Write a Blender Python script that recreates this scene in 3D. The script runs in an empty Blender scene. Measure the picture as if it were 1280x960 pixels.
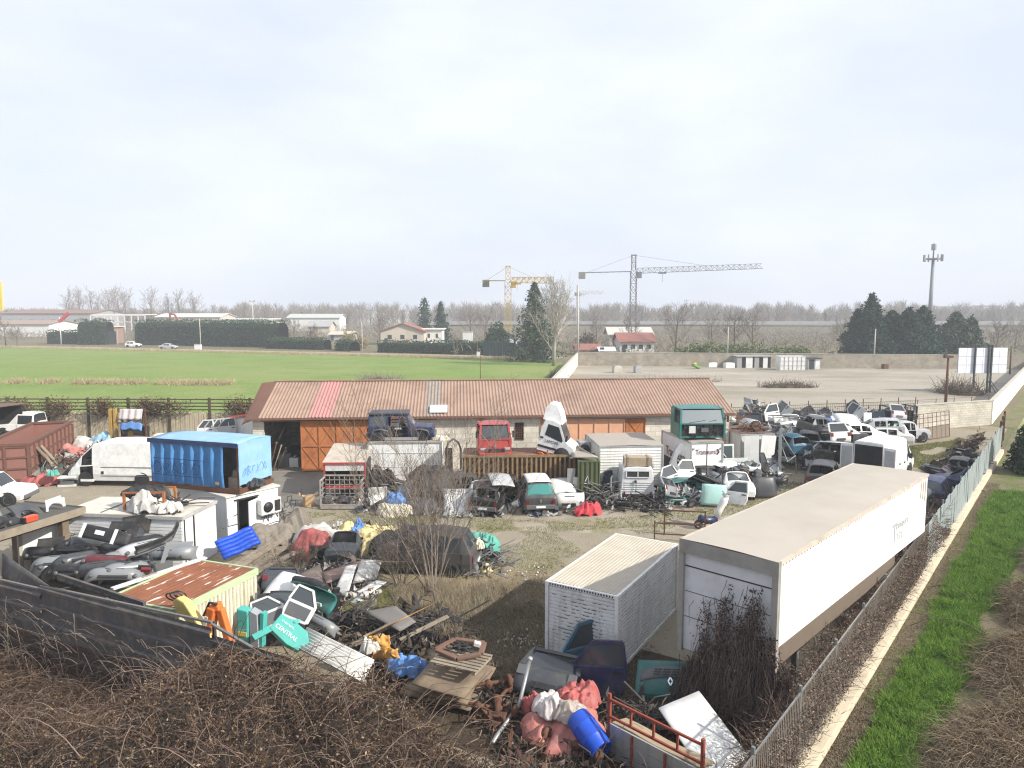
import bpy,bmesh,math,random
import numpy as np
from mathutils import Vector,Matrix,Euler,noise
random.seed(7)
NR = np.random.RandomState(11)
SC = bpy.context.scene
COL = SC.collection
R = math.radians
FOC,PITCH,EYE = 894.0,R(5.8),10.5
CP,SP = math.cos(PITCH),math.sin(PITCH)
def _ray(px,py):
 u,v = (px-640)/FOC,(480-py)/FOC
 return Vector((u,CP+v*SP,-SP+v*CP))
def P(px,py,z=0.0):
 """point at height z seen at a pixel"""
 d = _ray(px,py)
 return Vector((0,0,EYE))+d*((z-EYE)/d.z)
def AT(px,py,Y):
 d = _ray(px,py)
 return Vector((0,0,EYE))+d*(Y/d.y)
MATS = {}
def _lnk(nt,a,b):
 nt.links.new(a,b)
def mat(key,col,rough=0.6,metal=0.0,dirt=0.25,dcol=(0.16,0.13,0.10),dscale=1.6,streak=0.0,bump=0.0,bscale=30.0,var=0.12,spec=0.4,alpha=None,trans=0.0):
 """worn surface: base colour, broad value variation, blotchy dirt, optional vertical streaks"""
 if key in MATS:
  return MATS[key]
 m = bpy.data.materials.new(key)
 m.use_nodes = True
 nt = m.node_tree
 N = nt.nodes
 b = N['Principled BSDF']
 b.inputs['Roughness'].default_value = rough
 b.inputs['Metallic'].default_value = metal
 b.inputs['Specular IOR Level'].default_value = spec
 if trans:
  b.inputs['Transmission Weight'].default_value = trans
 tc = N.new('ShaderNodeTexCoord')
 n1 = N.new('ShaderNodeTexNoise')
 n1.inputs['Scale'].default_value = dscale
 n1.inputs['Detail'].default_value = 6
 n1.inputs['Roughness'].default_value = 0.65
 _lnk(nt,tc.outputs['Object'],n1.inputs['Vector'])
 r1 = N.new('ShaderNodeValToRGB')
 r1.color_ramp.elements[0].position = 0.46
 r1.color_ramp.elements[0].color = (0,0,0,1)
 r1.color_ramp.elements[1].position = 0.72
 r1.color_ramp.elements[1].color = (dirt,dirt,dirt,1)
 _lnk(nt,n1.outputs['Fac'],r1.inputs['Fac'])
 n2 = N.new('ShaderNodeTexNoise')
 n2.inputs['Scale'].default_value = dscale*3.1
 n2.inputs['Detail'].default_value = 4
 _lnk(nt,tc.outputs['Object'],n2.inputs['Vector'])
 mr = N.new('ShaderNodeMapRange')
 mr.inputs['To Min'].default_value = 1-var
 mr.inputs['To Max'].default_value = 1+var
 _lnk(nt,n2.outputs['Fac'],mr.inputs['Value'])
 mul = N.new('ShaderNodeVectorMath')
 mul.operation = 'SCALE'
 mul.inputs[0].default_value = col[:3]
 _lnk(nt,mr.outputs['Result'],mul.inputs['Scale'])
 mx = N.new('ShaderNodeMixRGB')
 mx.inputs['Color2'].default_value = (*dcol,1)
 _lnk(nt,r1.outputs['Color'],mx.inputs['Fac'])
 _lnk(nt,mul.outputs[0],mx.inputs['Color1'])
 out = mx.outputs['Color']
 if streak:
  mp = N.new('ShaderNodeMapping')
  mp.inputs['Scale'].default_value = (5.0,5.0,0.35)
  _lnk(nt,tc.outputs['Object'],mp.inputs['Vector'])
  n3 = N.new('ShaderNodeTexNoise')
  n3.inputs['Scale'].default_value = 1.5
  n3.inputs['Detail'].default_value = 5
  _lnk(nt,mp.outputs['Vector'],n3.inputs['Vector'])
  r3 = N.new('ShaderNodeValToRGB')
  r3.color_ramp.elements[0].position = 0.5
  r3.color_ramp.elements[0].color = (0,0,0,1)
  r3.color_ramp.elements[1].position = 0.75
  r3.color_ramp.elements[1].color = (streak,streak,streak,1)
  _lnk(nt,n3.outputs['Fac'],r3.inputs['Fac'])
  m3 = N.new('ShaderNodeMixRGB')
  m3.inputs['Color2'].default_value = (*[c*0.8 for c in dcol],1)
  _lnk(nt,r3.outputs['Color'],m3.inputs['Fac'])
  _lnk(nt,out,m3.inputs['Color1'])
  out = m3.outputs['Color']
 _lnk(nt,out,b.inputs['Base Color'])
 if bump:
  bn = N.new('ShaderNodeTexNoise')
  bn.inputs['Scale'].default_value = bscale
  bn.inputs['Detail'].default_value = 5
  _lnk(nt,tc.outputs['Object'],bn.inputs['Vector'])
  bp = N.new('ShaderNodeBump')
  bp.inputs['Strength'].default_value = bump
  bp.inputs['Distance'].default_value = 0.05
  _lnk(nt,bn.outputs['Fac'],bp.inputs['Height'])
  _lnk(nt,bp.outputs['Normal'],b.inputs['Normal'])
 MATS[key] = m
 return m
def leafmat(key,cols,rough=0.75,trans=0.0):
 """each leaf / twig (mesh island) takes its own colour"""
 if key in MATS:
  return MATS[key]
 m = bpy.data.materials.new(key)
 m.use_nodes = True
 nt = m.node_tree
 N = nt.nodes
 b = N['Principled BSDF']
 b.inputs['Roughness'].default_value = rough
 b.inputs['Specular IOR Level'].default_value = 0.2
 g = N.new('ShaderNodeNewGeometry')
 r = N.new('ShaderNodeValToRGB')
 el = r.color_ramp.elements
 n = len(cols)
 for i in range(2,n):
  el.new(0.5)
 for i,c in enumerate(cols):
  el[i].position = i/(n-1)
  el[i].color = (*c,1)
 _lnk(nt,g.outputs['Random Per Island'],r.inputs['Fac'])
 _lnk(nt,r.outputs['Color'],b.inputs['Base Color'])
 MATS[key] = m
 return m
def glassmat(key,col=(0.03,0.035,0.04),rough=0.08):
 if key in MATS:
  return MATS[key]
 m = bpy.data.materials.new(key)
 m.use_nodes = True
 b = m.node_tree.nodes['Principled BSDF']
 b.inputs['Base Color'].default_value = (*col,1)
 b.inputs['Roughness'].default_value = rough
 b.inputs['Specular IOR Level'].default_value = 0.6
 MATS[key] = m
 return m
PAINT = {'white':(0.74,0.74,0.72),'offwhite':(0.60,0.60,0.57),'silver':(0.42,0.43,0.44),'grey':(0.20,0.21,0.22),'dark_grey':(0.045,0.05,0.055),'black':(0.012,0.012,0.014),'blue':(0.035,0.09,0.32),'navy':(0.012,0.02,0.07),'sky':(0.13,0.30,0.62),'teal':(0.012,0.155,0.14),'dark_teal':(0.012,0.11,0.10),'mint':(0.36,0.58,0.54),'red':(0.40,0.045,0.04),'orange':(0.55,0.13,0.02),'yellow':(0.62,0.45,0.10),'maroon':(0.10,0.015,0.02),'green':(0.03,0.17,0.10),'beige':(0.50,0.44,0.34),'lavender':(0.36,0.40,0.66),'petrol':(0.03,0.10,0.16),}
def paint(c,dirt=0.35):
 return mat('car_paint_'+c,PAINT[c],rough=0.38,dirt=dirt,dcol=(0.20,0.17,0.13),dscale=2.2,var=0.08,spec=0.5)
WHITE_BOX = mat('white_panel_paint',(0.74,0.74,0.71),0.55,dirt=0.18,dcol=(0.32,0.28,0.22),streak=0.25,dscale=0.9,var=0.05)
DIRTY_WHITE = mat('weathered_white_paint',(0.60,0.60,0.58),0.6,dirt=0.35,dcol=(0.24,0.21,0.17),streak=0.4,dscale=1.1)
ROOF_BEIGE = mat('dusty_beige_roof',(0.35,0.31,0.265),0.85,dirt=0.35,dcol=(0.30,0.26,0.21),dscale=0.55,var=0.08)
RUST = mat('rusty_steel',(0.115,0.052,0.030),0.85,dirt=0.6,dcol=(0.07,0.03,0.018),dscale=2.5,var=0.25,bump=0.3)
RUST_L = mat('orange_rust',(0.36,0.13,0.045),0.85,dirt=0.7,dcol=(0.16,0.055,0.02),dscale=1.8,var=0.25)
RUST_RED = mat('red_oxide_frame',(0.26,0.055,0.03),0.7,dirt=0.5,dcol=(0.12,0.04,0.02),dscale=3)
BLACKP = mat('black_plastic',(0.018,0.018,0.020),0.5,dirt=0.4,dcol=(0.10,0.09,0.08),dscale=2.5)
GREYP = mat('grey_plastic',(0.10,0.105,0.11),0.55,dirt=0.4,dcol=(0.16,0.14,0.12),dscale=2.5)
RUBBER = mat('tyre_rubber',(0.018,0.018,0.018),0.85,dirt=0.5,dcol=(0.09,0.08,0.06),dscale=4)
STEEL = mat('grey_steel',(0.30,0.31,0.31),0.5,metal=0.6,dirt=0.5,dcol=(0.16,0.12,0.09),dscale=3)
ALU = mat('dull_aluminium',(0.45,0.46,0.46),0.45,metal=0.5,dirt=0.3,dcol=(0.2,0.18,0.15),dscale=2,streak=0.3)
DARKIN = mat('dark_interior',(0.02,0.02,0.022),0.9,dirt=0.5,dcol=(0.06,0.055,0.05),dscale=3)
WOOD = mat('grey_weathered_wood',(0.28,0.23,0.17),0.85,dirt=0.6,dcol=(0.12,0.095,0.07),dscale=3,var=0.3)
PLY = mat('brown_plywood',(0.20,0.15,0.10),0.85,dirt=0.6,dcol=(0.08,0.06,0.045),dscale=1.6,var=0.25)
CONC = mat('pale_concrete',(0.45,0.42,0.36),0.9,dirt=0.5,dcol=(0.22,0.20,0.17),dscale=0.8,bump=0.3)
GLASS = glassmat('dark_glass')
GLASS_L = glassmat('pale_glass',(0.055,0.065,0.07),0.16)
GLASS_T = glassmat('teal_tinted_glass',(0.05,0.22,0.20),0.12)
LIGHT_CLEAR = glassmat('clear_lamp_glass',(0.5,0.5,0.5),0.15)
LIGHT_RED = glassmat('red_lamp_glass',(0.13,0.008,0.008),0.2)
def Mx(loc=(0,0,0),rot=(0,0,0),sc=(1,1,1)):
 return Matrix.Translation(loc)@Euler(rot).to_matrix().to_4x4()@Matrix.Diagonal((*sc,1))
def setp(o,parent):
 if parent is not None:
  o.parent = parent
class MB:
 def __init__(s):
  s.v,s.f,s.m,s.s = [],[],[],[]
 def add(s,vs,fs,mi=0,sm=False,M=None):
  k = len(s.v)
  for v in vs:
   v = Vector(v)
   s.v.append(tuple(M@v)if M is not None else tuple(v))
  for f in fs:
   s.f.append(tuple(i+k for i in f))
   s.m.append(mi)
   s.s.append(sm)
  return s
 def box(s,c,d,rot=(0,0,0),mi=0,M=None):
  x,y,z = d[0]/2,d[1]/2,d[2]/2
  T = Mx(c,rot)
  if M is not None:
   T = M@T
  vs = [(-x,-y,-z),(x,-y,-z),(x,y,-z),(-x,y,-z),(-x,-y,z),(x,-y,z),(x,y,z),(-x,y,z)]
  return s.add(vs,[(0,3,2,1),(4,5,6,7),(0,1,5,4),(1,2,6,5),(2,3,7,6),(3,0,4,7)],mi,M=T)
 def span(s,a,b,mi=0,M=None):
  """box between two corners"""
  c = [(a[i]+b[i])/2 for i in range(3)]
  d = [abs(b[i]-a[i])for i in range(3)]
  return s.box(c,d,mi=mi,M=M)
 def beam(s,p,q,w,h=None,mi=0):
  p,q = Vector(p),Vector(q)
  d = q-p
  L = d.length
  if L<1e-6:
   return s
  x = d/L
  up = Vector((0,0,1))if abs(x.z)<0.95 else Vector((0,1,0))
  y = up.cross(x).normalized()
  z = x.cross(y)
  T = Matrix(((*x,0),(*y,0),(*z,0),(0,0,0,1))).transposed()
  T.translation = (p+q)/2
  return s.box((0,0,0),(L,w,h or w),mi=mi,M=T)
 def tube(s,pts,r,n=6,mi=0,sm=True,caps=True):
  pts = [Vector(p)for p in pts]
  rs = r if isinstance(r,(list,tuple))else[r]*len(pts)
  vs,fs = [],[]
  for i,p in enumerate(pts):
   a = pts[max(i-1,0)]
   b = pts[min(i+1,len(pts)-1)]
   x = (b-a).normalized()if(b-a).length>1e-9 else Vector((0,0,1))
   up = Vector((0,0,1))if abs(x.z)<0.9 else Vector((0,1,0))
   y = up.cross(x).normalized()
   z = x.cross(y)
   for j in range(n):
    t = 2*math.pi*j/n
    vs.append(p+(y*math.cos(t)+z*math.sin(t))*rs[i])
  for i in range(len(pts)-1):
   for j in range(n):
    fs.append((i*n+j,i*n+(j+1)%n,(i+1)*n+(j+1)%n,(i+1)*n+j))
  s.add(vs,fs,mi,sm)
  if caps:
   k = len(s.v)-len(vs)
   s.f.append(tuple(k+j for j in range(n))[::-1]);s.m.append(mi);s.s.append(False)
   e = k+(len(pts)-1)*n
   s.f.append(tuple(e+j for j in range(n)));s.m.append(mi);s.s.append(False)
  return s
 def prism(s,out,t,M=None,mi=0):
  """polygon (x, z) extruded t along +y"""
  n = len(out)
  vs = [(x,0,z)for x,z in out]+[(x,t,z)for x,z in out]
  fs = [tuple(range(n)),tuple(range(2*n-1,n-1,-1))]
  fs+=[(i,n+i,n+(i+1)%n,(i+1)%n)for i in range(n)]
  return s.add(vs,fs,mi,M=M)
 def lathe(s,prof,n=16,M=None,mi=0,sm=True):
  vs,fs = [],[]
  for r,z in prof:
   for j in range(n):
    a = 2*math.pi*j/n
    vs.append((r*math.cos(a),r*math.sin(a),z))
  for i in range(len(prof)-1):
   for j in range(n):
    fs.append((i*n+j,i*n+(j+1)%n,(i+1)*n+(j+1)%n,(i+1)*n+j))
  return s.add(vs,fs,mi,sm,M)
 def grid(s,nu,nv,fn,mi=0,sm=True,M=None):
  vs = [fn(i/nu,j/nv)for i in range(nu+1)for j in range(nv+1)]
  w = nv+1
  fs = [(i*w+j,(i+1)*w+j,(i+1)*w+j+1,i*w+j+1)for i in range(nu)for j in range(nv)]
  return s.add(vs,fs,mi,sm,M)
 def build(s,name,mats,parent=None,solid=0.0,bevel=0.0):
  me = bpy.data.meshes.new(name)
  me.from_pydata(s.v,[],s.f)
  for m in(mats if isinstance(mats,(list,tuple))else[mats]):
   me.materials.append(m)
  me.polygons.foreach_set('material_index',s.m)
  me.polygons.foreach_set('use_smooth',s.s)
  if solid:
   bm = bmesh.new()
   bm.from_mesh(me)
   bmesh.ops.solidify(bm,geom=bm.faces[:],thickness=solid)
   bm.to_mesh(me)
   bm.free()
  me.update()
  o = bpy.data.objects.new(name,me)
  COL.objects.link(o)
  setp(o,parent)
  if bevel:
   md = o.modifiers.new('edge','BEVEL')
   md.width = bevel
   md.segments = 2
   md.limit_method = 'ANGLE'
  return o
def fast_mesh(name,verts,quads,mats,parent=None,mi=None,sm=False):
 me = bpy.data.meshes.new(name)
 verts = np.asarray(verts,np.float32).reshape(-1,3)
 quads = np.asarray(quads,np.int32)
 k = quads.shape[1]
 n = len(quads)
 me.vertices.add(len(verts))
 me.vertices.foreach_set('co',verts.ravel())
 me.loops.add(n*k)
 me.loops.foreach_set('vertex_index',quads.ravel())
 me.polygons.add(n)
 me.polygons.foreach_set('loop_start',np.arange(n,dtype=np.int32)*k)
 me.polygons.foreach_set('loop_total',np.full(n,k,np.int32))
 for m in(mats if isinstance(mats,(list,tuple))else[mats]):
  me.materials.append(m)
 if mi is not None:
  me.polygons.foreach_set('material_index',np.asarray(mi,np.int32))
 me.polygons.foreach_set('use_smooth',np.full(n,sm,bool))
 me.update(calc_edges=True)
 me.validate()
 o = bpy.data.objects.new(name,me)
 COL.objects.link(o)
 setp(o,parent)
 return o
def unit(a):
 return a/np.maximum(np.linalg.norm(a,axis=-1,keepdims=True),1e-9)
def leaf_quads(c,size,rng,up=0.0,aspect=0.6):
 """randomly turned leaf quads; up > 0 makes them face upward more"""
 n = len(c)
 nrm = rng.normal(size=(n,3))
 nrm[:,2]+=up
 nrm = unit(nrm)
 t = unit(np.cross(nrm,rng.normal(size=(n,3))))
 b = np.cross(nrm,t)
 sz = np.broadcast_to(np.asarray(size,float),(n,))[:,None]*rng.uniform(0.6,1.3,(n,1))
 t = t*sz*0.5
 b = b*sz*0.5*aspect
 v = np.stack([c-t,c+b*0.9-t*0.1,c+t,c-b*0.9-t*0.1],1)
 q = np.arange(n*4).reshape(n,4)
 return v.reshape(-1,3),q
def tubes(paths,rad):
 """many three-sided tubes; paths (N,K,3), rad (N,K)"""
 paths = np.asarray(paths,float)
 n,k,_ = paths.shape
 tg = np.empty_like(paths)
 tg[:,1:-1] = paths[:,2:]-paths[:,:-2]
 tg[:,0] = paths[:,1]-paths[:,0]
 tg[:,-1] = paths[:,-1]-paths[:,-2]
 tg = unit(tg)
 up = np.zeros_like(tg)
 up[...,2] = 1
 vert = np.abs(tg[...,2])>0.9
 up[vert] = (0,1,0)
 a = unit(np.cross(up,tg))
 b = np.cross(tg,a)
 vs = []
 for j in range(3):
  t = 2*math.pi*j/3
  vs.append(paths+(a*math.cos(t)+b*math.sin(t))*rad[...,None])
 v = np.stack(vs,2)
 idx = np.arange(n*k*3).reshape(n,k,3)
 q = []
 for j in range(3):
  j2 = (j+1)%3
  q.append(np.stack([idx[:,:-1,j],idx[:,:-1,j2],idx[:,1:,j2],idx[:,1:,j]],-1).reshape(-1,4))
 return v.reshape(-1,3),np.concatenate(q)
def join(*parts):
 vs,qs,k = [],[],0
 for v,q in parts:
  vs.append(v)
  qs.append(q+k)
  k+=len(v)
 return np.concatenate(vs),np.concatenate(qs)
def tag(o,label=None,cat=None,group=None,kind=None):
 if label:o['label'] = label
 if cat:
  o['category'] = cat
  o['kind'] = 'thing'
 if group:o['group'] = group
 if kind:o['kind'] = kind
 return o
def thing(name,label,cat,loc=(0,0,0),rot=0.0,group=None):
 o = bpy.data.objects.new(name,None)
 o.empty_display_size = 0.2
 COL.objects.link(o)
 o.location = loc
 o.rotation_euler = rot if isinstance(rot,(tuple,list))else(0,0,rot)
 return tag(o,label,cat,group)
def structure(o):
 o['kind'] = 'structure'
 return o
def dup(root,label=None,group=None,loc=None,rot=None,swap=None):
 """a copy of a thing with copies of its parts and sub-parts; swap = {material: other material}"""
 def one(o,parent):
  c = o.copy()
  COL.objects.link(c)
  c.parent = parent
  if swap and c.type=='MESH':
   for s_,m_ in enumerate(o.data.materials):
    if m_ in swap:
     c.material_slots[s_].link = 'OBJECT'
     c.material_slots[s_].material = swap[m_]
  for ch in list(o.children):
   one(ch,c)
  return c
 c = one(root,None)
 if label:c['label'] = label
 if group:c['group'] = group
 if loc is not None:c.location = loc
 if rot is not None:c.rotation_euler = rot if isinstance(rot,(tuple,list))else(0,0,rot)
 return c
def lettering(text,size,material,parent,M,name='lettering',shear=0.0,extrude=0.004,width=None):
 cu = bpy.data.curves.new(name,'FONT')
 cu.body = text
 cu.size = size
 cu.shear = shear
 cu.extrude = extrude
 ob = bpy.data.objects.new('tmp_text',cu)
 COL.objects.link(ob)
 dg = bpy.context.evaluated_depsgraph_get()
 me = bpy.data.meshes.new_from_object(ob.evaluated_get(dg))
 bpy.data.objects.remove(ob)
 xs = [v.co.x for v in me.vertices]
 if width and xs:
  k = width/(max(xs)-min(xs))
  for v in me.vertices:
   v.co.x*=k
 me.transform(M)
 me.materials.clear()
 me.materials.append(material)
 o = bpy.data.objects.new(name,me)
 COL.objects.link(o)
 setp(o,parent)
 return o
def scribble(strokes,w,material,parent,M,name='graffiti'):
 """painted strokes as thin raised ribbons on a wall; points (x, z) on the wall plane"""
 mb = MB()
 for st in strokes:
  for a,b in zip(st[:-1],st[1:]):
   mb.beam((a[0],0,a[1]),(b[0],0,b[1]),0.012,w)
 mb.v = [tuple(M@Vector(v))for v in mb.v]
 return mb.build(name,material,parent)
 # sky, sun, camera, air
SUN = Vector((0.90,-0.42,0.66)).normalized()
w = bpy.data.worlds.new('World')
SC.world = w
w.use_nodes = True
nt = w.node_tree
bg = nt.nodes['Background']
sky = nt.nodes.new('ShaderNodeTexSky')
sky.sky_type = 'NISHITA'
sky.sun_disc = False
sky.sun_elevation = math.asin(SUN.z)
sky.sun_rotation = math.atan2(SUN.x,SUN.y)
sky.air_density = 1.0
sky.dust_density = 3.0
sky.ozone_density = 1.0
tc = nt.nodes.new('ShaderNodeTexCoord')
mp = nt.nodes.new('ShaderNodeMapping')
mp.inputs['Scale'].default_value = (1.0,1.0,2.6)
nt.links.new(tc.outputs['Generated'],mp.inputs['Vector'])
nz = nt.nodes.new('ShaderNodeTexNoise')
nz.inputs['Scale'].default_value = 2.3
nz.inputs['Detail'].default_value = 4
nz.inputs['Roughness'].default_value = 0.5
nt.links.new(mp.outputs['Vector'],nz.inputs['Vector'])
rp = nt.nodes.new('ShaderNodeValToRGB')
rp.color_ramp.elements[0].position = 0.36
rp.color_ramp.elements[0].color = (0.80,0.80,0.80,1)
rp.color_ramp.elements[1].position = 0.66
rp.color_ramp.elements[1].color = (0.97,0.97,0.97,1)
nt.links.new(nz.outputs['Fac'],rp.inputs['Fac'])
mxs = nt.nodes.new('ShaderNodeMixRGB')
veil = nt.nodes.new('ShaderNodeMixRGB')
veil.inputs['Color1'].default_value = (5.6,6.02,7.0,1)
veil.inputs['Color2'].default_value = (6.1,6.42,7.15,1)
rv = nt.nodes.new('ShaderNodeMapRange')
rv.inputs['From Min'].default_value = 0.38
rv.inputs['From Max'].default_value = 0.64
nt.links.new(nz.outputs['Fac'],rv.inputs['Value'])
nt.links.new(rv.outputs['Result'],veil.inputs['Fac'])
nt.links.new(veil.outputs['Color'],mxs.inputs['Color2'])
nt.links.new(rp.outputs['Color'],mxs.inputs['Fac'])
nt.links.new(sky.outputs['Color'],mxs.inputs['Color1'])
nt.links.new(mxs.outputs['Color'],bg.inputs['Color'])
bg.inputs['Strength'].default_value = 0.122
sl = bpy.data.lights.new('sun','SUN')
sl.energy = 5.0
sl.angle = R(0.7)
sl.color = (1.0,0.95,0.86)
so = bpy.data.objects.new('sun',sl)
so.rotation_euler = (-SUN).to_track_quat('-Z','Y').to_euler()
so.location = SUN*60
COL.objects.link(so)
cam = bpy.data.cameras.new('camera')
cam.sensor_width = 36
cam.lens = FOC/1280*36
cam.clip_start = 0.1
cam.clip_end = 6000
co = bpy.data.objects.new('camera',cam)
co.location = (0,0,EYE)
co.rotation_euler = (R(90)-PITCH,0,0)
COL.objects.link(co)
SC.camera = co
SC.view_settings.view_transform = 'Standard'
SC.view_settings.look = 'None'
SC.view_settings.exposure = 0.42
SC.view_settings.gamma = 1
SC.cycles.max_bounces = 6
SC.cycles.diffuse_bounces = 3
SC.cycles.glossy_bounces = 3
SC.cycles.transmission_bounces = 4
SC.cycles.volume_bounces = 0
SC.cycles.transparent_max_bounces = 6
SC.cycles.use_adaptive_sampling = True
SC.cycles.adaptive_threshold = 0.008
SC.cycles.use_denoising = True
SC.cycles.denoising_prefilter = 'NONE'
SC.cycles.filter_width = 1.2
HAZE = True
if HAZE:
 hm = bpy.data.materials.new('haze_air')
 hm.use_nodes = True
 hn = hm.node_tree
 for n_ in list(hn.nodes):
  if n_.type=='BSDF_PRINCIPLED':
   hn.nodes.remove(n_)
 pv = hn.nodes.new('ShaderNodeVolumePrincipled')
 pv.inputs['Color'].default_value = (0.90,0.93,0.97,1)
 pv.inputs['Density'].default_value = 0.00078
 pv.inputs['Anisotropy'].default_value = 0.0
 hn.links.new(pv.outputs['Volume'],hn.nodes['Material Output'].inputs['Volume'])
 mb = MB()
 mb.span((-560,-20,-1.2),(560,700,42))
 hz = mb.build('haze',hm)
 hz['kind'] = 'stuff'
 hz['label'] = 'pale spring haze over the whole plain'
 # ground sheets
def ground_mat(key,base,layers,fine=(14.0,0.25),bump=0.4,bscale=9.0,rough=0.95,mapscale=(1,1,1)):
 m = bpy.data.materials.new(key)
 m.use_nodes = True
 nt = m.node_tree
 N = nt.nodes
 b = N['Principled BSDF']
 b.inputs['Roughness'].default_value = rough
 b.inputs['Specular IOR Level'].default_value = 0.1
 tc = N.new('ShaderNodeTexCoord')
 mp = N.new('ShaderNodeMapping')
 mp.inputs['Scale'].default_value = mapscale
 _lnk(nt,tc.outputs['Object'],mp.inputs['Vector'])
 out = None
 prev = N.new('ShaderNodeRGB')
 prev.outputs[0].default_value = (*base,1)
 out = prev.outputs[0]
 for i,(col,scale,lo,hi,amt)in enumerate(layers):
  n = N.new('ShaderNodeTexNoise')
  n.noise_dimensions = '4D'
  n.inputs['W'].default_value = i*3.7
  n.inputs['Scale'].default_value = scale
  n.inputs['Detail'].default_value = 7
  n.inputs['Roughness'].default_value = 0.62
  _lnk(nt,mp.outputs['Vector'],n.inputs['Vector'])
  r = N.new('ShaderNodeValToRGB')
  r.color_ramp.elements[0].position = lo
  r.color_ramp.elements[0].color = (0,0,0,1)
  r.color_ramp.elements[1].position = hi
  r.color_ramp.elements[1].color = (amt,amt,amt,1)
  _lnk(nt,n.outputs['Fac'],r.inputs['Fac'])
  x = N.new('ShaderNodeMixRGB')
  x.inputs['Color2'].default_value = (*col,1)
  _lnk(nt,r.outputs['Color'],x.inputs['Fac'])
  _lnk(nt,out,x.inputs['Color1'])
  out = x.outputs['Color']
 n = N.new('ShaderNodeTexNoise')
 n.inputs['Scale'].default_value = fine[0]
 n.inputs['Detail'].default_value = 6
 n.inputs['Roughness'].default_value = 0.75
 _lnk(nt,tc.outputs['Object'],n.inputs['Vector'])
 mr = N.new('ShaderNodeMapRange')
 mr.inputs['From Min'].default_value = 0.25
 mr.inputs['From Max'].default_value = 0.75
 mr.inputs['To Min'].default_value = 1-fine[1]
 mr.inputs['To Max'].default_value = 1+fine[1]
 _lnk(nt,n.outputs['Fac'],mr.inputs['Value'])
 s = N.new('ShaderNodeVectorMath')
 s.operation = 'SCALE'
 _lnk(nt,out,s.inputs[0])
 _lnk(nt,mr.outputs['Result'],s.inputs['Scale'])
 _lnk(nt,s.outputs[0],b.inputs['Base Color'])
 bn = N.new('ShaderNodeTexNoise')
 bn.inputs['Scale'].default_value = bscale
 bn.inputs['Detail'].default_value = 8
 bn.inputs['Roughness'].default_value = 0.7
 _lnk(nt,tc.outputs['Object'],bn.inputs['Vector'])
 bp = N.new('ShaderNodeBump')
 bp.inputs['Strength'].default_value = bump
 bp.inputs['Distance'].default_value = 0.12
 _lnk(nt,bn.outputs['Fac'],bp.inputs['Height'])
 _lnk(nt,bp.outputs['Normal'],b.inputs['Normal'])
 return m
def sheet(name,pts,z,m,label=None):
 mb = MB()
 mb.add([(x,y,z)for x,y in pts],[tuple(range(len(pts)))])
 o = mb.build(name,m)
 o['kind'] = 'structure'
 return o
G_PLAIN = ground_mat('plain_soil',(0.16,0.135,0.09),[((0.14,0.14,0.07),0.02,0.45,0.6,0.8),((0.22,0.18,0.11),0.05,0.5,0.7,0.8)])
sheet('ground',[(-3000,-400),(3000,-400),(3000,5000),(-3000,5000)],-0.02,G_PLAIN)
G_YARD = ground_mat('yard_dirt',(0.305,0.265,0.20),[((0.22,0.20,0.105),0.16,0.52,0.66,0.6),((0.19,0.155,0.11),0.30,0.54,0.68,0.7),((0.38,0.335,0.26),0.9,0.54,0.70,0.6),((0.09,0.07,0.05),2.6,0.60,0.72,0.5)],fine=(26.0,0.45),bump=0.7,bscale=12)
sheet('yard_ground',[(-75,56),(-75,6),(-40,6),(2.2,9.5),(6.6,15.3),(44.5,63.5),(44,65.5),(36,62.6),(16,58),(-17.5,56)],0.0,G_YARD)
G_SOIL = ground_mat('shade_toned_leaf_soil',(0.085,0.066,0.045),[((0.16,0.12,0.075),0.8,0.5,0.7,0.8),((0.05,0.04,0.03),1.8,0.5,0.65,0.8),((0.09,0.10,0.03),0.5,0.58,0.68,0.6)],fine=(22.0,0.6),bump=1.0,bscale=10)  # leaf soil in the tone it has in shadow, shade painted into the colour
def blob(cx,cy,rx,ry,seed,n=40,rot=0.0):
 out = []
 for i in range(n):
  a = 2*math.pi*i/n
  k = 1+0.35*noise.noise(Vector((math.cos(a)*1.3+seed,math.sin(a)*1.3,seed)))
  x,y = rx*k*math.cos(a),ry*k*math.sin(a)
  out.append((cx+x*math.cos(rot)-y*math.sin(rot),cy+x*math.sin(rot)+y*math.cos(rot)))
 return out
sheet('shaded_leaf_soil',blob(2.5,18.5,7.5,3.6,3.1,rot=-0.35),0.004,G_SOIL)
sheet('shaded_leaf_soil',blob(-1.2,23.5,2.2,3.6,8.1,rot=-0.3),0.006,G_SOIL)  # dark soil painted where the small container's shadow falls
G_DRY = ground_mat('dry_straw_soil',(0.29,0.235,0.15),[((0.17,0.15,0.07),0.5,0.5,0.65,0.8),((0.12,0.09,0.06),0.9,0.55,0.7,0.7)],fine=(20,0.5),bump=0.9)
sheet('straw_ground',blob(-2.6,26.0,3.6,3.4,5.5),0.008,G_DRY)
G_HARD = ground_mat('old_concrete_floor',(0.20,0.185,0.16),[((0.12,0.11,0.09),0.35,0.5,0.65,0.8),((0.30,0.26,0.21),0.25,0.55,0.7,0.6)],fine=(18,0.25),bump=0.25)
sheet('concrete_apron',[(-17.6,46.0),(-17.6,37.5),(-9.5,38.0),(-8.0,46.7)],0.006,G_HARD)
trk = [(380,651),(470,646),(560,643),(660,645),(760,641),(860,643),(940,628),(1005,610),(1012,618),(950,640),(880,662),(760,668),(640,664),(560,668),(470,664),(380,666)]
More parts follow.
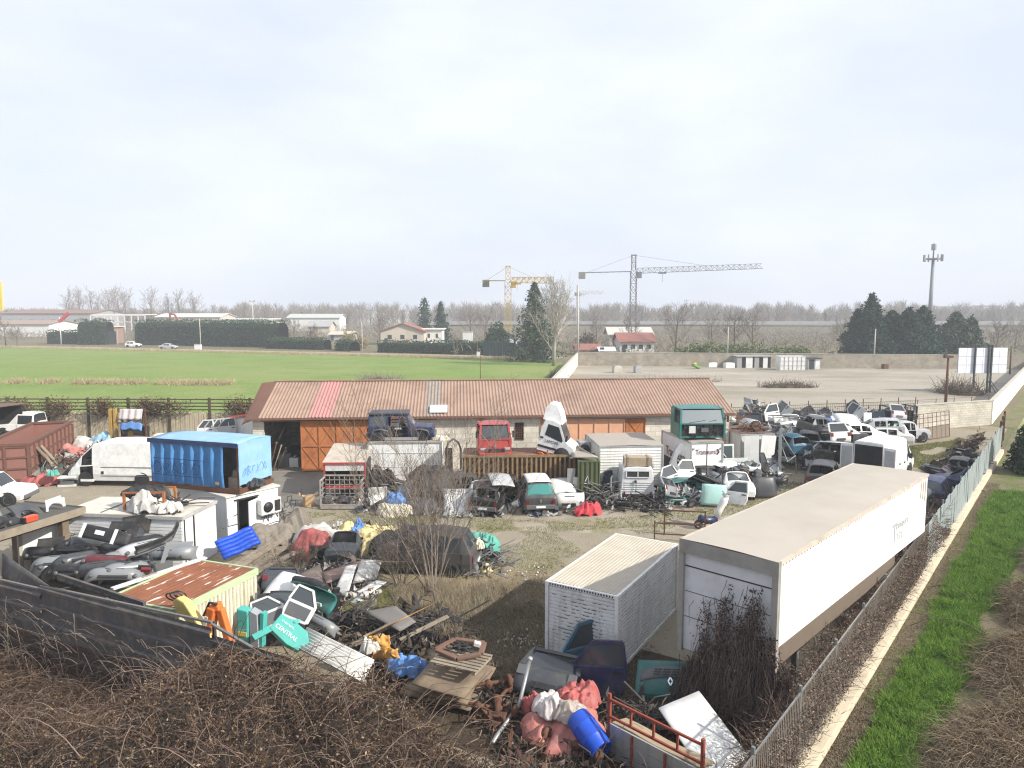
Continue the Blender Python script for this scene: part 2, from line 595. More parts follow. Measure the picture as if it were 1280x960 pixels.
sheet('worn_track',[tuple((P(*a)+Vector((0,.6*noise.noise(Vector((a[0]*.03,2,1))),0)))[:2])for a in trk],0.003,ground_mat('worn_gravel',(0.34,0.30,0.235),[((0.24,0.20,0.145),.5,.45,.62,.8),((0.20,0.185,0.09),.35,.52,.66,.7),((0.42,0.38,0.31),1.6,.55,.7,.6)],fine=(26,.4),bump=.6))
G_FIELD = ground_mat('green_crop',(0.17,0.235,0.062),[((0.225,0.25,0.09),0.035,0.46,0.62,0.7),((0.12,0.19,0.04),0.15,0.48,0.64,0.6),((0.22,0.25,0.09),0.6,0.58,0.72,0.5)],fine=(2.2,0.35),bump=0.6,bscale=3.0)
sheet('field',[(-330,262),(-330,56.5),(-60,56.5),(0.2,58.5),(8.0,108),(10.5,150),(-154,216)],0.004,G_FIELD)
G_ROAD = ground_mat('pale_farm_road',(0.33,0.30,0.25),[((0.24,0.21,0.15),0.1,0.5,0.65,0.7)],fine=(3,0.2),bump=0.2)
a_,b_ = P(-20,432.6),P(690,448)
d_ = (b_-a_).normalized()
nrm_ = Vector((-d_.y,d_.x,0))
e0,e1 = a_-d_*160,b_+d_*2
sheet('road',[(e0+nrm_*0.4)[:2],(e1+nrm_*0.4)[:2],(e1+nrm_*5.0)[:2],(e0+nrm_*5.0)[:2]],0.008,G_ROAD)
G_LOT = ground_mat('gravel_lot',(0.335,0.30,0.245),[((0.235,0.215,0.165),0.05,0.45,0.6,0.8),((0.40,0.365,0.305),0.09,0.52,0.66,0.8),((0.20,0.20,0.12),0.12,0.57,0.70,0.7),((0.22,0.19,0.15),0.5,0.58,0.70,0.6)],fine=(5,0.28),bump=0.5,bscale=5,mapscale=(0.6,1.6,1))
sheet('gravel_lot',[(0.5,58.5),(16,58.2),(36,62.9),(44,66),(94,129.3),(12.6,139.3),(7.9,108)],0.008,G_LOT)
G_VERGE = ground_mat('verge_soil',(0.20,0.165,0.11),[((0.11,0.16,0.04),0.5,0.45,0.6,0.9),((0.30,0.24,0.16),0.8,0.55,0.7,0.6)],fine=(18,0.5),bump=0.9)
sheet('verge',[(2.6,9.5),(7.0,15.2),(44.9,63.2),(45,65.3),(97,130),(150,130),(60,30),(30,8)],0.002,G_VERGE)
G_TRACK = ground_mat('grassy_track',(0.27,0.27,0.11),[((0.36,0.32,0.22),0.12,0.5,0.6,0.9),((0.16,0.22,0.06),0.3,0.5,0.65,0.7)],fine=(10,0.3),bump=0.5)
sheet('track',[(37.5,52.5),(46.2,64.5),(97.5,129),(106,129),(52,58),(42,50)],0.006,G_TRACK)
# walls and fences of the surroundings
BLOCK = None
def block_mat(key,col,mortar,sc,bump=0.5):
 m = bpy.data.materials.new(key)
 m.use_nodes = True
 nt = m.node_tree
 N = nt.nodes
 b = N['Principled BSDF']
 b.inputs['Roughness'].default_value = 0.9
 tc = N.new('ShaderNodeTexCoord')
 sep = N.new('ShaderNodeSeparateXYZ')
 _lnk(nt,tc.outputs['Object'],sep.inputs[0])
 cmb = N.new('ShaderNodeCombineXYZ')
 _lnk(nt,sep.outputs['X'],cmb.inputs['X'])
 _lnk(nt,sep.outputs['Z'],cmb.inputs['Y'])
 br = N.new('ShaderNodeTexBrick')
 br.inputs['Scale'].default_value = sc
 br.inputs['Color1'].default_value = (*col,1)
 br.inputs['Color2'].default_value = (*[c*0.82 for c in col],1)
 br.inputs['Mortar'].default_value = (*mortar,1)
 br.inputs['Mortar Size'].default_value = 0.018
 br.inputs['Brick Width'].default_value = 0.42
 br.inputs['Row Height'].default_value = 0.21
 _lnk(nt,cmb.outputs[0],br.inputs['Vector'])
 n = N.new('ShaderNodeTexNoise')
 n.inputs['Scale'].default_value = 0.7
 n.inputs['Detail'].default_value = 8
 _lnk(nt,tc.outputs['Object'],n.inputs['Vector'])
 mr = N.new('ShaderNodeMapRange')
 mr.inputs['From Min'].default_value = 0.3
 mr.inputs['From Max'].default_value = 0.7
 mr.inputs['To Min'].default_value = 0.72
 mr.inputs['To Max'].default_value = 1.1
 _lnk(nt,n.outputs['Fac'],mr.inputs['Value'])
 s = N.new('ShaderNodeVectorMath')
 s.operation = 'SCALE'
 _lnk(nt,br.outputs['Color'],s.inputs[0])
 _lnk(nt,mr.outputs['Result'],s.inputs['Scale'])
 _lnk(nt,s.outputs[0],b.inputs['Base Color'])
 bp = N.new('ShaderNodeBump')
 bp.inputs['Strength'].default_value = bump
 bp.inputs['Distance'].default_value = 0.02
 bp.invert = True
 _lnk(nt,br.outputs['Fac'],bp.inputs['Height'])
 _lnk(nt,bp.outputs['Normal'],b.inputs['Normal'])
 return m
BLOCK_CREAM = block_mat('cream_concrete_block',(0.56,0.52,0.44),(0.36,0.33,0.27),1.0)
BLOCK_GREY = block_mat('grey_concrete_block',(0.42,0.37,0.29),(0.25,0.22,0.18),1.0)
PLASTER_W = mat('pale_render',(0.58,0.54,0.48),0.9,dirt=0.3,dcol=(0.30,0.27,0.22),dscale=0.25,streak=0.25)
def along(a,b):
 """frame whose +x runs from a to b"""
 a,b = Vector((*a[:2],0)),Vector((*b[:2],0))
 return a,(b-a).length,math.atan2((b-a).y,(b-a).x)
def wall_thing(name,label,a,b,h,t,m,cap=None):
 o_,L,rz = along(a,b)
 r = thing(name,label,'wall',o_,rz)
 mb = MB()
 mb.span((0,-t/2,0),(L,t/2,h))
 mb.build('wall_body',m,r)
 if cap:
  c = MB()
  c.span((-0.03,-t/2-0.05,h),(L+0.03,t/2+0.05,h+0.09))
  c.build('coping',cap,r)
 return r,L
wall_thing('boundary_wall','long grey block wall closing the far side of the empty gravel lot',(12.8,139),(93.5,129.2),2.55,0.25,BLOCK_GREY,CONC)
wall_thing('boundary_wall','pale rendered wall between the green field and the gravel lot',(12.7,138.6),(1.2,60),2.45,0.25,PLASTER_W,CONC)
wall_thing('boundary_wall','white rendered wall running from the block wall along the grassy track',(44.6,66),(96.5,131.5),2.2,0.25,mat('white_render',(0.72,0.70,0.65),0.9,dirt=0.25,dcol=(0.4,0.37,0.3),dscale=0.3),CONC)
r_,L_ = wall_thing('block_wall','bare concrete block wall behind the leaning iron gate leaf',(35.5,62.5),(44.4,65.8),2.25,0.22,BLOCK_CREAM,CONC)
mb = MB()
for i in range(5):
 x = 0.3+i*(L_-0.6)/4
 mb.beam((x,0,2.3),(x,0,2.75),0.04)
mb.beam((0.1,0,2.7),(L_,0,2.7),0.02)
mb.build('wire_posts',RUST,r_)
K0,K1 = Vector((2.9,10.6,0)),Vector((36.3,52.3,0))
kd = (K1-K0).normalized()
kn = Vector((kd.y,-kd.x,0))
r_,L_ = wall_thing('kerb_wall','low cream concrete kerb wall under the mesh fence beside the grass verge',K0,K1,0.32,0.34,mat('kerb_concrete',(0.62,0.53,0.39),0.9,dirt=0.45,dcol=(0.22,0.18,0.13),dscale=1.2,bump=0.3))
FENCE_LEN = L_
o_,L,rz = along(K0-kn*0.05,K1-kn*0.05)
fn = thing('mesh_fence','grey vertical slatted metal fence with dry creeper beside the long white trailer','fence',(o_.x,o_.y,0.32),rz)
FGREY = mat('grey_green_fence_paint',(0.27,0.31,0.31),0.55,dirt=0.3,dcol=(0.15,0.12,0.09),dscale=1.0,streak=0.3)
FBEIGE = mat('bare_fence_wire',(0.34,0.30,0.25),0.6,dirt=0.5,dcol=(0.14,0.10,0.08),dscale=1.2)
mb = MB()
x = 0.1
solid_from = 22.0
while x<L-0.1:
 if x<solid_from:
  mb.box((x,0,0.9),(0.014,0.012,1.78))
  x+=0.115
 else:
  x+=0.5
mb.build('wire_mesh',FBEIGE,fn)
mb = MB()
x = solid_from
i = 0
while x<L-0.6:
 dz = 0.04*math.sin(i*2.1)
 mb.box((x+0.36,0.015*math.sin(i),0.9+dz),(0.70,0.03,1.75),rot=(0.02*math.sin(i*1.7),0.012*math.sin(i*3.3),0))
 x+=0.73
 i+=1
mb.build('sheet_panel',FGREY,fn)
for i in range(int(L/2.9)+1):
 p_ = MB()
 p_.box((i*2.9,0.06,0.93),(0.06,0.06,1.9))
 p_.build('post',FGREY if i*2.9>solid_from else STEEL,fn)
mb = MB()
for z in(0.25,1.0,1.72):
 mb.beam((0,0.045,z),(solid_from,0.045,z),0.03,0.04)
mb.build('rail',STEEL,fn)
o_,L,rz = along((40.2,57.8),(36.3,52.5))
g_ = thing('iron_gate','rusty barred iron gate at the end of the grey sheet fence','gate',o_,rz)
for x in(0,L*0.52,L):
 q = MB();q.box((x,0,1.2),(0.14,0.14,2.4));q.build('post',RUST,g_)
mb = MB()
for z in(0.3,1.2,2.1):
 mb.beam((0,0,z),(L,0,z),0.06)
for i in range(1,14):
 mb.beam((L*i/14,0,0.3),(L*i/14,0,2.1),0.035)
mb.build('bars',RUST,g_)
o_,L,rz = along((-62,56.2),(-17.2,55.2))
bf = thing('slab_fence','cream concrete slab fence with dark rails above along the green field','fence',o_,rz)
SLAB = mat('cream_slab',(0.50,0.43,0.31),0.9,dirt=0.4,dcol=(0.25,0.20,0.13),dscale=0.9,streak=0.55)
DRAIL = mat('dark_timber_rail',(0.085,0.062,0.042),0.9,dirt=0.4,dcol=(0.04,0.03,0.02))
n_ = 14
for i in range(n_):
 x0,x1 = L*i/n_,L*(i+1)/n_
 mb = MB()
 k = 16
 for j in range(k):
  xa = x0+0.12+(x1-x0-0.24)*j/k
  wd = (x1-x0-0.24)/k
  mb.span((xa+0.012,-0.05+0.02*(j%2),0),(xa+wd-0.012,0.05,2.62+0.06*math.sin(i*5+j*1.3)))
 mb.build('slab',SLAB,bf)
 q = MB();q.box((x0,-0.02,1.9),(0.17,0.17,3.8));q.build('post',DRAIL,bf)
mb = MB()
for z in(2.86,3.12,3.38,3.66):
 mb.beam((0,0,z),(L,0,z),0.05,0.09)
mb.build('rail',DRAIL,bf)
o_,L,rz = along((16.2,57.6),(35.6,62.6))
wf = thing('wire_fence','rusty wire fence on thin posts behind the scrap field','fence',o_,rz)
for i in range(12):
 q = MB();q.box((L*i/11,0,1.5),(0.05,0.05,3.0));q.build('post',DRAIL,wf)
mb = MB()
for z in(1.2,1.6,2.0,2.4,2.66):
 mb.beam((0,0,z),(L,0,z),0.035)
for i in range(110):
 mb.beam((L*i/110,0,0.2),(L*i/110,0,2.66),0.012)
mb.build('wire_mesh',DRAIL,wf)
# trees
BARK_G = leafmat('grey_brown_twigs',[(0.13,0.105,0.085),(0.20,0.165,0.135),(0.27,0.23,0.19)])
BARK_D = leafmat('dark_brown_twigs',[(0.075,0.055,0.042),(0.12,0.09,0.07),(0.18,0.14,0.11)])
BARK_P = leafmat('pale_twigs',[(0.30,0.27,0.22),(0.40,0.36,0.30),(0.48,0.44,0.38)])
TRUNK = mat('tree_bark',(0.13,0.10,0.075),0.95,dirt=0.5,dcol=(0.06,0.05,0.04),dscale=2)
TRUNK_P = mat('pale_bark',(0.33,0.30,0.25),0.95,dirt=0.5,dcol=(0.16,0.14,0.11),dscale=2)
NEEDLE = leafmat('dark_conifer_needles',[(0.012,0.035,0.022),(0.02,0.055,0.035),(0.035,0.08,0.05)])
NEEDLE_G = leafmat('grey_green_needles',[(0.03,0.055,0.03),(0.05,0.085,0.045),(0.075,0.11,0.06)])
HEDGE_L = leafmat('dark_hedge_leaves',[(0.012,0.035,0.014),(0.022,0.06,0.022),(0.045,0.09,0.035)])
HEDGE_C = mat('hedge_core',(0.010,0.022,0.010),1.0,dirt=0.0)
SHRUB_G = leafmat('fresh_shrub_leaves',[(0.07,0.11,0.03),(0.12,0.16,0.05),(0.19,0.20,0.08)])
SHRUB_T = leafmat('tan_shrub_twigs',[(0.22,0.17,0.08),(0.32,0.25,0.13),(0.26,0.23,0.10)])
def branch_paths(rng,h,lean=0.0,spread=0.6,n1=10,n2=7,n3=6,base=0.3,up=0.55,kinks=0.12):
 """skeleton of a bare tree of height h: returns trunk path and lists of limb / twig paths"""
 def path(p,d,L,k,wob,lift):
  pts = [p.copy()]
  d = unit(d)
  for _ in range(k):
   d = unit(d+rng.normal(size=3)*wob+np.array([0,0,lift]))
   p = p+d*L/k
   pts.append(p.copy())
  return np.array(pts)
 K = 4
 paths,rads = [],[]
 r0 = h*0.018
 tr = path(np.zeros(3),np.array([lean,0,1.0]),h*0.72,K,0.05,0.1)
 trunk = (tr,np.linspace(r0*1.3,r0*0.35,K+1))
 for i in range(n1):
  t = base+(1-base)*(i+rng.uniform(0,1))/n1
  j = min(int(t*K),K-1)
  p = tr[j]+(tr[j+1]-tr[j])*(t*K-j)
  a = i*2.4+rng.uniform(-0.5,0.5)
  out = np.array([math.cos(a),math.sin(a),0])*spread+np.array([0,0,up])
  L1 = h*(0.52-0.26*t)*rng.uniform(0.8,1.15)
  q1 = path(p,out,L1,K,kinks,0.10)
  rr = r0*(0.55-0.3*t)
  paths.append(q1);rads.append(np.linspace(rr,rr*0.3,K+1))
  for b in range(n2):
   t2 = 0.2+0.8*(b+rng.uniform(0,1))/n2
   j2 = min(int(t2*K),K-1)
   p2 = q1[j2]+(q1[j2+1]-q1[j2])*(t2*K-j2)
   d2 = unit(q1[j2+1]-q1[j2])+rng.normal(size=3)*0.55+np.array([0,0,0.15])
   L2 = L1*rng.uniform(0.3,0.55)
   q2 = path(p2,d2,L2,K,kinks*1.3,0.08)
   paths.append(q2);rads.append(np.linspace(rr*0.4,rr*0.12,K+1))
   for c in range(n3):
    t3 = 0.15+0.85*(c+rng.uniform(0,1))/n3
    j3 = min(int(t3*K),K-1)
    p3 = q2[j3]+(q2[j3+1]-q2[j3])*(t3*K-j3)
    d3 = unit(q2[j3+1]-q2[j3])+rng.normal(size=3)*0.6+np.array([0,0,0.15])
    q3 = path(p3,d3,L2*rng.uniform(0.35,0.7),K,kinks*1.5,0.05)
    paths.append(q3);rads.append(np.linspace(rr*0.16,rr*0.06,K+1))
 return trunk,np.array(paths),np.array(rads)
def bare_tree(name,label,loc,h,seed,bark=None,trunkm=None,group=None,minr=0.012,**kw):
 rng = np.random.RandomState(seed)
 r = thing(name,label,'tree',loc,rng.uniform(0,6),group)
 tr,ps,rs = branch_paths(rng,h,**kw)
 mb = MB()
 mb.tube([tuple(p)for p in tr[0]],list(tr[1]),7)
 mb.build('trunk',trunkm or TRUNK,r)
 v,q = tubes(ps,np.maximum(rs,minr))
 fast_mesh('crown',v,q,bark or BARK_G,r)
 return r
def conifer(name,label,loc,h,rad,seed,n=5200,leaf=0.5,m=None,group=None,low=0.04,power=0.8):
 rng = np.random.RandomState(seed)
 r = thing(name,label,'tree',loc,rng.uniform(0,6),group)
 mb = MB()
 mb.tube([(0,0,0),(0,0,h*0.5),(0,0,h*0.97)],[h*0.022,h*0.014,0.02],7)
 mb.build('trunk',TRUNK,r)
 nb = 95
 cs = []
 for i in range(nb):
  t = low+(1-low)*(i+rng.uniform())/nb
  a = i*2.399+rng.uniform(-0.4,0.4)
  L = rad*(1-t)**power*rng.uniform(0.55,1.3)+0.12
  k = max(int(n/nb*(0.35+1.3*(1-t))),10)
  s = rng.uniform(0,1,k)**0.65
  wdt = 0.10*L+0.16
  px = np.cos(a)*L*s+rng.normal(size=k)*wdt
  py = np.sin(a)*L*s+rng.normal(size=k)*wdt
  pz = t*h+s*L*0.10-s**2*L*0.30+rng.normal(size=k)*0.13*(0.6+0.1*h)
  cs.append(np.stack([px,py,np.maximum(pz,0.1)],1))
 c = np.concatenate(cs)
 v,q = leaf_quads(c,leaf,rng,up=0.4)
 fast_mesh('crown',v,q,m or NEEDLE,r)
 return r
def leafy_bush(name,label,loc,rx,ry,h,seed,n,leaf,m,group=None,cat='bush',core=None):
 rng = np.random.RandomState(seed)
 r = thing(name,label,cat,loc,0,group)
 d = unit(rng.normal(size=(n,3)))
 d[:,2] = np.abs(d[:,2])
 rr = rng.uniform(0.35,1,n)**0.5
 lump = np.array([0.8+0.45*noise.noise(Vector(x)*1.8+Vector((seed,0,0)))for x in d])
 c = d*(rr*lump)[:,None]*np.array([rx,ry,h])
 c[:,2]+=0.05
 v,q = leaf_quads(c,leaf,rng,up=0.3)
 fast_mesh('foliage',v,q,m,r)
 mb = MB()
 for i in range(6):
  a = i*1.05
  mb.tube([(0.1*math.cos(a),0.1*math.sin(a),0),(rx*0.5*math.cos(a),ry*0.5*math.sin(a),h*0.7)],[0.05,0.015],5)
 mb.build('stem',TRUNK,r)
 return r
def hedge(label,a,b,depth,h,seed,m=None,leaf=0.45,dens=9.0,name='hedge'):
 o_,L,rz = along(a,b)
 r = thing(name,label,'hedge',o_,rz)
 rng = np.random.RandomState(seed)
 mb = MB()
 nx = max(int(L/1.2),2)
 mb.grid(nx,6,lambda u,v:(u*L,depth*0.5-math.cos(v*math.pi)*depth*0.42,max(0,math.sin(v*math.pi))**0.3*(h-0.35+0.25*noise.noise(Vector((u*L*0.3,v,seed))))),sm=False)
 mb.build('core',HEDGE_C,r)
 n = int(dens*(L*depth+2*L*h))
 u = rng.uniform(0,L,n)
 top = h*(1+0.05*np.sin(u*0.9+seed)+0.04*np.sin(u*2.3))
 side = rng.uniform(0,1,n)
 z = np.where(side<0.3,top+rng.normal(size=n)*0.15,rng.uniform(0,1,n)*top)
 y = np.where(side<0.3,rng.uniform(0,depth,n),np.where(side<0.75,rng.normal(size=n)*0.16,depth+rng.normal(size=n)*0.16))
 v,q = leaf_quads(np.stack([u,y,z],1),leaf,rng,up=0.2)
 fast_mesh('foliage',v,q,m or HEDGE_L,r)
 return r
def roadside(px0,px1,py0,py1,back=6.0):
 a,b = P(px0,py0),P(px1,py1)
 return a+nrm_*back,b+nrm_*back
def hz_(px,pyb,pyt,back):
 q = P(px,pyb)+nrm_*back
 v = (480-pyt)/FOC
 return EYE+q.y*(-SP+v*CP)/(CP+v*SP)
for i,(x0,x1,yb0,yb1,yt,dp,lab)in enumerate(((36,74,431,431,414,4,'low ragged dark hedge at the far left beside the red barrier pole'),(75,113,432,432,401,5,'tall dark clipped hedge immediately left of the dark gate'),(147,330,432,436,402,6,'longest tall dark clipped hedge behind the two parked cars'),(314,388,437,439,423,4,'low dark hedge between the tall hedge and the tan bush'),(402,421,440,441,426,4,'short dark hedge stub left of the tan bush'),(456,522,442,444,427,4,'dark hedge in front of the red roofed farmhouse'),(524,592,444,446,427,4,'dark hedge right of the farmhouse by the white box'))):
 a,b = roadside(x0,x1,yb0,yb1)
 hedge(lab,a,b,dp,hz_((x0+x1)/2,(yb0+yb1)/2,yt,6.0),20+i)
def tree_h(px,pyt,Y):
 return AT(px,pyt,Y).z
for i,(px,pyt,Y,rad,lab)in enumerate(((1087,369,150,6.0,'tallest dark conifer of the clump behind the lot wall'),(1070,388,153,4.2,'dark conifer at the outer edge of the clump by the bare poplars'),(1113,389,152,6.2,'dark conifer just beside the tallest one behind the lot wall'),(1134,386,149,6.4,'dark conifer in the middle of the clump, left of the radio mast'),(1152,384,154,6.2,'dark conifer at the foot of the radio mast'),(1193,391,157,5.8,'grey green conifer standing apart behind the white billboard'),(1212,398,158,4.4,'smallest grey green conifer beside the billboard edge'))):
 x = AT(px,440,Y).x
 conifer('conifer',lab,(x,Y,0),tree_h(px,pyt,Y),rad,40+i,n=11000,leaf=0.6,m=NEEDLE if i<5 else NEEDLE_G,group='conifers behind the lot wall',power=0.72)
conifer('conifer','tall ragged conifer beside the pale bare tree at the field corner',(AT(668,440,150).x,150,0),tree_h(676,355,150),5.6,61,n=8000,leaf=0.55,m=NEEDLE_G,power=0.75)
conifer('conifer','slim distant conifer with tiered branches behind the farmhouse',(AT(531,420,240).x,240,0),tree_h(531,373,240),3.4,62,n=1800,leaf=0.8,m=NEEDLE,power=0.5)
conifer('conifer','stout distant conifer right of the slim tiered one',(AT(551,420,240).x,240,0),tree_h(551,378,240),4.2,63,n=2400,leaf=0.9,m=NEEDLE)
leafy_bush('evergreen_bush','dark round evergreen bush at the foot of the yellow crane',(AT(622,430,190).x,190,0),4.2,4.0,tree_h(622,400,190),64,2600,0.8,HEDGE_L,cat='bush')
bare_tree('bare_tree','pale upright bare tree in front of the ragged conifer at the field corner',(AT(692,450,138).x,138,0),tree_h(700,352,138)*1.08,71,BARK_P,TRUNK_P,minr=0.022,n1=20,n2=8,n3=6,spread=0.42,up=0.9,base=0.14)
for i,(px,pyt,Y,lab)in enumerate(((844,379,175,'round bare tree just right of the house with the grey crane'),(918,388,172,'bare tree with dark fine crown behind the white lot cabins'),(942,386,176,'broad bare tree behind the middle of the lot wall'),(890,392,185,'thin bare tree between the round tree and the cabins'),(790,398,200,'small bare tree with a hazy crown behind the low house'),(745,392,230,'bare tree beside the concrete street pole and the crane mast'),(368,398,225,'wide bare tree above the low dark hedge'),(392,406,222,'small bare tree at the end of the low hedge'),(590,380,235,'bare tree left of the yellow crane mast'),(606,385,240,'bare tree right behind the yellow crane'),(475,395,260,'hazy bare tree above the red farmhouse roof'),(8,400,210,'bare tree at the far left edge of the field'),(22,408,208,'low bushy bare tree beside the leftmost hedge'),(1245,402,190,'bare tree at the far right behind the white wall'),(1268,398,200,'bare tree behind the far right end of the lot wall'),(1050,398,190,'bare tree left of the conifer clump'))):
 bare_tree('bare_tree',lab,(AT(px,440,Y).x,Y,0),tree_h(px,pyt,Y)*1.05,80+i,BARK_D if i%3==1 else BARK_G,minr=0.02,n1=13,n2=7,n3=6,spread=0.75,up=0.6,base=0.2,group='bare trees around the field and the lot')
for i,(px,pyt)in enumerate(((88,367),(102,364),(118,366),(136,364),(150,363),(158,366),(190,365),(212,371),(226,370),(243,370))):
 Y = 400+12*(i%3)
 bare_tree('distant_poplar','%s pale bare poplar from the left in the hazy skyline row'%'first second third fourth fifth sixth seventh eighth ninth tenth'.split()[i],(AT(px,400,Y).x,Y,0),tree_h(px,pyt,Y)*1.12,120+i,BARK_G,minr=0.05,n1=12,n2=6,n3=4,spread=0.45,up=0.8,base=0.12,group='row of hazy poplars on the far left skyline')
rng = np.random.RandomState(5)
ps,rs = [],[]
for i in range(1000):
 px = rng.uniform(-60,1340)
 Y = rng.uniform(430,640)
 left = px<260
 top = (389-rng.uniform(0,5))if left else(380+6*noise.noise(Vector((px*0.02,3,1)))+3.5*noise.noise(Vector((px*0.09,1,5)))+rng.uniform(-3,7))
 h = max(AT(px,top,Y).z*1.04,4)
 x0 = AT(px,400,Y).x
 base = np.array([x0,Y,0])
 n = 44
 a = rng.uniform(0,2*math.pi,n)
 t = rng.uniform(0.12,0.9,n)
 L = h*0.36*(1.15-t)*rng.uniform(0.6,1.3,n)+1.0
 st = base+np.stack([rng.normal(size=n)*0.2,rng.normal(size=n)*0.2,t*h*0.9],1)
 dr = np.stack([np.cos(a)*0.7,np.sin(a)*0.7,np.full(n,0.8)],1)
 p = np.stack([st,st+dr*L[:,None]*0.5,st+dr*L[:,None]+np.stack([np.zeros(n),np.zeros(n),L*0.25],1)],1)
 p = np.concatenate([p,np.array([[base,base+(0,0,h*0.5),base+(0.2,0,h)]])])
 r = np.concatenate([np.tile([[0.13,0.10,0.05]],(n,1)),[[0.32,0.22,0.08]]])
 ps.append(p);rs.append(r)
v,q = tubes(np.concatenate(ps),np.concatenate(rs))
tl = fast_mesh('treeline',v,q,BARK_G)
tag(tl,'hazy line of bare woods along the whole skyline',None,None,'stuff')
n = 40000
px = rng.uniform(-80,1360,n)
Y = np.where(px>560,rng.uniform(168,520,n),rng.uniform(262,560,n))
c = np.array([(AT(a,400,b).x,b,0)for a,b in zip(px,Y)])
c[:,2] = rng.uniform(0,1,n)**1.5*np.where(Y<300,3.0,5.0)
dv = unit(rng.normal(size=(n,3))*.6+np.array([0,0,1.0]))*rng.uniform(.6,2.4,n)[:,None]
v,q = tubes(np.stack([c*[1,1,.6],c*[1,1,.6]+dv*.5,c*[1,1,.6]+dv*[1.5,1.5,1]],1),np.tile([[.09,.07,.03]],(n,1)))
us = fast_mesh('undergrowth',v,q,leafmat('brown_undergrowth',[(0.15,0.125,0.10),(0.19,0.16,0.125),(0.23,0.20,0.16),(0.14,0.14,0.09)]))
tag(us,'brown scrub at the foot of the far woods',None,None,'stuff')
for i,(px,py,Y,rx,hh,m,lab,lf)in enumerate(((866,440,158,4.5,3.8,SHRUB_G,'light green bush under the round bare tree behind the lot wall',0.55),(885,438,156,5.0,4.6,SHRUB_G,'tallest light green bush behind the lot wall',0.55),(915,440,158,5.0,3.8,SHRUB_G,'green bush behind the white cabins of the lot',0.55),(945,440,155,5.5,4.0,SHRUB_G,'dull green bush right of the thin lamp pole',0.55),(985,440,150,5.5,4.2,SHRUB_G,'yellow green bush behind the white panel cabins',0.55),(1003,440,148,4.0,3.6,SHRUB_G,'yellow green bush at the end of the white cabins',0.55),(436,447,196,3.6,6.0,SHRUB_T,'tan twiggy bush standing alone on the road edge',0.5),(452,442,205,2.5,4.0,SHRUB_T,'small tan bush right of the lone twiggy bush',0.5),(393,441,205,2.2,4.2,BARK_D,'dark leafless bush between two low hedges',0.4),(735,425,190,4.0,5.5,BARK_D,'dark thicket behind the red roofed sheds',0.6))):
 q_ = P(px,py)if py>441 else AT(px,440,Y)
 leafy_bush('bush',lab,(AT(px,440,Y).x,Y,0),rx,rx*0.8,hh,200+i,1500,lf,m)
 # cranes and mast
def lattice(mb,a,b,w,seg,r,mi=0,tri=False):
 """square truss between two points"""
 a,b = Vector(a),Vector(b)
 d = (b-a).normalized()
 up = Vector((0,0,1))if abs(d.z)<0.9 else Vector((0,1,0))
 s = up.cross(d).normalized()
 u = d.cross(s)
 n = max(int((b-a).length/seg),1)
 cs = [(s+u),(s-u),(-s-u),(-s+u)]if not tri else[(u*1.0),(s-u),(-s-u)]
 k = len(cs)
 for c in cs:
  mb.beam(a+c*w/2,b+c*w/2,r)
 for i in range(n):
  p,q = a+(b-a)*(i/n),a+(b-a)*((i+1)/n)
  for j in range(k):
   c0,c1 = cs[j],cs[(j+1)%k]
   if i%2:
    c0,c1 = c1,c0
   mb.beam(p+c0*w/2,q+c1*w/2,r*0.7)
   mb.beam(p+cs[j]*w/2,p+cs[(j+1)%k]*w/2,r*0.6)
CR_Y = mat('faded_yellow_crane',(0.52,0.36,0.08),0.6,dirt=0.3)
CR_G = mat('grey_crane_steel',(0.14,0.14,0.15),0.6,dirt=0.3)
CR_P = mat('pale_crane_steel',(0.36,0.36,0.36),0.6,dirt=0.3)
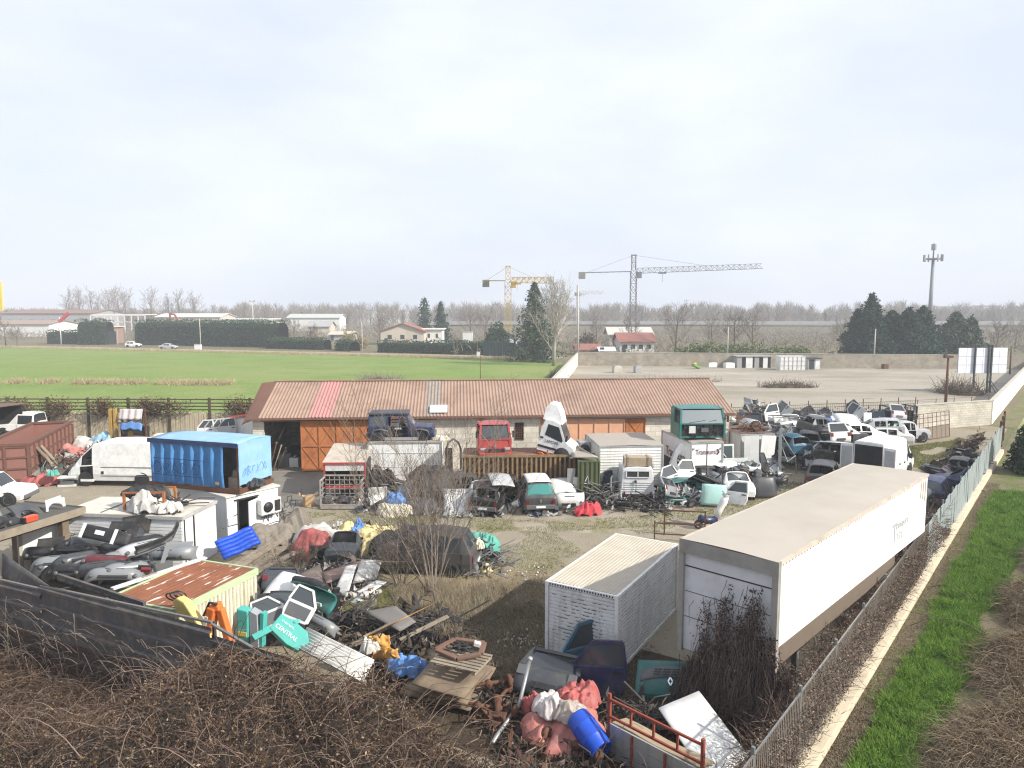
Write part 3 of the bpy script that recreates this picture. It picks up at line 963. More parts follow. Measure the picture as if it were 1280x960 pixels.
def crane(label,px,Y,top,jib_y,jx0,jx1,dy0,dy1,m,w,jibw,r):
 x = AT(px,400,Y).x
 root = thing('tower_crane',label,'crane',(x,Y,0))
 zt = AT(px,top,Y).z
 zj = AT(px,jib_y,Y).z
 mb = MB()
 lattice(mb,(0,0,0),(0,0,zj),w,w*1.1,r)
 mb.box((0,0,0.5),(w*3,w*3,1.0))
 mb.build('mast',m,root)
 mb = MB()
 lattice(mb,(0,0,zj+0.2),(0,0,zt),w*0.7,w,r*0.9)
 mb.box((0,0,zt),(w*0.9,w*0.6,0.3))
 mb.build('tower_head',m,root)
 xa,xb = AT(jx0[0],jx0[1],Y).x-x,AT(jx1[0],jx1[1],Y).x-x
 za,zb = AT(jx0[0],jx0[1],Y).z,AT(jx1[0],jx1[1],Y).z
 mb = MB()
 lattice(mb,(w*0.6,0,zj),(xb,dy1,zb),jibw,jibw*1.2,r*0.8,tri=True)
 mb.build('jib',m,root)
 mb = MB()
 mb.beam((-w*0.4,0.4,zj-0.2),(xa,dy0+0.4,za),r*1.4)
 mb.beam((-w*0.4,-0.4,zj-0.2),(xa,dy0-0.4,za),r*1.4)
 for k in range(8):
  t = k/8
  p = Vector((xa*t,dy0*t,zj+(za-zj)*t-0.2))
  mb.beam(p+Vector((0,0.5,0)),p-Vector((0,0.5,0)),r)
 mb.build('counter_jib',m,root)
 mb = MB()
 mb.box((xa+0.6,dy0,za-0.8),(1.9,1.4,2.0))
 mb.build('counterweight',mat('crane_ballast',(0.20,0.20,0.17),0.9),root)
 mb = MB()
 mb.box((w*0.9,-0.8,zj-1.3),(1.3,1.3,1.8))
 mb.build('cab',m,root)
 mb = MB()
 mb.box((xb*0.22,dy1*0.22,zj+(zb-zj)*0.22-jibw*0.5-0.25),(2.2,0.8,0.35))
 mb.beam((xb*0.22,dy1*0.22,zj-0.6),(xb*0.22,dy1*0.22,zj-3.2),r*0.6)
 mb.build('trolley',m,root)
 mb = MB()
 mb.beam((0,0,zt),(xa*0.85,dy0*0.85,za+0.2),r*0.45)
 mb.beam((0,0,zt),(xb*0.55,dy1*0.55,zj+(zb-zj)*0.55+jibw*0.5),r*0.45)
 mb.build('tie_rope',m,root)
 return root
crane('faded yellow tower crane standing left of the tall ragged conifer',635,200,333,350,(604,350),(686,355),4,-24,CR_Y,1.7,1.5,0.16)
crane('tall grey tower crane with the longest jib above the low house',791,215,319,338.5,(725,341),(961,331),0,6,CR_G,1.7,1.5,0.15)
crane('small pale tower crane far behind the concrete street pole',722,420,357,365.5,(719,366),(759,365),0,12,CR_P,1.7,1.9,0.2)
x = AT(1162,400,265).x
tw = thing('radio_mast','tall grey phone mast with a ring of antennas above the conifers','mast',(x,265,0))
zt = AT(1163,304,265).z
zr = AT(1163,323,265).z
mb = MB();mb.tube([(0,0,0),(0,0,zr),],[0.85,0.48],12);mb.build('pole',mat('mast_steel',(0.17,0.18,0.19),0.6),tw)
mb = MB();mb.tube([(0,0,zr-0.4),(0,0,zt)],[0.28,0.2],8);mb.build('top_pole',CR_G,tw)
mb = MB()
mb.lathe([(0.7,zr-0.5),(2.4,zr-0.5),(2.4,zr-0.3),(0.7,zr-0.3)],14)
for i in range(12):
 a = i*math.pi/6
 mb.beam((0.5*math.cos(a),0.5*math.sin(a),zr),(2.9*math.cos(a),2.9*math.sin(a),zr),0.14)
mb.build('platform',CR_G,tw)
for i in range(12):
 a = i*math.pi/6
 q = MB();q.box((3.0*math.cos(a),3.0*math.sin(a),zr+0.1),(0.42,0.30,2.4),rot=(0,0,a));q.build('antenna',CR_P if i%3==0 else CR_G,tw)
for i in range(3):
 a = i*2.1
 q = MB();q.box((0.55*math.cos(a),0.55*math.sin(a),zt-1.4),(0.5,0.5,2.2),rot=(0,0,a));q.build('antenna',CR_P,tw)
 # far buildings
F_WHITE = mat('far_white_wall',(0.66,0.65,0.62),0.9,dirt=0.2,dscale=0.2)
F_CREAM = mat('far_cream_wall',(0.52,0.46,0.38),0.9,dirt=0.25,dscale=0.2)
F_GREY = mat('far_grey_wall',(0.32,0.32,0.32),0.9,dirt=0.2,dscale=0.2)
F_TILE = mat('far_red_tiles',(0.27,0.11,0.085),0.9,dirt=0.4,dscale=0.6)
F_DARK = mat('far_dark_sheet',(0.035,0.04,0.045),0.8,dirt=0.2)
F_WIN = glassmat('far_window_glass',(0.03,0.035,0.04),0.15)
def house(name,label,px0,px1,Y,pyb,pye,pyr,wall,roof,depth=9.0,cat='house',wins=3,ridge_along=True,door=True,flat=False,ry=0.0):
 x0,x1 = AT(px0,420,Y).x,AT(px1,420,Y).x
 W = x1-x0
 e = AT(px0,pye,Y).z
 r = AT(px0,pyr,Y+depth*0.5).z if not flat else e+0.3
 o = thing(name,label,cat,(x0,Y,0),ry)
 mb = MB()
 mb.span((0,0,0),(W,depth,e))
 if not flat and not ridge_along:
  mb.prism([(0.0,e),(W,e),(W/2,r)],depth-0.1,M=Mx((0,0.05,0)))
 if not flat and ridge_along:
  mb.add([(0.05,0,e),(0.05,depth,e),(0.05,depth/2,r),(W-0.05,0,e),(W-0.05,depth,e),(W-0.05,depth/2,r)],[(0,2,1),(3,4,5)])
 mb.build('wall',wall,o)
 mb = MB()
 ov = 0.6
 if flat:
  mb.span((-ov,-ov,e+0.003),(W+ov,depth+ov,e+0.35))
 elif ridge_along:
  for s in(0,1):
   y0 = -ov if s==0 else depth+ov
   mb.add([(-ov,y0,e-0.2),(W+ov,y0,e-0.2),(W+ov,depth/2,r+0.1),(-ov,depth/2,r+0.1),(-ov,y0,e+0.0),(W+ov,y0,e+0.0),(W+ov,depth/2,r+0.3),(-ov,depth/2,r+0.3)],[(0,1,2,3),(4,7,6,5),(0,4,5,1),(0,3,7,4),(1,5,6,2),(3,2,6,7)])
 else:
  for s in(0,1):
   xe = -ov if s==0 else W+ov
   mb.add([(xe,-ov,e-0.25),(xe,depth+ov,e-0.25),(W/2,depth+ov,r+0.05),(W/2,-ov,r+0.05),(xe,-ov,e+0.0),(xe,depth+ov,e+0.0),(W/2,depth+ov,r+0.3),(W/2,-ov,r+0.3)],[(0,1,2,3),(4,7,6,5),(0,4,5,1),(0,3,7,4),(1,5,6,2),(3,2,6,7)])
 mb.build('roof',roof,o)
 for i in range(wins):
  wx = W*(i+0.7)/(wins+0.4)
  q = MB();q.box((wx,-0.015,e*0.58),(min(1.3,W*0.12),0.06,min(1.3,e*0.35)));q.build('window',F_WIN,o)
 if door:
  q = MB();q.box((W*0.12,-0.015,1.05),(1.0,0.05,2.1));q.build('door',F_DARK,o)
 return o
house('farmhouse','cream farmhouse with a wide low red gable roof behind the dark hedge',476,530,225,430,414,404.5,F_CREAM,F_TILE,12,ridge_along=False)
house('annex','small white flat roofed annex right of the red farmhouse',529,553,230,430,412,411,F_WHITE,F_WHITE,7,flat=True,wins=2,cat='building')
house('low_house','white single storey house with hipped red roof under the grey crane',775,818,178,440,427,417,F_WHITE,F_TILE,10,wins=4)
house('long_shed','long grey roofed shed behind the low white house',762,815,205,435,418,410,F_CREAM,mat('pale_fibre_roof',(0.5,0.48,0.44),0.9),10,wins=0,cat='shed')
house('red_shed','small red roofed sheds left of the low white house',722,750,172,440,437,431,F_GREY,F_TILE,6,wins=0,cat='shed',door=False)
house('garden_shed','white garden shed beside the red sheds',751,767,168,441,438,435,F_WHITE,F_WHITE,4,wins=1,cat='shed')
house('gatehouse','brick gatehouse with pale lintel behind the dark sliding gate',116,142,236,432,409,404,mat('far_brick',(0.27,0.17,0.13),0.9),F_CREAM,6,flat=True,wins=1,cat='building')
g0,g1 = AT(117,430,228),AT(146,430,228)
q = thing('sliding_gate','dark sheet sliding gate in front of the brick gatehouse','gate',(g0.x,228,0))
mb = MB();mb.span((0,0,0.1),(g1.x-g0.x,0.12,4.2));mb.build('leaf',F_DARK,q)
for xx in(-0.2,g1.x-g0.x+0.2):
 mb = MB();mb.box((xx,0,2.3),(0.35,0.35,4.6));mb.build('post',F_GREY,q)
house('factory_hall','long grey factory hall with brown roof line on the far left',4,118,380,405,391.5,387.5,F_GREY,mat('brown_roof_sheet',(0.22,0.13,0.10),0.8),30,wins=8,cat='factory')
house('warehouse','low white warehouse behind the leftmost hedge',-20,62,300,420,405,401,F_WHITE,mat('rusty_roof_far',(0.30,0.22,0.17),0.8),20,wins=0,cat='warehouse')
house('warehouse','pale warehouse with a white strip roof right of the framed canopy',196,276,360,405,396,392.5,F_CREAM,F_WHITE,20,wins=6,cat='warehouse')
house('warehouse','low white shed roof showing above the longest hedge',276,336,290,420,399.5,398,F_WHITE,F_WHITE,14,wins=0,flat=True,cat='warehouse')
house('greenhouse','pale low greenhouse roofs beyond the left fields',360,425,380,410,397,393,F_WHITE,mat('greenhouse_roof',(0.45,0.47,0.45),0.6),14,wins=0,cat='greenhouse')
house('factory_hall','bright white factory hall on the skyline left of the slim conifer',447,478,520,400,387.5,386,F_WHITE,F_WHITE,20,wins=0,flat=True,cat='factory')
house('factory_hall','bright white factory hall on the skyline right behind the farmhouse',482,524,540,400,388,386.5,F_WHITE,F_WHITE,20,wins=0,flat=True,cat='factory')
house('barn','grey barn roof behind the bare tree above the low hedge',385,412,300,420,408,402,F_CREAM,F_GREY,10,wins=0,cat='barn')
house('barn','low pinkish shed roof left of the red farmhouse',412,440,260,425,418,415,F_GREY,F_CREAM,8,wins=0,cat='barn')
x0,x1 = AT(113,395,340).x,AT(181,395,340).x
q = thing('steel_canopy','open white steel frame canopy beside the brown roofed factory','canopy',(x0,340,0))
mb = MB()
for i in range(9):
 mb.beam(((x1-x0)*i/8,0,0),((x1-x0)*i/8,0,8.6),0.35)
for z in(5.5,8.6):
 mb.beam((0,0,z),(x1-x0,0,z),0.35)
mb.build('frame',F_WHITE,q)
mb = MB();mb.span((0,0.3,8.8),(x1-x0,12,9.1));mb.build('roof',F_WHITE,q)
for i,(p0,p1,pt,Y,lab)in enumerate(((1165,1178,384,640,'hazy apartment block just right of the phone mast'),(1178,1194,384,650,'second hazy apartment block right of the phone mast'),(1197,1213,385,660,'hazy apartment block in the middle of the far right row'),(1213,1228,386,670,'lower hazy apartment block beside the tallest one'),(1229,1250,383,620,'tallest hazy apartment block at the far right'),(1274,1296,384,640,'hazy apartment block cut by the right picture edge'))):
 x0,x1 = AT(p0,400,Y).x,AT(p1,400,Y).x
 e = AT(p0,pt,Y).z
 o = thing('apartment_block',lab,'apartment block',(x0,Y,0),0,'apartment blocks on the far skyline')
 mb = MB();mb.span((0,0,0),(x1-x0,14,e));mb.build('wall',F_CREAM if i%2 else F_WHITE,o)
 mb = MB();mb.span((-0.5,-0.5,e+0.003),(x1-x0+0.5,14.5,e+0.8));mb.build('roof',F_GREY,o)
 mb = MB()
 for a in range(3):
  for b in range(5):
   mb.box(((x1-x0)*(a+0.5)/3,-0.02,e*(b+0.6)/5.4),(1.6,0.08,1.4))
 mb.build('window_row',F_WIN,o)
mb = MB()
mb.grid(40,3,lambda u,v:(-40+u*420,330+v*14,[0,4.6,4.6,0][int(round(v*3))]*(0.9+0.1*math.sin(u*9))),sm=False)
e_ = mb.build('embankment',ground_mat('embankment_soil',(0.15,0.13,0.10),[((0.12,0.12,0.06),0.1,0.5,0.65,0.8)]))
e_['kind'] = 'structure'
mb = MB();mb.span((0,0,0),(420,0.4,1.6))
for i in range(140):
 mb.box((i*3,-0.03,0.8),(0.12,0.1,1.6))
tag(mb.build('noise_barrier',F_GREY),'long grey barrier on the embankment behind the bare trees','barrier')
bpy.data.objects['noise_barrier'].location = (-40,333.5,4.4)
def pole(label,px,pyb,pyt,r=0.09,m=None,name='pole',cat='pole',Y=None,head=None,back=0.0):
 q = P(px,pyb)if Y is None else AT(px,420,Y)
 z = AT(px,pyt,q.y).z
 o = thing(name,label,cat,(q.x,q.y,0))
 mb = MB();mb.tube([(0,0,0),(0,0,z)],[r*1.2,r*0.8],8);mb.build('shaft',m or STEEL,o)
 if head=='arm':
  mb = MB();mb.beam((0,0,z),(1.4,0,z+0.2),r);mb.box((1.5,0,z+0.15),(0.7,0.25,0.12));mb.build('lamp_head',m or STEEL,o)
 if head=='flood':
  mb = MB();mb.box((0,0,z),(2.4,0.3,0.25));mb.box((-0.9,-0.2,z+0.4),(0.6,0.4,0.6));mb.box((0.9,-0.2,z+0.4),(0.6,0.4,0.6));mb.build('lamp_head',m or STEEL,o)
 if head=='cap':
  mb = MB();mb.box((0,0,z),(0.9,0.5,0.25));mb.box((-0.35,0,z+0.2),(0.3,0.3,0.2));mb.build('lamp_head',m or STEEL,o)
 return o
PALEP = mat('pale_concrete_pole',(0.48,0.45,0.40),0.9)
pole('thin pale pole in front of the longest hedge',251,436.5,398,0.11,PALEP)
pole('thin pale pole beside the tall tan bush',453,443,402,0.10,PALEP)
pole('rusty steel stake standing in the field behind the hall roof',600.5,478,443,0.05,RUST)
pole('pale concrete street pole left of the gravel lot',722,446,356,0.2,PALEP,'street_pole')
pole('thin pale pole beside the dark sheet gate by the conifer',668,449,404,0.09,PALEP)
pole('thin wooden pole behind the far lot wall',910,445,409,0.12,PALEP,Y=150)
pole('tall flood light mast behind the longest hedge',317,430,377,0.22,PALEP,'floodlight_mast','mast',290,'flood')
pole('pale lamp pole by the conifer clump',1094,445,411,0.12,PALEP,Y=141)
pole('leaning dark iron post with a box on top in the gravel lot',1182,503,446,0.14,RUST,'iron_post','post',None,'cap')
pole('thin dark pole at the corner of the white wall',1262,468,432,0.12,RUST)
q = P(73,431)+nrm_*1
o = thing('barrier_pole','white pole with a raised red arm at the left end of the hedge','barrier',(q.x,q.y,0))
mb = MB();mb.tube([(0,0,0),(0,0,8.6)],0.16,8);mb.build('shaft',F_WHITE,o)
mb = MB();mb.beam((-0.3,0,7.2),(3.1,0,10.0),0.5,0.9);mb.build('arm',mat('signal_red',(0.50,0.05,0.06),0.6),o)
q = AT(216,405,300)
o = thing('loader_arm','red folded crane arm poking up above the long hedge','crane arm',(q.x,300,0))
mb = MB();mb.beam((-1.2,0,0),(-1.0,0,9.6),0.7);mb.beam((-1.0,0,9.4),(0.8,0,9.2),0.6);mb.beam((0.8,0,9.4),(2.6,0,6.0),0.6);mb.build('boom',mat('far_red_paint',(0.30,0.05,0.04),0.7),o)
q = AT(-2,380,250)
o = thing('sign_tower','tall plain yellow sign tower cut by the left picture edge','sign',(q.x-1.2,250,0))
zt = AT(0,352,250).z
zb = AT(0,388,250).z
mb = MB();mb.span((-1.6,0,zb),(2.5,0.8,zt));mb.build('sign_face',mat('sign_yellow',(0.68,0.50,0.08),0.6),o)
mb = MB();mb.box((0,0.4,zb/2),(0.6,0.4,zb));mb.build('post',F_GREY,o)
for px,py,wd,hh,lab in((246,437,1.7,1.4,'small white meter box below the thin pale pole'),(584,428,2.6,5.2,'white upright box right of the annex'),(597,446,0.8,1.1,'tiny pale cabinet at the road edge near the dark sheds')):
 q = P(px,py+(12 if hh>3 else 0))+nrm_*0.5
 o = thing('utility_box',lab,'box',(q.x,q.y,0))
 mb = MB();mb.box((0,0,hh/2),(wd,wd*0.6,hh));mb.build('cabinet',F_WHITE,o,bevel=0.03)
 mb = MB();mb.box((0,0,hh+0.04),(wd*1.08,wd*0.68,0.08));mb.build('lid',F_GREY,o)
a,b = P(592,447.5)+nrm_*6,P(634,449)+nrm_*6
o_,L,rz = along(a,b)
o = thing('sheet_fence','dark green sheet fence right of the last hedge','fence',o_,rz)
for i in range(5):
 mb = MB();mb.span((L*i/5+0.06,0,0.1),(L*(i+1)/5-0.06,0.1,3.4));mb.build('sheet_panel',mat('dark_green_sheet',(0.03,0.06,0.055),0.7),o)
a,b = P(638,449.5)+nrm_*5,P(665,450)+nrm_*5
o_,L,rz = along(a,b)
o = thing('sheet_gate','grey corrugated sheet gate in front of the ragged conifer','gate',o_,rz)
for i in range(8):
 mb = MB();mb.span((L*i/8+0.04,0,0.1),(L*(i+1)/8-0.04,0.08,3.3));mb.build('board',mat('grey_sheet_far',(0.16,0.16,0.17),0.7),o)
house('dark_shed','dark tarred shed with purple grey junk roof by the yellow crane',610,640,190,440,428,419,F_DARK,F_DARK,7,wins=0,cat='shed',door=False)
house('dark_shed','dark shed with pale roof edge left of the ragged conifer',640,663,180,443,432,425,F_DARK,F_GREY,6,wins=0,cat='shed',door=False)
LW = mat('lot_white_panel',(0.70,0.70,0.68),0.7,dirt=0.3,dscale=1.0)
q = P(921,460)
o = thing('open_cabin','grey open fronted cabin with three bays against the lot wall','cabin',(q.x,q.y,0))
W = AT(964,460,q.y).x-q.x
mb = MB();mb.span((0,2.2,0),(W,2.35,2.1));mb.span((0,0,0),(0.1,2.2,2.1));mb.span((W-0.1,0,0),(W,2.2,2.1));mb.build('wall',F_GREY,o)
mb = MB();mb.span((-0.2,-0.2,2.1),(W+0.2,2.5,2.25));mb.build('roof',F_GREY,o)
for i in range(4):
 mb = MB();mb.span((W*i/4+0.05,-0.03,0),(W*i/4+W/8+(0.5 if i==1 else 0.1),0.03,2.05));mb.build('panel',LW if i in(1,3)else F_GREY,o)
q = P(975,463)
o = thing('panel_container','white framed panel container standing in the gravel lot','container',(q.x,q.y,0))
W = AT(1007,463,q.y).x-q.x
mb = MB();mb.span((0,0,0),(W,2.4,2.5));mb.build('body',LW,o)
mb = MB()
for i in range(7):
 mb.beam((W*i/6,-0.03,0),(W*i/6,-0.03,2.5),0.06)
for z in(0.03,0.85,1.7,2.47):
 mb.beam((0,-0.03,z),(W,-0.03,z),0.05)
mb.build('ribs',F_GREY,o)
q = P(1010,462)
o = thing('site_hut','small hut with a dark doorway right of the white panel container','hut',(q.x,q.y,0))
W = AT(1025,462,q.y).x-q.x
mb = MB();mb.span((0,0,0),(W,2,2.0));mb.build('wall',F_GREY,o)
mb = MB();mb.span((-0.3,-0.3,2.003),(W+0.3,2.2,2.12));mb.build('roof',F_DARK,o)
mb = MB();mb.span((0.15,-0.02,0.05),(1.1,0.02,1.85));mb.build('door',F_DARK,o)
mb = MB();mb.span((1.3,-0.02,0.05),(W-0.1,0.02,1.9));mb.build('panel',LW,o)
for px,py,wd,dp,hh,m,nm,lab,ct in((771,466,1.4,1.2,1.2,CONC,'concrete_block','pale concrete block near the front of the lot, left one','block'),(797,466,1.2,1.0,1.2,F_GREY,'concrete_block','dark concrete block standing right of the pale one','block'),(911,460,1.8,1.2,1.0,LW,'white_tank','white tank lying left of the open fronted cabin','tank'),(891,459,1.7,0.3,0.9,LW,'white_sheet','white sheet leaning on the lot wall','sheet'),(1106,461,1.0,0.8,0.9,RUST,'rusty_crate','small rusty crate on the far edge of the lot','crate'),(1156,460,2.0,1.0,0.8,WOOD,'pallet_stack','small stack of grey pallets by the lot wall','pallets'),(1178,460,1.8,1.2,1.0,RUST,'scrap_pile','small brown scrap pile near the billboard','scrap')):
 q = P(px,py)
 o = thing(nm,lab,ct,(q.x,q.y,0),0.2)
 mb = MB()
 mb.box((0,0,hh*0.45),(wd,dp,hh*0.9))
 mb.build('body',m,o,bevel=0.06)
 mb = MB()
 mb.box((0.05,0,hh*0.95),(wd*0.8,dp*0.8,hh*0.1),rot=(0,0.03,0.1))
 mb.build('top_slab',m,o)
q = P(870,461)
o = thing('small_dumper','little green and yellow machine on the lot ground','machine',(q.x,q.y,0),0.6)
mb = MB();mb.box((0,0,0.5),(1.7,0.7,0.45),rot=(0,0.35,0));mb.build('body',mat('machine_green',(0.10,0.25,0.05),0.6),o)
mb = MB();mb.box((-0.5,0,0.95),(0.6,0.6,0.4),rot=(0,0.35,0));mb.build('hood',mat('machine_yellow',(0.6,0.5,0.08),0.6),o)
q0,q1 = AT(1198,450,92),AT(1259,450,93)
zb,zt = AT(1198,467,92).z,AT(1198,435,92).z
o_,L,rz = along(q0,q1)
o = thing('billboard','large white gridded billboard on dark braced posts in the gravel lot','billboard',o_,rz)
mb = MB()
for i in range(6):
 for j in range(3):
  mb.span((L*i/6+0.02,0,zb+(zt-zb)*j/3+0.02),(L*(i+1)/6-0.02,0.06,zb+(zt-zb)*(j+1)/3-0.02))
mb.build('panel',mat('billboard_white',(0.66,0.68,0.74),0.6,dirt=0.15),o)
mb = MB();mb.span((0,0.064,zb),(L,0.14,zt));mb.build('backing',F_GREY,o)
for fx in(0.32,0.60,0.66):
 mb = MB()
 mb.box((L*fx,-0.15,(zt+0.4)/2),(0.16,0.2,zt+0.4))
 mb.beam((L*fx,-0.2,1.6),(L*fx+0.7,-0.9,0.02),0.08)
 mb.beam((L*fx,-0.2,1.6),(L*fx-0.6,-0.9,0.02),0.08)
 mb.build('post',F_DARK,o)
def brush_heap(label,px,py,rx,ry,h,n,m,seed,name='brush_heap',group=None,leaf=0.25,Y=None):
 q = P(px,py)
 o = thing(name,label,'brush',(q.x,q.y,0),0,group)
 rng = np.random.RandomState(seed)
 a = rng.uniform(0,6.28,n);rr = np.sqrt(rng.uniform(0,1,n))
 b = np.stack([np.cos(a)*rr*rx,np.sin(a)*rr*ry,np.zeros(n)],1)
 b[:,2] = h*(1-rr**2)*rng.uniform(0,0.6,n)
 d = unit(rng.normal(size=(n,3))+np.array([0,0,0.7]))
 L = rng.uniform(0.4,1.2,n)[:,None]*h
 p = np.stack([b,b+d*L*0.5,b+d*L+rng.normal(size=(n,3))*0.15*h],1)
 v,f = tubes(p,np.tile([[0.03,0.022,0.012]],(n,1))*(0.6+0.4*h))
 fast_mesh('twigs',v,f,m,o)
 mb = MB()
 mb.lathe([(1.0,-0.02),(0.8,0.35),(0.45,0.55),(0.02,0.62)],12,M=Mx(sc=(rx*0.85,ry*0.85,h*0.8)))
 mb.build('mound',G_SOIL,o)
 return o
brush_heap('brown brush heap with weeds in the middle of the gravel lot',985,484,4.2,1.6,1.0,420,BARK_D,301)
brush_heap('dry brush at the foot of the leaning iron post in the lot',1200,492,2.5,3.0,1.8,420,BARK_D,302)
brush_heap('dry brush by the pale rendered wall behind the hall',697,474,1.5,5.0,1.2,300,BARK_D,303)
brush_heap('dry weeds behind the hall roof ridge in the lot',830,477,9.0,1.5,0.9,420,BARK_G,304)
brush_heap('dry brush mound in the field behind the hall roof',476,478,3.6,1.6,1.3,420,BARK_G,305)
rng = np.random.RandomState(77)
n = 8000
u = rng.uniform(0,1,n)
p0,p1 = P(-40,478),P(300,481)
c = np.array(p0)[None]*(1-u[:,None])+np.array(p1)[None]*u[:,None]
dens = np.array([noise.noise(Vector((x*0.22,0,3)))for x in c[:,0]])
keep = dens>-0.12
c = c[keep];k = len(c)
c[:,1]+=rng.normal(size=k)*0.9
n2 = 9000
uu = rng.uniform(0,1,n2)[:,None]
c2 = np.array(P(-20,434))[None]*(1-uu)+np.array(P(690,450.5))[None]*uu
c2[:,1]+=rng.normal(size=n2)*1.0
c = np.concatenate([c,c2]);k = len(c)
L = rng.uniform(0.3,0.9,k)[:,None]
d = unit(rng.normal(size=(k,3))*0.5+np.array([0,0,1.0]))
p = np.stack([c,c+d*L*0.6,c+d*L+rng.normal(size=(k,3))*0.12],1)
v,q = tubes(p,np.tile([[0.03,0.025,0.01]],(k,1)))
tag(fast_mesh('dry_grass',v,q,leafmat('straw',[(0.30,0.24,0.13),(0.42,0.35,0.20),(0.22,0.19,0.10)])),'straw coloured dry grass along the field ditch',None,None,'stuff')
# the long hall
HA,HB = Vector((-16.9,45.6,0)),Vector((15.0,48.0,0))
h_rz = math.atan2((HB-HA).y,(HB-HA).x)
HL = (HB-HA).length
hall = thing('hall','long low block hall with a ribbed red brown roof and orange rusty doors','hall',HA,h_rz)
EAVE,RIDGE,RUN = 3.62,5.5,5.2
ROOFM = mat('red_brown_roof_sheet',(0.315,0.21,0.155),0.75,dirt=0.5,dcol=(0.14,0.085,0.065),dscale=0.5,streak=0.12,var=0.15)
ROOFD = mat('dark_verge_sheet',(0.16,0.075,0.05),0.8,dirt=0.4)
ROOFP = mat('faded_pink_sheet',(0.42,0.19,0.175),0.75,dirt=0.6,dcol=(0.36,0.24,0.2),dscale=3)
ROOFG = mat('weathered_grey_sheet',(0.24,0.20,0.17),0.8,dirt=0.7,dcol=(0.36,0.31,0.26),dscale=4)
def rib(x,pitch):
 t = (x/pitch)%1.0
 return 0.055*max(0.0,min(1.0,2.4*(0.5-abs(t-0.5))-0.25))/0.95
def roof_part(name,x0,x1,m,front=True,lift=0.0,u0=0.0,u1=1.0,pitch=0.225):
 nx = int((x1-x0)/pitch*8)
 mb = MB()
 def fn(u,v):
  x = x0+(x1-x0)*u
  t = u0+(u1-u0)*v
  y = t*RUN if front else 2*RUN-t*RUN
  z = EAVE+(RIDGE-EAVE)*t+rib(x,pitch)+lift+0.02*noise.noise(Vector((x*0.8,y*0.6,0)))
  return(x,y,z)
 mb.grid(nx,4,fn,sm=False)
 return mb.build(name,m,hall)
segs = [(0.5,3.75,ROOFM),(3.75,5.15,ROOFP),(5.15,11.2,ROOFM),(11.2,12.2,ROOFG),(12.2,22.0,ROOFM),(22.0,HL+0.15,ROOFM)]
for i,(a,b,m)in enumerate(segs):
 o = roof_part('roof',a,b,m,lift=0.012*(i%2))
 if m is ROOFP:o['label'] = 'faded pink roof sheets'
 if m is ROOFG:o['label'] = 'weathered grey roof sheets'
roof_part('roof',0.5,HL+0.15,ROOFM,front=False)
mb = MB()
mb.grid(4,8,lambda u,v:(-0.55+u*1.08,v*RUN,EAVE-0.10+(RIDGE-EAVE)*v+0.12*u**0.5-0.35*(1-u)*(1-v)),sm=False)
mb.grid(4,8,lambda u,v:(-0.55+u*1.08,2*RUN-v*RUN,EAVE-0.10+(RIDGE-EAVE)*v+0.12*u**0.5-0.35*(1-u)*(1-v)),sm=False)
mb.build('verge_sheet',ROOFD,hall)
mb = MB()
mb.beam((0.4,RUN,RIDGE+0.07),(HL+0.15,RUN,RIDGE+0.07),0.3,0.06)
mb.build('ridge_cap',ROOFM,hall)
mb = MB()
mb.beam((-0.3,0.02,EAVE-0.05),(HL+0.15,0.02,EAVE-0.05),0.16,0.14)
mb.build('gutter',ROOFD,hall)
mb = MB()
mb.box((12.1,0.75,EAVE+0.42),(1.15,1.0,0.06),rot=(math.atan2(RIDGE-EAVE,RUN),0,0))
mb.build('skylight',mat('white_skylight_sheet',(0.8,0.82,0.84),0.5,dirt=0.05),hall)
HW_ = block_mat('hall_block_wall',(0.72,0.67,0.57),(0.55,0.50,0.42),0.62,bump=0.4)
yw = 0.45
op = [(0.75,3.15,0,3.35),(7.75,7.76,0,0),(17.2,17.75,1.9,3.1)]
mb = MB()
mb.span((0.05,yw,0),(0.75,yw+0.2,EAVE-0.1))
mb.span((0.75,yw,3.35),(3.15,yw+0.2,EAVE-0.1))
mb.span((3.15,yw,0),(17.2,yw+0.2,EAVE-0.1))
mb.span((17.2,yw,0),(17.75,yw+0.2,1.9))
mb.span((17.2,yw,3.1),(17.75,yw+0.2,EAVE-0.1))
mb.span((17.75,yw,0),(HL-0.1,yw+0.2,EAVE-0.1))
mb.span((0.05,yw+0.2,0),(0.25,2*RUN-0.4,EAVE-0.1))
mb.span((HL-0.3,yw+0.2,0),(HL-0.1,2*RUN-0.4,EAVE-0.1))
mb.span((0.05,2*RUN-0.4,0),(HL-0.1,2*RUN-0.2,EAVE-0.1))
for xx in(0.06,HL-0.29):
 mb.prism([(0.4,EAVE-0.1),(2*RUN-0.4,EAVE-0.1),(RUN,RIDGE-0.15)],0.18,M=Matrix.Translation((xx,0,0))@Matrix(((0,1,0,0),(1,0,0,0),(0,0,1,0),(0,0,0,1))))
mb.build('wall',HW_,hall)
mb = MB();mb.span((3.4,yw+0.4,0),(3.6,9.5,3.5));mb.build('inner_wall',DARKIN,hall)
mb = MB();mb.span((0.3,yw+0.3,0.012),(3.4,9.6,0.03));mb.build('floor_slab',G_HARD,hall)
for xx in(14.9,19.0,HL-0.45):
 mb = MB();mb.box((xx,yw-0.03,1.75),(0.2,0.08,3.4));mb.build('pilaster',mat('orange_primer',(0.50,0.25,0.12),0.8,dirt=0.5),hall)
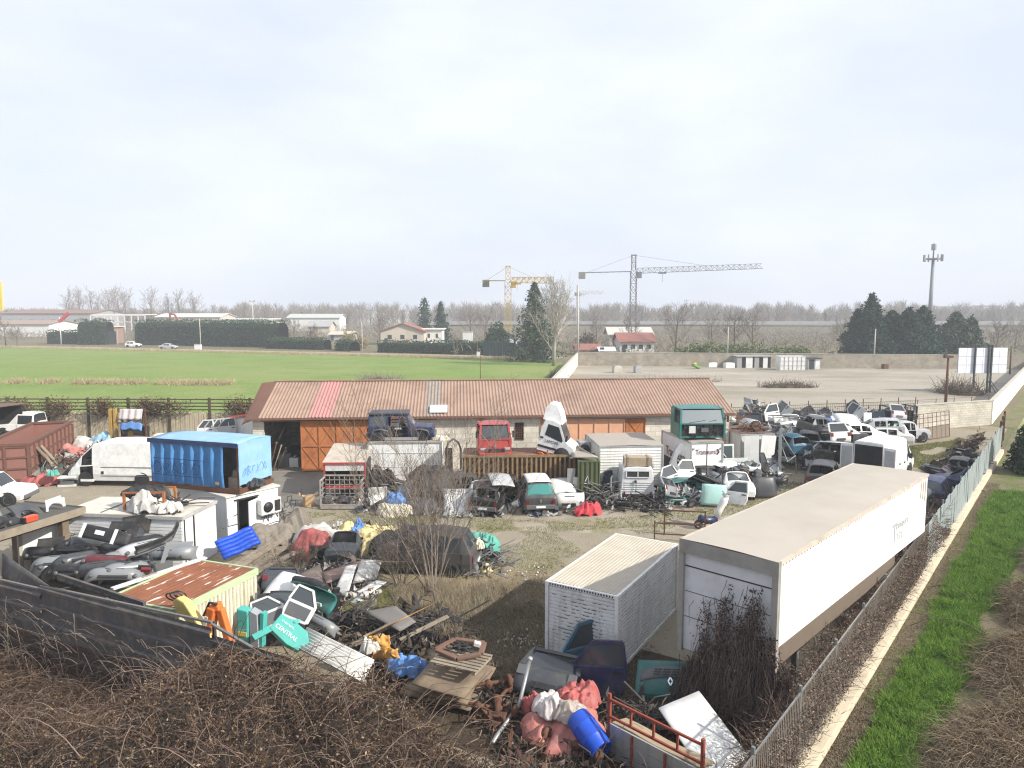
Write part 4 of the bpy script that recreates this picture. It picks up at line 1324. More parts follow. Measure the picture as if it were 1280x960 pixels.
def hall_door(name,x0,x1,h,m,cross=True,npan=3):
 dr = MB();dr.span((x0,yw-0.11,0.06),(x1,yw-0.05,h));d = dr.build(name,m,hall)
 mb = MB()
 wd = (x1-x0)/npan
 for i in range(npan+1):
  mb.beam((x0+wd*i,yw-0.14,0.08),(x0+wd*i,yw-0.14,h),0.05)
 for z in(0.1,h*0.5,h-0.04):
  mb.beam((x0,yw-0.135,z),(x1,yw-0.135,z),0.06)
 if cross:
  for i in range(npan):
   for za,zb in((0.1,h*0.5),(h*0.5,h)):
    mb.beam((x0+wd*i,yw-0.13,za),(x0+wd*(i+1),yw-0.13,zb),0.035)
    mb.beam((x0+wd*i,yw-0.127,zb),(x0+wd*(i+1),yw-0.127,za),0.035)
 mb.build('brace',m,d)
 return d
DOORM = mat('orange_rusted_door',(0.44,0.165,0.055),0.85,dirt=0.75,dcol=(0.24,0.075,0.025),dscale=1.3,streak=0.3,var=0.2)
DOORP = mat('peach_door',(0.66,0.36,0.22),0.8,dirt=0.3,dcol=(0.4,0.2,0.1),dscale=1.0)
hall_door('sliding_door',3.15,7.75,3.4,DOORM,npan=4)
hall_door('sliding_door',20.5,24.6,3.3,DOORP,cross=False,npan=4)
hall_door('sliding_door',24.7,26.0,3.3,DOORM,npan=1)
mb = MB();mb.beam((0.6,yw-0.16,3.44),(12.0,yw-0.16,3.44),0.06,0.1);mb.build('door_track',RUST,hall)
wn = MB();wn.span((17.2,yw+0.08,1.9),(17.75,yw+0.12,3.1));wo = wn.build('window',GLASS,hall)
mb = MB()
for i in range(5):
 mb.beam((17.2+i*0.137,yw-0.03,1.9),(17.2+i*0.137,yw-0.03,3.1),0.03)
for i in range(8):
 mb.beam((17.15,yw-0.03,1.95+i*0.157),(17.8,yw-0.03,1.95+i*0.157),0.03)
mb.build('grille',RUST,wo)
def h_at(x,y,z=0):
 c,s = math.cos(h_rz),math.sin(h_rz)
 return(HA.x+x*c-y*s,HA.y+x*s+y*c,z)
for i,(x,y,wd,hh,m,lab)in enumerate(((2.3,2.0,0.6,0.8,OFFW if 'OFFW' in globals()else DIRTY_WHITE,'pale can standing in the dark hall doorway'),(1.6,2.4,0.9,1.1,GREYP,'dark machine in the dark hall doorway'),(2.8,3.0,0.6,1.2,STEEL,'steel rack at the right jamb of the dark hall doorway'))):
 o = thing('workshop_machine',lab,'machine',h_at(x,y),h_rz)
 mb = MB();mb.box((0,0,hh*0.4),(wd,0.5,hh*0.8));mb.build('body',m,o,bevel=0.03)
 mb = MB();mb.tube([(0,0,hh*0.8),(0.1,0,hh)],0.1,8);mb.build('spout',STEEL,o)
for i in range(3):
 o = thing('long_tool',('rusty bar leaning left inside the hall doorway','thin pole leaning at the left jamb of the hall doorway','brown plank leaning inside the hall doorway')[i],'bar',h_at(0.95+i*0.22,0.6+0.15*i),(0,0.28+0.05*i,h_rz+0.1*i))
 mb = MB();mb.tube([(0,0,0.0),(0,0,2.0-0.2*i)],0.035,6);mb.build('shaft',RUST if i!=1 else WOOD,o)
 mb = MB();mb.box((0,0,2.0-0.2*i),(0.12,0.05,0.1));mb.build('tip',STEEL,o)
 # vehicle and car part builders
def car_body(root,st,seg,body,glass,inner=DARKIN,open_front=False):
 """loft a car body. st: stations (x, sill, belt, roof, half width at belt, half width at roof);
    seg: per gap (lower, side, top) each 'b' body, 'g' glass, 'o' open"""
 B,Gs = MB(),{}
 def sec(s):
  x,zs,zb,zr,wb,wr = s
  wb,zb = wb*(1+.025*noise.noise(Vector((x*1.7,wb*9,zr*3)))),zb+.02*noise.noise(Vector((x*2,4,zr)))
  return[(x,wb*0.93,zs),(x,wb,zs+0.45*(zb-zs)),(x,wb*0.975,zb),(x,wr,zr-(0.10 if zr<2.3 else 0.05)*max(zr-zb,0.0)-0.015),(x,wr*(0.72 if zr<2.3 else 0.9),zr),(x,0,zr+0.025)]
 S = []
 for s in st:
  h = sec(s)
  S.append([(x,y,z)for x,y,z in h]+[(x,-y,z)for x,y,z in h[-2::-1]])
 bands = ['l','l','s','t','t','t','t','s','l','l']
 def lerp(a,b,t):
  return tuple(a[i]+(b[i]-a[i])*t for i in range(3))
 def quad(a,b,c,d,kind,key):
  if kind=='b':
   B.add([a,b,c,d],[(0,1,2,3)],sm=False)
   return
  cen = tuple((a[i]+b[i]+c[i]+d[i])/4 for i in range(3))
  k = 0.86
  a2,b2,c2,d2 = (lerp(cen,p,k)for p in(a,b,c,d))
  B.add([a,b,c,d,a2,b2,c2,d2],[(0,1,5,4),(1,2,6,5),(2,3,7,6),(3,0,4,7)])
  if kind=='g':
   k = 0.985
   Gs.setdefault(key,MB()).add([lerp(cen,p,1.03)for p in(a2,b2,c2,d2)],[(0,1,2,3)])
 for i in range(len(st)-1):
  lo,si,to = seg[i]
  for j in range(10):
   a,b,c,d = S[i][j],S[i][j+1],S[i+1][j+1],S[i+1][j]
   kind = {'l':lo,'s':si,'t':to}[bands[j]]
   if bands[j]=='t' and kind in 'go':
    continue
   if bands[j]=='l' and kind=='o':
    continue
   quad(a,b,c,d,kind,('s',i,j<5))
  if to in 'go':
   A,C = S[i][3:8],S[i+1][3:8]
   e0,e1 = 0.09,0.91
   rowA = [lerp(A[k],C[k],e0)for k in range(5)]
   rowB = [lerp(A[k],C[k],e1)for k in range(5)]
   for k in range(4):
    B.add([A[k],A[k+1],rowA[k+1],rowA[k]],[(0,1,2,3)])
    B.add([rowB[k],rowB[k+1],C[k+1],C[k]],[(0,1,2,3)])
   for row_k in(0,3):
    p,q = (0,1)if row_k==0 else(4,3)
    ia,ib = lerp(rowA[p],rowA[q],0.3),lerp(rowB[p],rowB[q],0.3)
    B.add([rowA[p],ia,ib,rowB[p]],[(0,1,2,3)])
   if to=='g':
    ga = [lerp(rowA[0],rowA[1],0.3),rowA[1],rowA[2],rowA[3],lerp(rowA[4],rowA[3],0.3)]
    gb = [lerp(rowB[0],rowB[1],0.3),rowB[1],rowB[2],rowB[3],lerp(rowB[4],rowB[3],0.3)]
    g = Gs.setdefault(('t',i),MB())
    for k in range(4):
     g.add([ga[k],ga[k+1],gb[k+1],gb[k]],[(0,1,2,3)])
 n = len(S[0])
 B.add(S[0],[tuple(range(n))[::-1]])
 if not open_front:
  B.add(S[-1],[tuple(range(n))])
 B.add([S[0][0],S[0][-1],S[-1][-1],S[-1][0]],[(0,1,2,3)])
 B.build('body',body,root)
 sm_ = MB()
 for i in range(1,len(st)-1):
  if seg[i][1]in 'go' or seg[i-1][1]in 'go':
   for k in(1,9):
    p,q = S[i][k],S[i][2 if k==1 else 8]
    sm_.beam((p[0],p[1]*1.004,p[2]-.2),(q[0],q[1]*1.008,q[2]),.014)
 if sm_.f:
  sm_.build('door_seam_trim',BLACKP,root)
 for k,g in Gs.items():
  g.build('windscreen' if k[0]=='t' else 'side_window',glass,root)
 if inner:
  x0,x1 = st[0][0],st[-1][0]
  zs = min(s[1]for s in st)
  wb = max(s[4]for s in st)
  mb = MB()
  mb.span((x0+(x1-x0)*0.12,-wb*0.8,zs+0.12),(x0+(x1-x0)*0.72,wb*0.8,zs+0.32))
  for sx in(0.30,0.58):
   for sy in(-0.4,0.4):
    X = x0+(x1-x0)*sx
    mb.box((X,sy*wb,zs+0.42),(0.5,0.5,0.25))
    mb.box((X-0.25,sy*wb,zs+0.75),(0.16,0.48,0.65),rot=(0,-0.25,0))
  mb.build('seats',inner,root)
def wheel(parent,c,r=0.31,w=0.2,rim=None,spin=0.0):
 q = Mx(c,(math.pi/2,spin,0))
 mb = MB()
 mb.lathe([(r*0.62,-w/2),(r*0.9,-w/2),(r,-w*0.32),(r,w*0.32),(r*0.9,w/2),(r*0.62,w/2)],18,M=q)
 t = mb.build('wheel',RUBBER,parent)
 mb = MB()
 mb.lathe([(0.02,-w*0.3),(r*0.3,-w*0.32),(r*0.5,-w*0.2),(r*0.63,-w*0.46),(r*0.63,w*0.46),(r*0.5,w*0.2),(r*0.3,w*0.32),(0.02,w*0.3)],14,M=q)
 mb.build('rim',rim or STEEL,t)
 return t
def arch(parent,x,half,z,r,s,name='wheel_arch'):
 mb = MB()
 mb.lathe([(0.01,0),(r,0),(r,0.03),(0.01,0.03)],16,M=Mx((x,s*(half+0.004)-(0.03 if s>0 else 0),z),(math.pi/2*(-1),0,0)),sm=False)
 mb.build(name,DARKIN,parent)
def lamps(parent,x,half,z,h,wd,m,name):
 for s in(-1,1):
  mb = MB();mb.box((x,s*half,z),(0.07,wd,h));mb.build(name,m,parent,bevel=0.01)
PROF = {'hatch':([(-1.85,.32,.80,.86,.76,.70),(-1.78,.26,.86,.95,.80,.68),(-1.45,.24,.90,1.42,.82,.58),(-0.55,.22,.90,1.47,.83,.60),(0.35,.22,.89,1.40,.83,.58),(1.02,.24,.88,.98,.82,.66),(1.70,.28,.78,.84,.78,.66),(1.88,.34,.62,.66,.70,.60)],['bbb','bbg','bgb','bgb','bbg','bbb','bbb']),'mpv':([(-2.0,.34,.85,.92,.80,.74),(-1.93,.26,.92,1.02,.86,.74),(-1.60,.24,.95,1.62,.88,.64),(-0.6,.22,.95,1.70,.88,.66),(0.45,.22,.94,1.62,.88,.64),(1.25,.24,.92,1.04,.87,.70),(1.9,.28,.80,.86,.82,.70),(2.05,.34,.62,.66,.74,.64)],['bbb','bbg','bgb','bgb','bbg','bbb','bbb']),'sedan':([(-2.15,.36,.84,.88,.76,.70),(-2.05,.28,.88,.93,.80,.70),(-1.5,.24,.90,.97,.83,.68),(-0.95,.22,.91,1.38,.83,.57),(-0.25,.22,.90,1.42,.84,.59),(0.5,.22,.89,1.36,.84,.57),(1.15,.24,.86,.95,.83,.66),(1.95,.28,.74,.80,.79,.66),(2.12,.34,.60,.64,.70,.60)],['bbb','bbb','bbg','bgb','bgb','bbg','bbb','bbb']),'jeep':([(-1.90,.40,1.02,1.06,.80,.76),(-1.86,.36,1.04,1.72,.83,.70),(-0.75,.34,1.04,1.78,.84,.71),(-0.05,.34,1.03,1.77,.84,.71),(0.42,.34,1.02,1.66,.84,.69),(0.80,.36,1.02,1.10,.84,.72),(1.80,.38,.98,1.04,.82,.72),(1.92,.42,.80,.84,.78,.70)],['bbg','bgb','ogb','ogb','bbg','bbb','bbb']),'vanlong':([(-2.7,.45,1.15,2.50,.93,.84),(-2.66,.36,1.2,2.56,.96,.86),(-0.6,.34,1.2,2.60,.98,.88),(0.75,.34,1.2,2.56,.98,.86),(1.2,.34,1.2,2.42,.98,.84),(1.95,.34,1.14,1.80,.96,.78),(2.25,.36,1.08,1.42,.95,.76),(2.55,.38,.96,1.08,.92,.74),(2.76,.42,.74,.82,.86,.70)],['bbb','bbb','bbb','bbb','bgg','bbg','bbb','bbb']),'pickup':([(-0.85,.45,1.05,1.10,.82,.78),(-0.80,.40,1.05,1.72,.84,.66),(0.20,.40,1.04,1.76,.84,.68),(0.75,.40,1.02,1.10,.84,.72),(1.65,.42,.94,1.00,.82,.72),(1.80,.46,.75,.80,.76,.70)],['bbg','bgb','bbg','bbb','bbb']),}
def make_car(name,label,kind,loc,rot,body,glass=None,wheels=True,cat='car',group=None,sc=1.0,seg=None,open_glass=False,rim=None,plate=True,front_lamps=True):
 st,sg = PROF[kind]
 sg = seg or sg
 if open_glass:
  sg = [s[0]+s[1].replace('g','o')+s[2].replace('g','o')for s in sg]
 r = thing(name,label,cat,loc,rot,group)
 r.scale = (sc,sc,sc)
 car_body(r,st,sg,body,glass or GLASS)
 xs = [s[0]for s in st]
 L = xs[-1]-xs[0]
 half = max(s[4]for s in st)
 rw = {'jeep':0.38,'vanlong':0.36,'pickup':0.36}.get(kind,0.30)
 zc = {'jeep':.42,'vanlong':.42,'pickup':.45}.get(kind,.33)
 ax = (xs[0]+L*0.19,xs[-1]-L*0.20)if kind!='pickup' else(xs[-1]-0.75,)
 for x in ax:
  for s in(-1,1):
   arch(r,x,half*0.985,zc,rw*1.18,s)
  if wheels:
   for s in(-1,1):
    wheel(r,(x,s*(half-0.08),zc-0.02),rw,0.2,rim)
 zf,zr_ = st[-1],st[0]
 if front_lamps:
  lamps(r,xs[-1]-0.06,zf[4]*0.74,(zf[1]+zf[2])/2+0.08,0.14,0.26,LIGHT_CLEAR,'headlight')
 lamps(r,xs[0]-0.01,zr_[4]*0.86,zr_[2]-0.14,0.26,0.16,LIGHT_RED,'tail_light')
 if kind!='pickup':
  mb = MB();mb.box((xs[0]-0.05,0,zr_[1]+0.14),(0.14,zr_[4]*1.9,0.22));mb.build('rear_bumper',GREYP,r,bevel=0.03)
 mb = MB();mb.box((xs[-1]+0.03,0,zf[1]+0.10),(0.14,zf[4]*1.9,0.20));mb.build('front_bumper',GREYP,r,bevel=0.03)
 if plate and kind!='pickup':
  mb = MB();mb.box((xs[0]-0.125,0,zr_[1]+0.16),(0.02,0.5,0.11));mb.build('number_plate',paint('white'),r)
 return r
PROTO = {}
DEFM = paint('grey')
def proto(kind):
 """one loose part of each kind, with its own parts, in neutral paint; copied with other paint"""
 if kind in PROTO:
  return PROTO[kind]
 r = thing({'car_door':'detached_door','roof_panel':'cut_roof','front_clip':'car_front_end','fender':'bare_wing'}.get(kind,kind),'car part','car part',(0,-50,-20))
 if kind=='car_door':
  mb = MB()
  mb.prism([(0,.06),(.10,0),(1.02,.0),(1.12,.28),(1.10,.62),(0.0,.60)],0.07)
  mb.build('door_skin',DEFM,r,bevel=0.02)
  mb = MB()
  for a,b in zip([(0.02,.6),(.42,1.10),(1.02,1.12)],[(.42,1.10),(1.02,1.12),(1.09,.6)]):
   mb.beam((a[0],.035,a[1]),(b[0],.035,b[1]),0.06,0.07)
  mb.build('window_frame',DEFM,r)
  mb = MB();mb.add([(0.06,.035,.61),(1.06,.035,.61),(1.0,.035,1.10),(.43,.035,1.08)],[(0,1,2,3)]);mb.build('window_pane',GLASS_L,r)
  mb = MB();mb.box((0.92,-0.015,.50),(0.2,0.05,0.05));mb.build('handle',BLACKP,r)
  mb = MB();mb.prism([(0.12,.10),(.95,.10),(1.0,.52),(.12,.50)],0.02,M=Mx((0,0.072,0)));mb.build('trim_panel',GREYP,r)
 elif kind=='bonnet':
  mb = MB()
  def fb(u,v):
   x = (u-0.5)*1.35*(1-0.10*v)
   z = v*1.05
   y = -0.10*math.cos((u-0.5)*2.2)-0.10*math.sin(v*2.4)+(0.10 if u in(0,1)else 0)
   return(x,y,z)
  mb.grid(8,8,fb)
  s = mb.build('skin',DEFM,r,solid=0.03)
  mb = MB()
  for dx in(-0.35,0.35):
   mb.beam((dx,0.0,0.1),(dx*0.6,-0.06,0.95),0.06,0.03)
  mb.beam((-0.5,0.0,0.5),(0.5,0.0,0.5),0.06,0.03)
  mb.build('stiffener',DEFM,r)
 elif kind=='bumper':
  mb = MB()
  def fb(u,v):
   a = (u-0.5)*2
   x = 0.83*(abs(a)**0.85)*(1 if a>0 else-1)
   y = 0.42*abs(a)**4.5+0.10*(v-0.5)**2*4-0.03*math.sin(v*math.pi)
   return(x,y,0.02+v*0.42-0.05*abs(a)**3)
  mb.grid(16,6,fb)
  mb.build('shell',DEFM,r,solid=0.025)
  mb = MB();mb.box((0,0.03,0.12),(0.8,0.05,0.13));mb.build('grille',BLACKP,r)
  for s in(-1,1):
   mb = MB();mb.lathe([(0.01,0),(0.06,0),(0.06,0.04),(0.01,0.04)],10,M=Mx((s*0.6,0.04,0.13),(math.pi/2,0,0)));mb.build('fog_light',GREYP,r)
  mb = MB();mb.box((0,0.02,0.30),(0.5,0.03,0.11));mb.build('plate_mount',BLACKP,r)
 elif kind=='tailgate':
  mb = MB()
  def ft(u,v):
   x = (u-0.5)*(1.30-0.18*max(0,v-0.5))
   z = 0.02+v*0.62
   return(x,-0.05*math.sin(v*3.1)-0.06*math.cos((u-0.5)*2),z)
  mb.grid(8,5,ft)
  mb.build('skin',DEFM,r,solid=0.05)
  mb = MB()
  for a,b in(((-0.62,.0,.62),(-.50,.24,1.14)),((-.50,.24,1.14),(.50,.24,1.14)),((.50,.24,1.14),(.62,.0,.62))):
   mb.beam(a,b,0.09,0.07)
  mb.build('window_frame',DEFM,r)
  mb = MB();mb.add([(-.60,.01,.63),(.60,.01,.63),(.49,.235,1.12),(-.49,.235,1.12)],[(0,1,2,3)]);mb.build('rear_window',GLASS,r)
  mb = MB();mb.box((0,-0.13,.20),(0.52,0.03,.13));mb.build('plate_recess',BLACKP,r)
  for s in(-1,1):
   mb = MB();mb.box((s*0.55,-0.09,.48),(0.18,0.05,.22));mb.build('tail_light',LIGHT_RED,r,bevel=0.01)
 elif kind=='fender':
  mb = MB()
  out = [(0,.05),(.12,.05)]+[(.48-.36*math.cos(t),.05+.36*math.sin(t))for t in[i*math.pi/8 for i in range(9)]]+[(.98,.05),(1.05,.55),(.75,.66),(.1,.62)]
  mb.prism(out,0.05)
  mb.build('skin',DEFM,r)
  mb = MB();mb.beam((0.1,0.05,0.64),(0.9,0.12,0.68),0.05,0.12);mb.build('flange',DEFM,r)
 elif kind=='tyre':
  wheel(r,(0,0,0.30),0.30,0.2)
 elif kind=='engine':
  mb = MB()
  mb.box((0,0,.28),(.55,.38,.40));mb.box((0.05,0,.52),(.50,.26,.14));mb.box((-.42,0,.22),(.34,.30,.30))
  mb.build('block',GREYP,r,bevel=0.03)
  for s in(-1,1):
   mb = MB();mb.tube([(-.2,s*.2,.45),(0,s*.36,.40),(.2,s*.3,.2),(.5,s*.34,.1)],.035,7);mb.build('manifold',RUST,r)
  for x in(.28,.30):
   mb = MB();mb.lathe([(.01,0),(.11,0),(.11,.04),(.01,.04)],12,M=Mx((x,.1 if x<.29 else-.1,.3 if x<.29 else .22),(0,math.pi/2,0)));mb.build('pulley',STEEL,r)
  mb = MB();mb.tube([(-.2,.1,.6),(.1,.2,.66),(.3,-.1,.5),(.35,-.2,.2)],.02,6);mb.build('hose',BLACKP,r)
 elif kind=='seat':
  mb = MB();mb.box((0,0,.22),(.5,.52,.18),rot=(0.1,0,0));mb.build('cushion',BLACKP,r,bevel=0.05)
  mb = MB();mb.box((0,.30,.60),(.48,.14,.66),rot=(-.3,0,0));mb.build('backrest',BLACKP,r,bevel=0.05)
  mb = MB();mb.box((0,.44,1.0),(.26,.1,.18),rot=(-.3,0,0));mb.build('headrest',BLACKP,r,bevel=0.03)
  mb = MB();mb.beam((-.2,-.2,.05),(-.2,.3,.05),.05);mb.beam((.2,-.2,.05),(.2,.3,.05),.05);mb.build('rail',STEEL,r)
 elif kind=='windscreen':
  mb = MB();mb.grid(8,4,lambda u,v:((u-.5)*(1.4-.25*v),.14*(2*u-1)**2+v*.15,v*.8));mb.build('pane',GLASS_L,r,solid=0.012)
  mb = MB()
  mb.tube([((u-.5)*1.4,.14*(2*u-1)**2,0)for u in(0,.25,.5,.75,1)],.02,5)
  mb.tube([((u-.5)*1.15,.14*(2*u-1)**2+.15,.8)for u in(0,.25,.5,.75,1)],.02,5)
  mb.build('seal',BLACKP,r)
 elif kind=='dashboard':
  mb = MB();mb.grid(10,6,lambda u,v:((u-.5)*1.4,.3*math.sin(v*2.6)-.12*math.cos((u-.5)*5),.1+.32*math.sin(v*1.9)));mb.build('shell',BLACKP,r,solid=0.03)
  mb = MB();mb.lathe([(.17,-.015),(.185,0),(.17,.015),(.155,0),(.17,-.015)],16,M=Mx((-.35,-.15,.38),(1.1,0,0)));mb.beam((-.5,-.15,.38),(-.2,-.15,.38),.03);mb.build('steering_wheel',BLACKP,r)
 elif kind=='car_shell':
  st,sg = PROF['hatch']
  car_body(r,st,['bbb','bbo','boo'.replace('oo','ob'),'oob','bbo','bbb','bbb'],DEFM,GLASS)
  for x in(-1.12,1.12):
   for sd in(-1,1):
    arch(r,x,0.82,.33,.36,sd)
  lamps(r,1.80,.52,.58,.16,.26,BLACKP,'lamp_hole')
 elif kind=='front_clip':
  st,sg = PROF['hatch']
  st = [(x-1.3,a,b,c,d,e)for x,a,b,c,d,e in st[4:]]
  car_body(r,st,['bbo','bbb','bbb'],DEFM,GLASS,inner=None)
  for sd in(-1,1):
   arch(r,-.18,.82,.33,.36,sd)
  lamps(r,.50,.52,.58,.16,.26,BLACKP,'lamp_hole')
 elif kind=='roof_panel':
  mb = MB();mb.grid(8,8,lambda u,v:((u-.5)*1.1,(v-.5)*1.6,.10+.08*math.cos((u-.5)*2.4)+.05*math.cos((v-.5)*2)));mb.build('skin',DEFM,r,solid=0.03)
  mb = MB()
  for y in(-.5,0,.5):
   mb.beam((-.5,y,.09),(.5,y,.09),.05,.03)
  mb.build('cross_bar',STEEL,r)
 elif kind=='exhaust':
  mb = MB();mb.tube([(-1.1,0,.08),(-.4,.05,.1),(.1,-.05,.09),(.5,0,.1)],.03,7);mb.build('pipe',RUST,r)
  mb = MB();mb.lathe([(.02,0),(.11,.02),(.11,.5),(.02,.52)],12,M=Mx((.45,0,.11),(0,math.pi/2,0)));mb.build('silencer',RUST,r)
 elif kind=='radiator':
  mb = MB();mb.span((-.35,-.03,.05),(.35,.03,.5));mb.build('core',BLACKP,r)
  for s in(-1,1):
   mb = MB();mb.box((s*.38,0,.28),(.06,.08,.5));mb.build('tank',GREYP,r)
 PROTO[kind] = r
 return r
NOUN = {'car_door':'car door','bonnet':'car bonnet','bumper':'bumper','tailgate':'tailgate','fender':'front wing','tyre':'tyre','engine':'engine','seat':'car seat','windscreen':'windscreen','dashboard':'dashboard','car_shell':'car shell','front_clip':'car nose','roof_panel':'roof panel','exhaust':'exhaust','radiator':'radiator'}
CNAME = {'white':'white','offwhite':'dull white','silver':'silver','grey':'grey','dark_grey':'dark grey','black':'black','blue':'blue','navy':'navy blue','sky':'light blue','teal':'teal','dark_teal':'dark teal','mint':'pale mint','red':'red','orange':'orange','yellow':'yellow','maroon':'dark maroon','green':'green','beige':'beige','lavender':'lavender','petrol':'petrol blue'}
USED = {}
LABELS = set()
def part(kind,color,loc,rot,where,group,sc=1.0,label=None,bp=None):
 """put one loose car part; the label says colour, kind and where"""
 pr = proto(kind)
 swap = {DEFM:paint(color)}
 if kind=='bumper' and bp:
  swap[BLACKP] = bp
 lab = label or '%s %s %s'%(CNAME[color],NOUN[kind],where)
 if color in('black','dark_grey')and kind in('engine','seat','tyre','dashboard','exhaust','radiator','windscreen'):
  lab = label or '%s %s'%(NOUN[kind],where)
 c = dup(pr,lab,group,loc,rot,swap)
 c['category'] = NOUN[kind]
 c.scale = (sc,sc,sc)if not isinstance(sc,tuple)else sc
 return c
def clear_protos():
 for r in PROTO.values():
  for o in list(r.children_recursive)+[r]:
   bpy.data.objects.remove(o)
def cloth(name,label,loc,rx,ry,h,m,seed,rot=0.0,cat='tarpaulin',group=None,sharp=0.55,fold=1.0,n=46,tilt=(0,0),box=0.0,skirt=0.25):
 """a tarpaulin thrown over a heap: crumpled dome with an uneven hem, doubled for thickness"""
 mb = MB()
 S = Vector((seed*3.1,seed*1.7,seed))
 def f(u,v):
  a,b = u*2-1,v*2-1
  x = a*math.sqrt(max(0,1-b*b/2))
  y = b*math.sqrt(max(0,1-a*a/2))
  r = math.sqrt(x*x+y*y)
  ang = math.atan2(y,x)
  hem = 1+0.22*noise.noise(Vector((math.cos(ang)*1.6,math.sin(ang)*1.6,seed)))+0.10*noise.noise(Vector((math.cos(ang)*5,math.sin(ang)*5,seed)))
  k = max(0.0,1-r**(2.6+box))**max(sharp,0.5)
  lump = 0.72+0.42*noise.noise(Vector((x*1.25,y*1.25,0))+S)
  def wr(k1,k2,an):
   c,d = math.cos(an),math.sin(an)
   return noise.noise(Vector(((x*c+y*d)*k1,(y*c-x*d)*k2,0))+S)
  p = Vector((x*2.3,y*2.3,0))+S
  am = fold*min(h,0.9)
  z = h*k*lump+am*(.16*wr(3.6,1.1,seed)+.13*(.35-abs(wr(4.6,1.5,seed+1.1)))+.05*wr(9,2.5,seed+2))*min(1,2.2*(1-r)+0.3)
  dr = max(0.0,r-0.35)
  z+=am*0.16*dr*math.sin(ang*8+3*noise.noise(Vector((x*2,y*2,seed))))
  w1 = 0.06*fold*noise.noise(p*1.4+Vector((9,2,4)))
  return(x*rx*hem+w1*rx,y*ry*hem+w1*ry,max(z,0.02)+tilt[0]*x*rx+tilt[1]*y*ry)
 mb.grid(n,n,f)
 mb.grid(n,n,lambda u,v:(lambda q:(q[0]*0.985,q[1]*0.985,q[2]-0.03))(f(u,v)))
 o = mb.build(name,m)
 o.location = loc
 o.rotation_euler = (0,0,rot)
 return tag(o,label,cat,group)
def tarpm(key,col,rough=0.6,dirt=0.35):
 return mat('tarp_'+key,col,rough,dirt=.6,dcol=tuple(c*0.4+0.07 for c in col),dscale=2.6,var=0.22,bump=0.35,bscale=9)
T_RED = tarpm('faded_red',(0.38,0.095,0.085))
T_PINK = tarpm('pink',(0.42,0.155,0.13))
T_WHITE = tarpm('white',(0.50,0.48,0.44))
T_GREY = tarpm('grey',(0.13,0.125,0.115))
T_TAUPE = tarpm('taupe',(0.17,0.145,0.115))
T_DARK = tarpm('charcoal',(0.024,0.024,0.026))
T_SLATE = tarpm('slate',(0.10,0.115,0.14))
T_YEL = tarpm('cream_yellow',(0.60,0.50,0.24))
T_ORA = tarpm('amber',(0.50,0.26,0.055))
T_BLUE = tarpm('blue',(0.09,0.22,0.50))
T_NAVY = tarpm('navy',(0.015,0.02,0.06))
T_TEAL = tarpm('teal',(0.08,0.33,0.27))
T_CREAM = tarpm('cream',(0.60,0.55,0.42))
T_CLEAR = tarpm('milky_plastic',(0.55,0.50,0.48),0.3)
def frame_at(loc,rz):
 return Matrix.Translation(loc)@Matrix.Rotation(rz,4,'Z')
def ribbed_side(mb,p,q,z0,z1,pitch,depth,out,mi=0,duty=0.5,start=0.0):
 """vertical corrugation on a wall from p to q; out = outward normal"""
 p,q,out = Vector(p),Vector(q),Vector(out)
 L = (q-p).length
 d = (q-p)/L
 n = int(L/pitch)
 pr = []
 for i in range(n):
  x = L*i/n
  w = L/n
  pr+=[(x,0),(x+w*0.28,0),(x+w*0.38,1),(x+w*0.82,1),(x+w*0.92,0)]
 pr.append((L,0))
 vs,fs = [],[]
 for x,k in pr:
  b = p+d*x+out*depth*k
  vs+=[(b.x,b.y,z0),(b.x,b.y,z1)]
 for i in range(len(pr)-1):
  fs.append((2*i,2*i+2,2*i+3,2*i+1))
 mb.add(vs,fs,mi)
def box_frame(parent,W,L,z0,z1,m,t=0.1,name='frame'):
 mb = MB()
 for x in(0,W):
  for y in(0,L):
   mb.box((x,y,(z0+z1)/2),(t,t,z1-z0+t*0.98))
 for z in(z0,z1):
  for x in(0,W):
   mb.box((x,L/2,z),(t*0.96,L-t,t*0.96))
  for y in(0,L):
   mb.box((W/2,y,z),(W-t,t*0.96,t*0.96))
 return mb.build(name,m,parent)
 # right foreground: trailer and small container
INK_GREY = mat('faded_grey_lettering',(0.34,0.35,0.37),0.7,dirt=0.0)
INK = mat('dark_lettering',(0.03,0.03,0.04),0.7,dirt=0.0)
INK_RED = mat('dark_red_lettering',(0.12,0.03,0.05),0.7,dirt=0.0)
INK_W = mat('white_lettering',(0.78,0.80,0.80),0.7,dirt=0.0)
TW,TL,TB,TT = 2.7,13.05,2.32,4.5
TRZ = -0.765
trailer = thing('semi_trailer','longest white box trailer with dusty beige roof and creeper over its front','trailer',(4.44,18.45,0),TRZ)
mb = MB()
mb.span((0.07,0.16,TB),(TW-0.03,TL,TT-0.05))
mb.build('body',mat('trailer_white',(0.78,0.77,0.73),0.5,dirt=0.10,dcol=(0.42,0.36,0.28),streak=0.2,dscale=0.6,var=0.03),trailer)
mb = MB()
def troof(u,v):
 return(u*TW,v*TL,TT+0.02+0.03*math.sin(u*math.pi)+0.012*noise.noise(Vector((u*3,v*9,2))))
mb.grid(8,30,troof,sm=True)
mb.build('roof',mat('trailer_roof_dust',(0.41,0.37,0.315),0.85,dirt=0.4,dcol=(0.30,0.265,0.215),dscale=0.35,var=0.06),trailer)
mb = MB()
mb.span((0,0.0,TT-0.34),(TW,0.16,TT+0.015))
mb.span((0,0.0,1.45),(0.13,0.16,TT-0.343))
mb.span((TW-0.16,0.0,1.45),(TW,0.16,TT-0.343))
mb.build('front_frame',mat('grey_front_frame',(0.27,0.26,0.24),0.7,dirt=0.5,dcol=(0.14,0.12,0.1),dscale=2),trailer)
mb = MB()
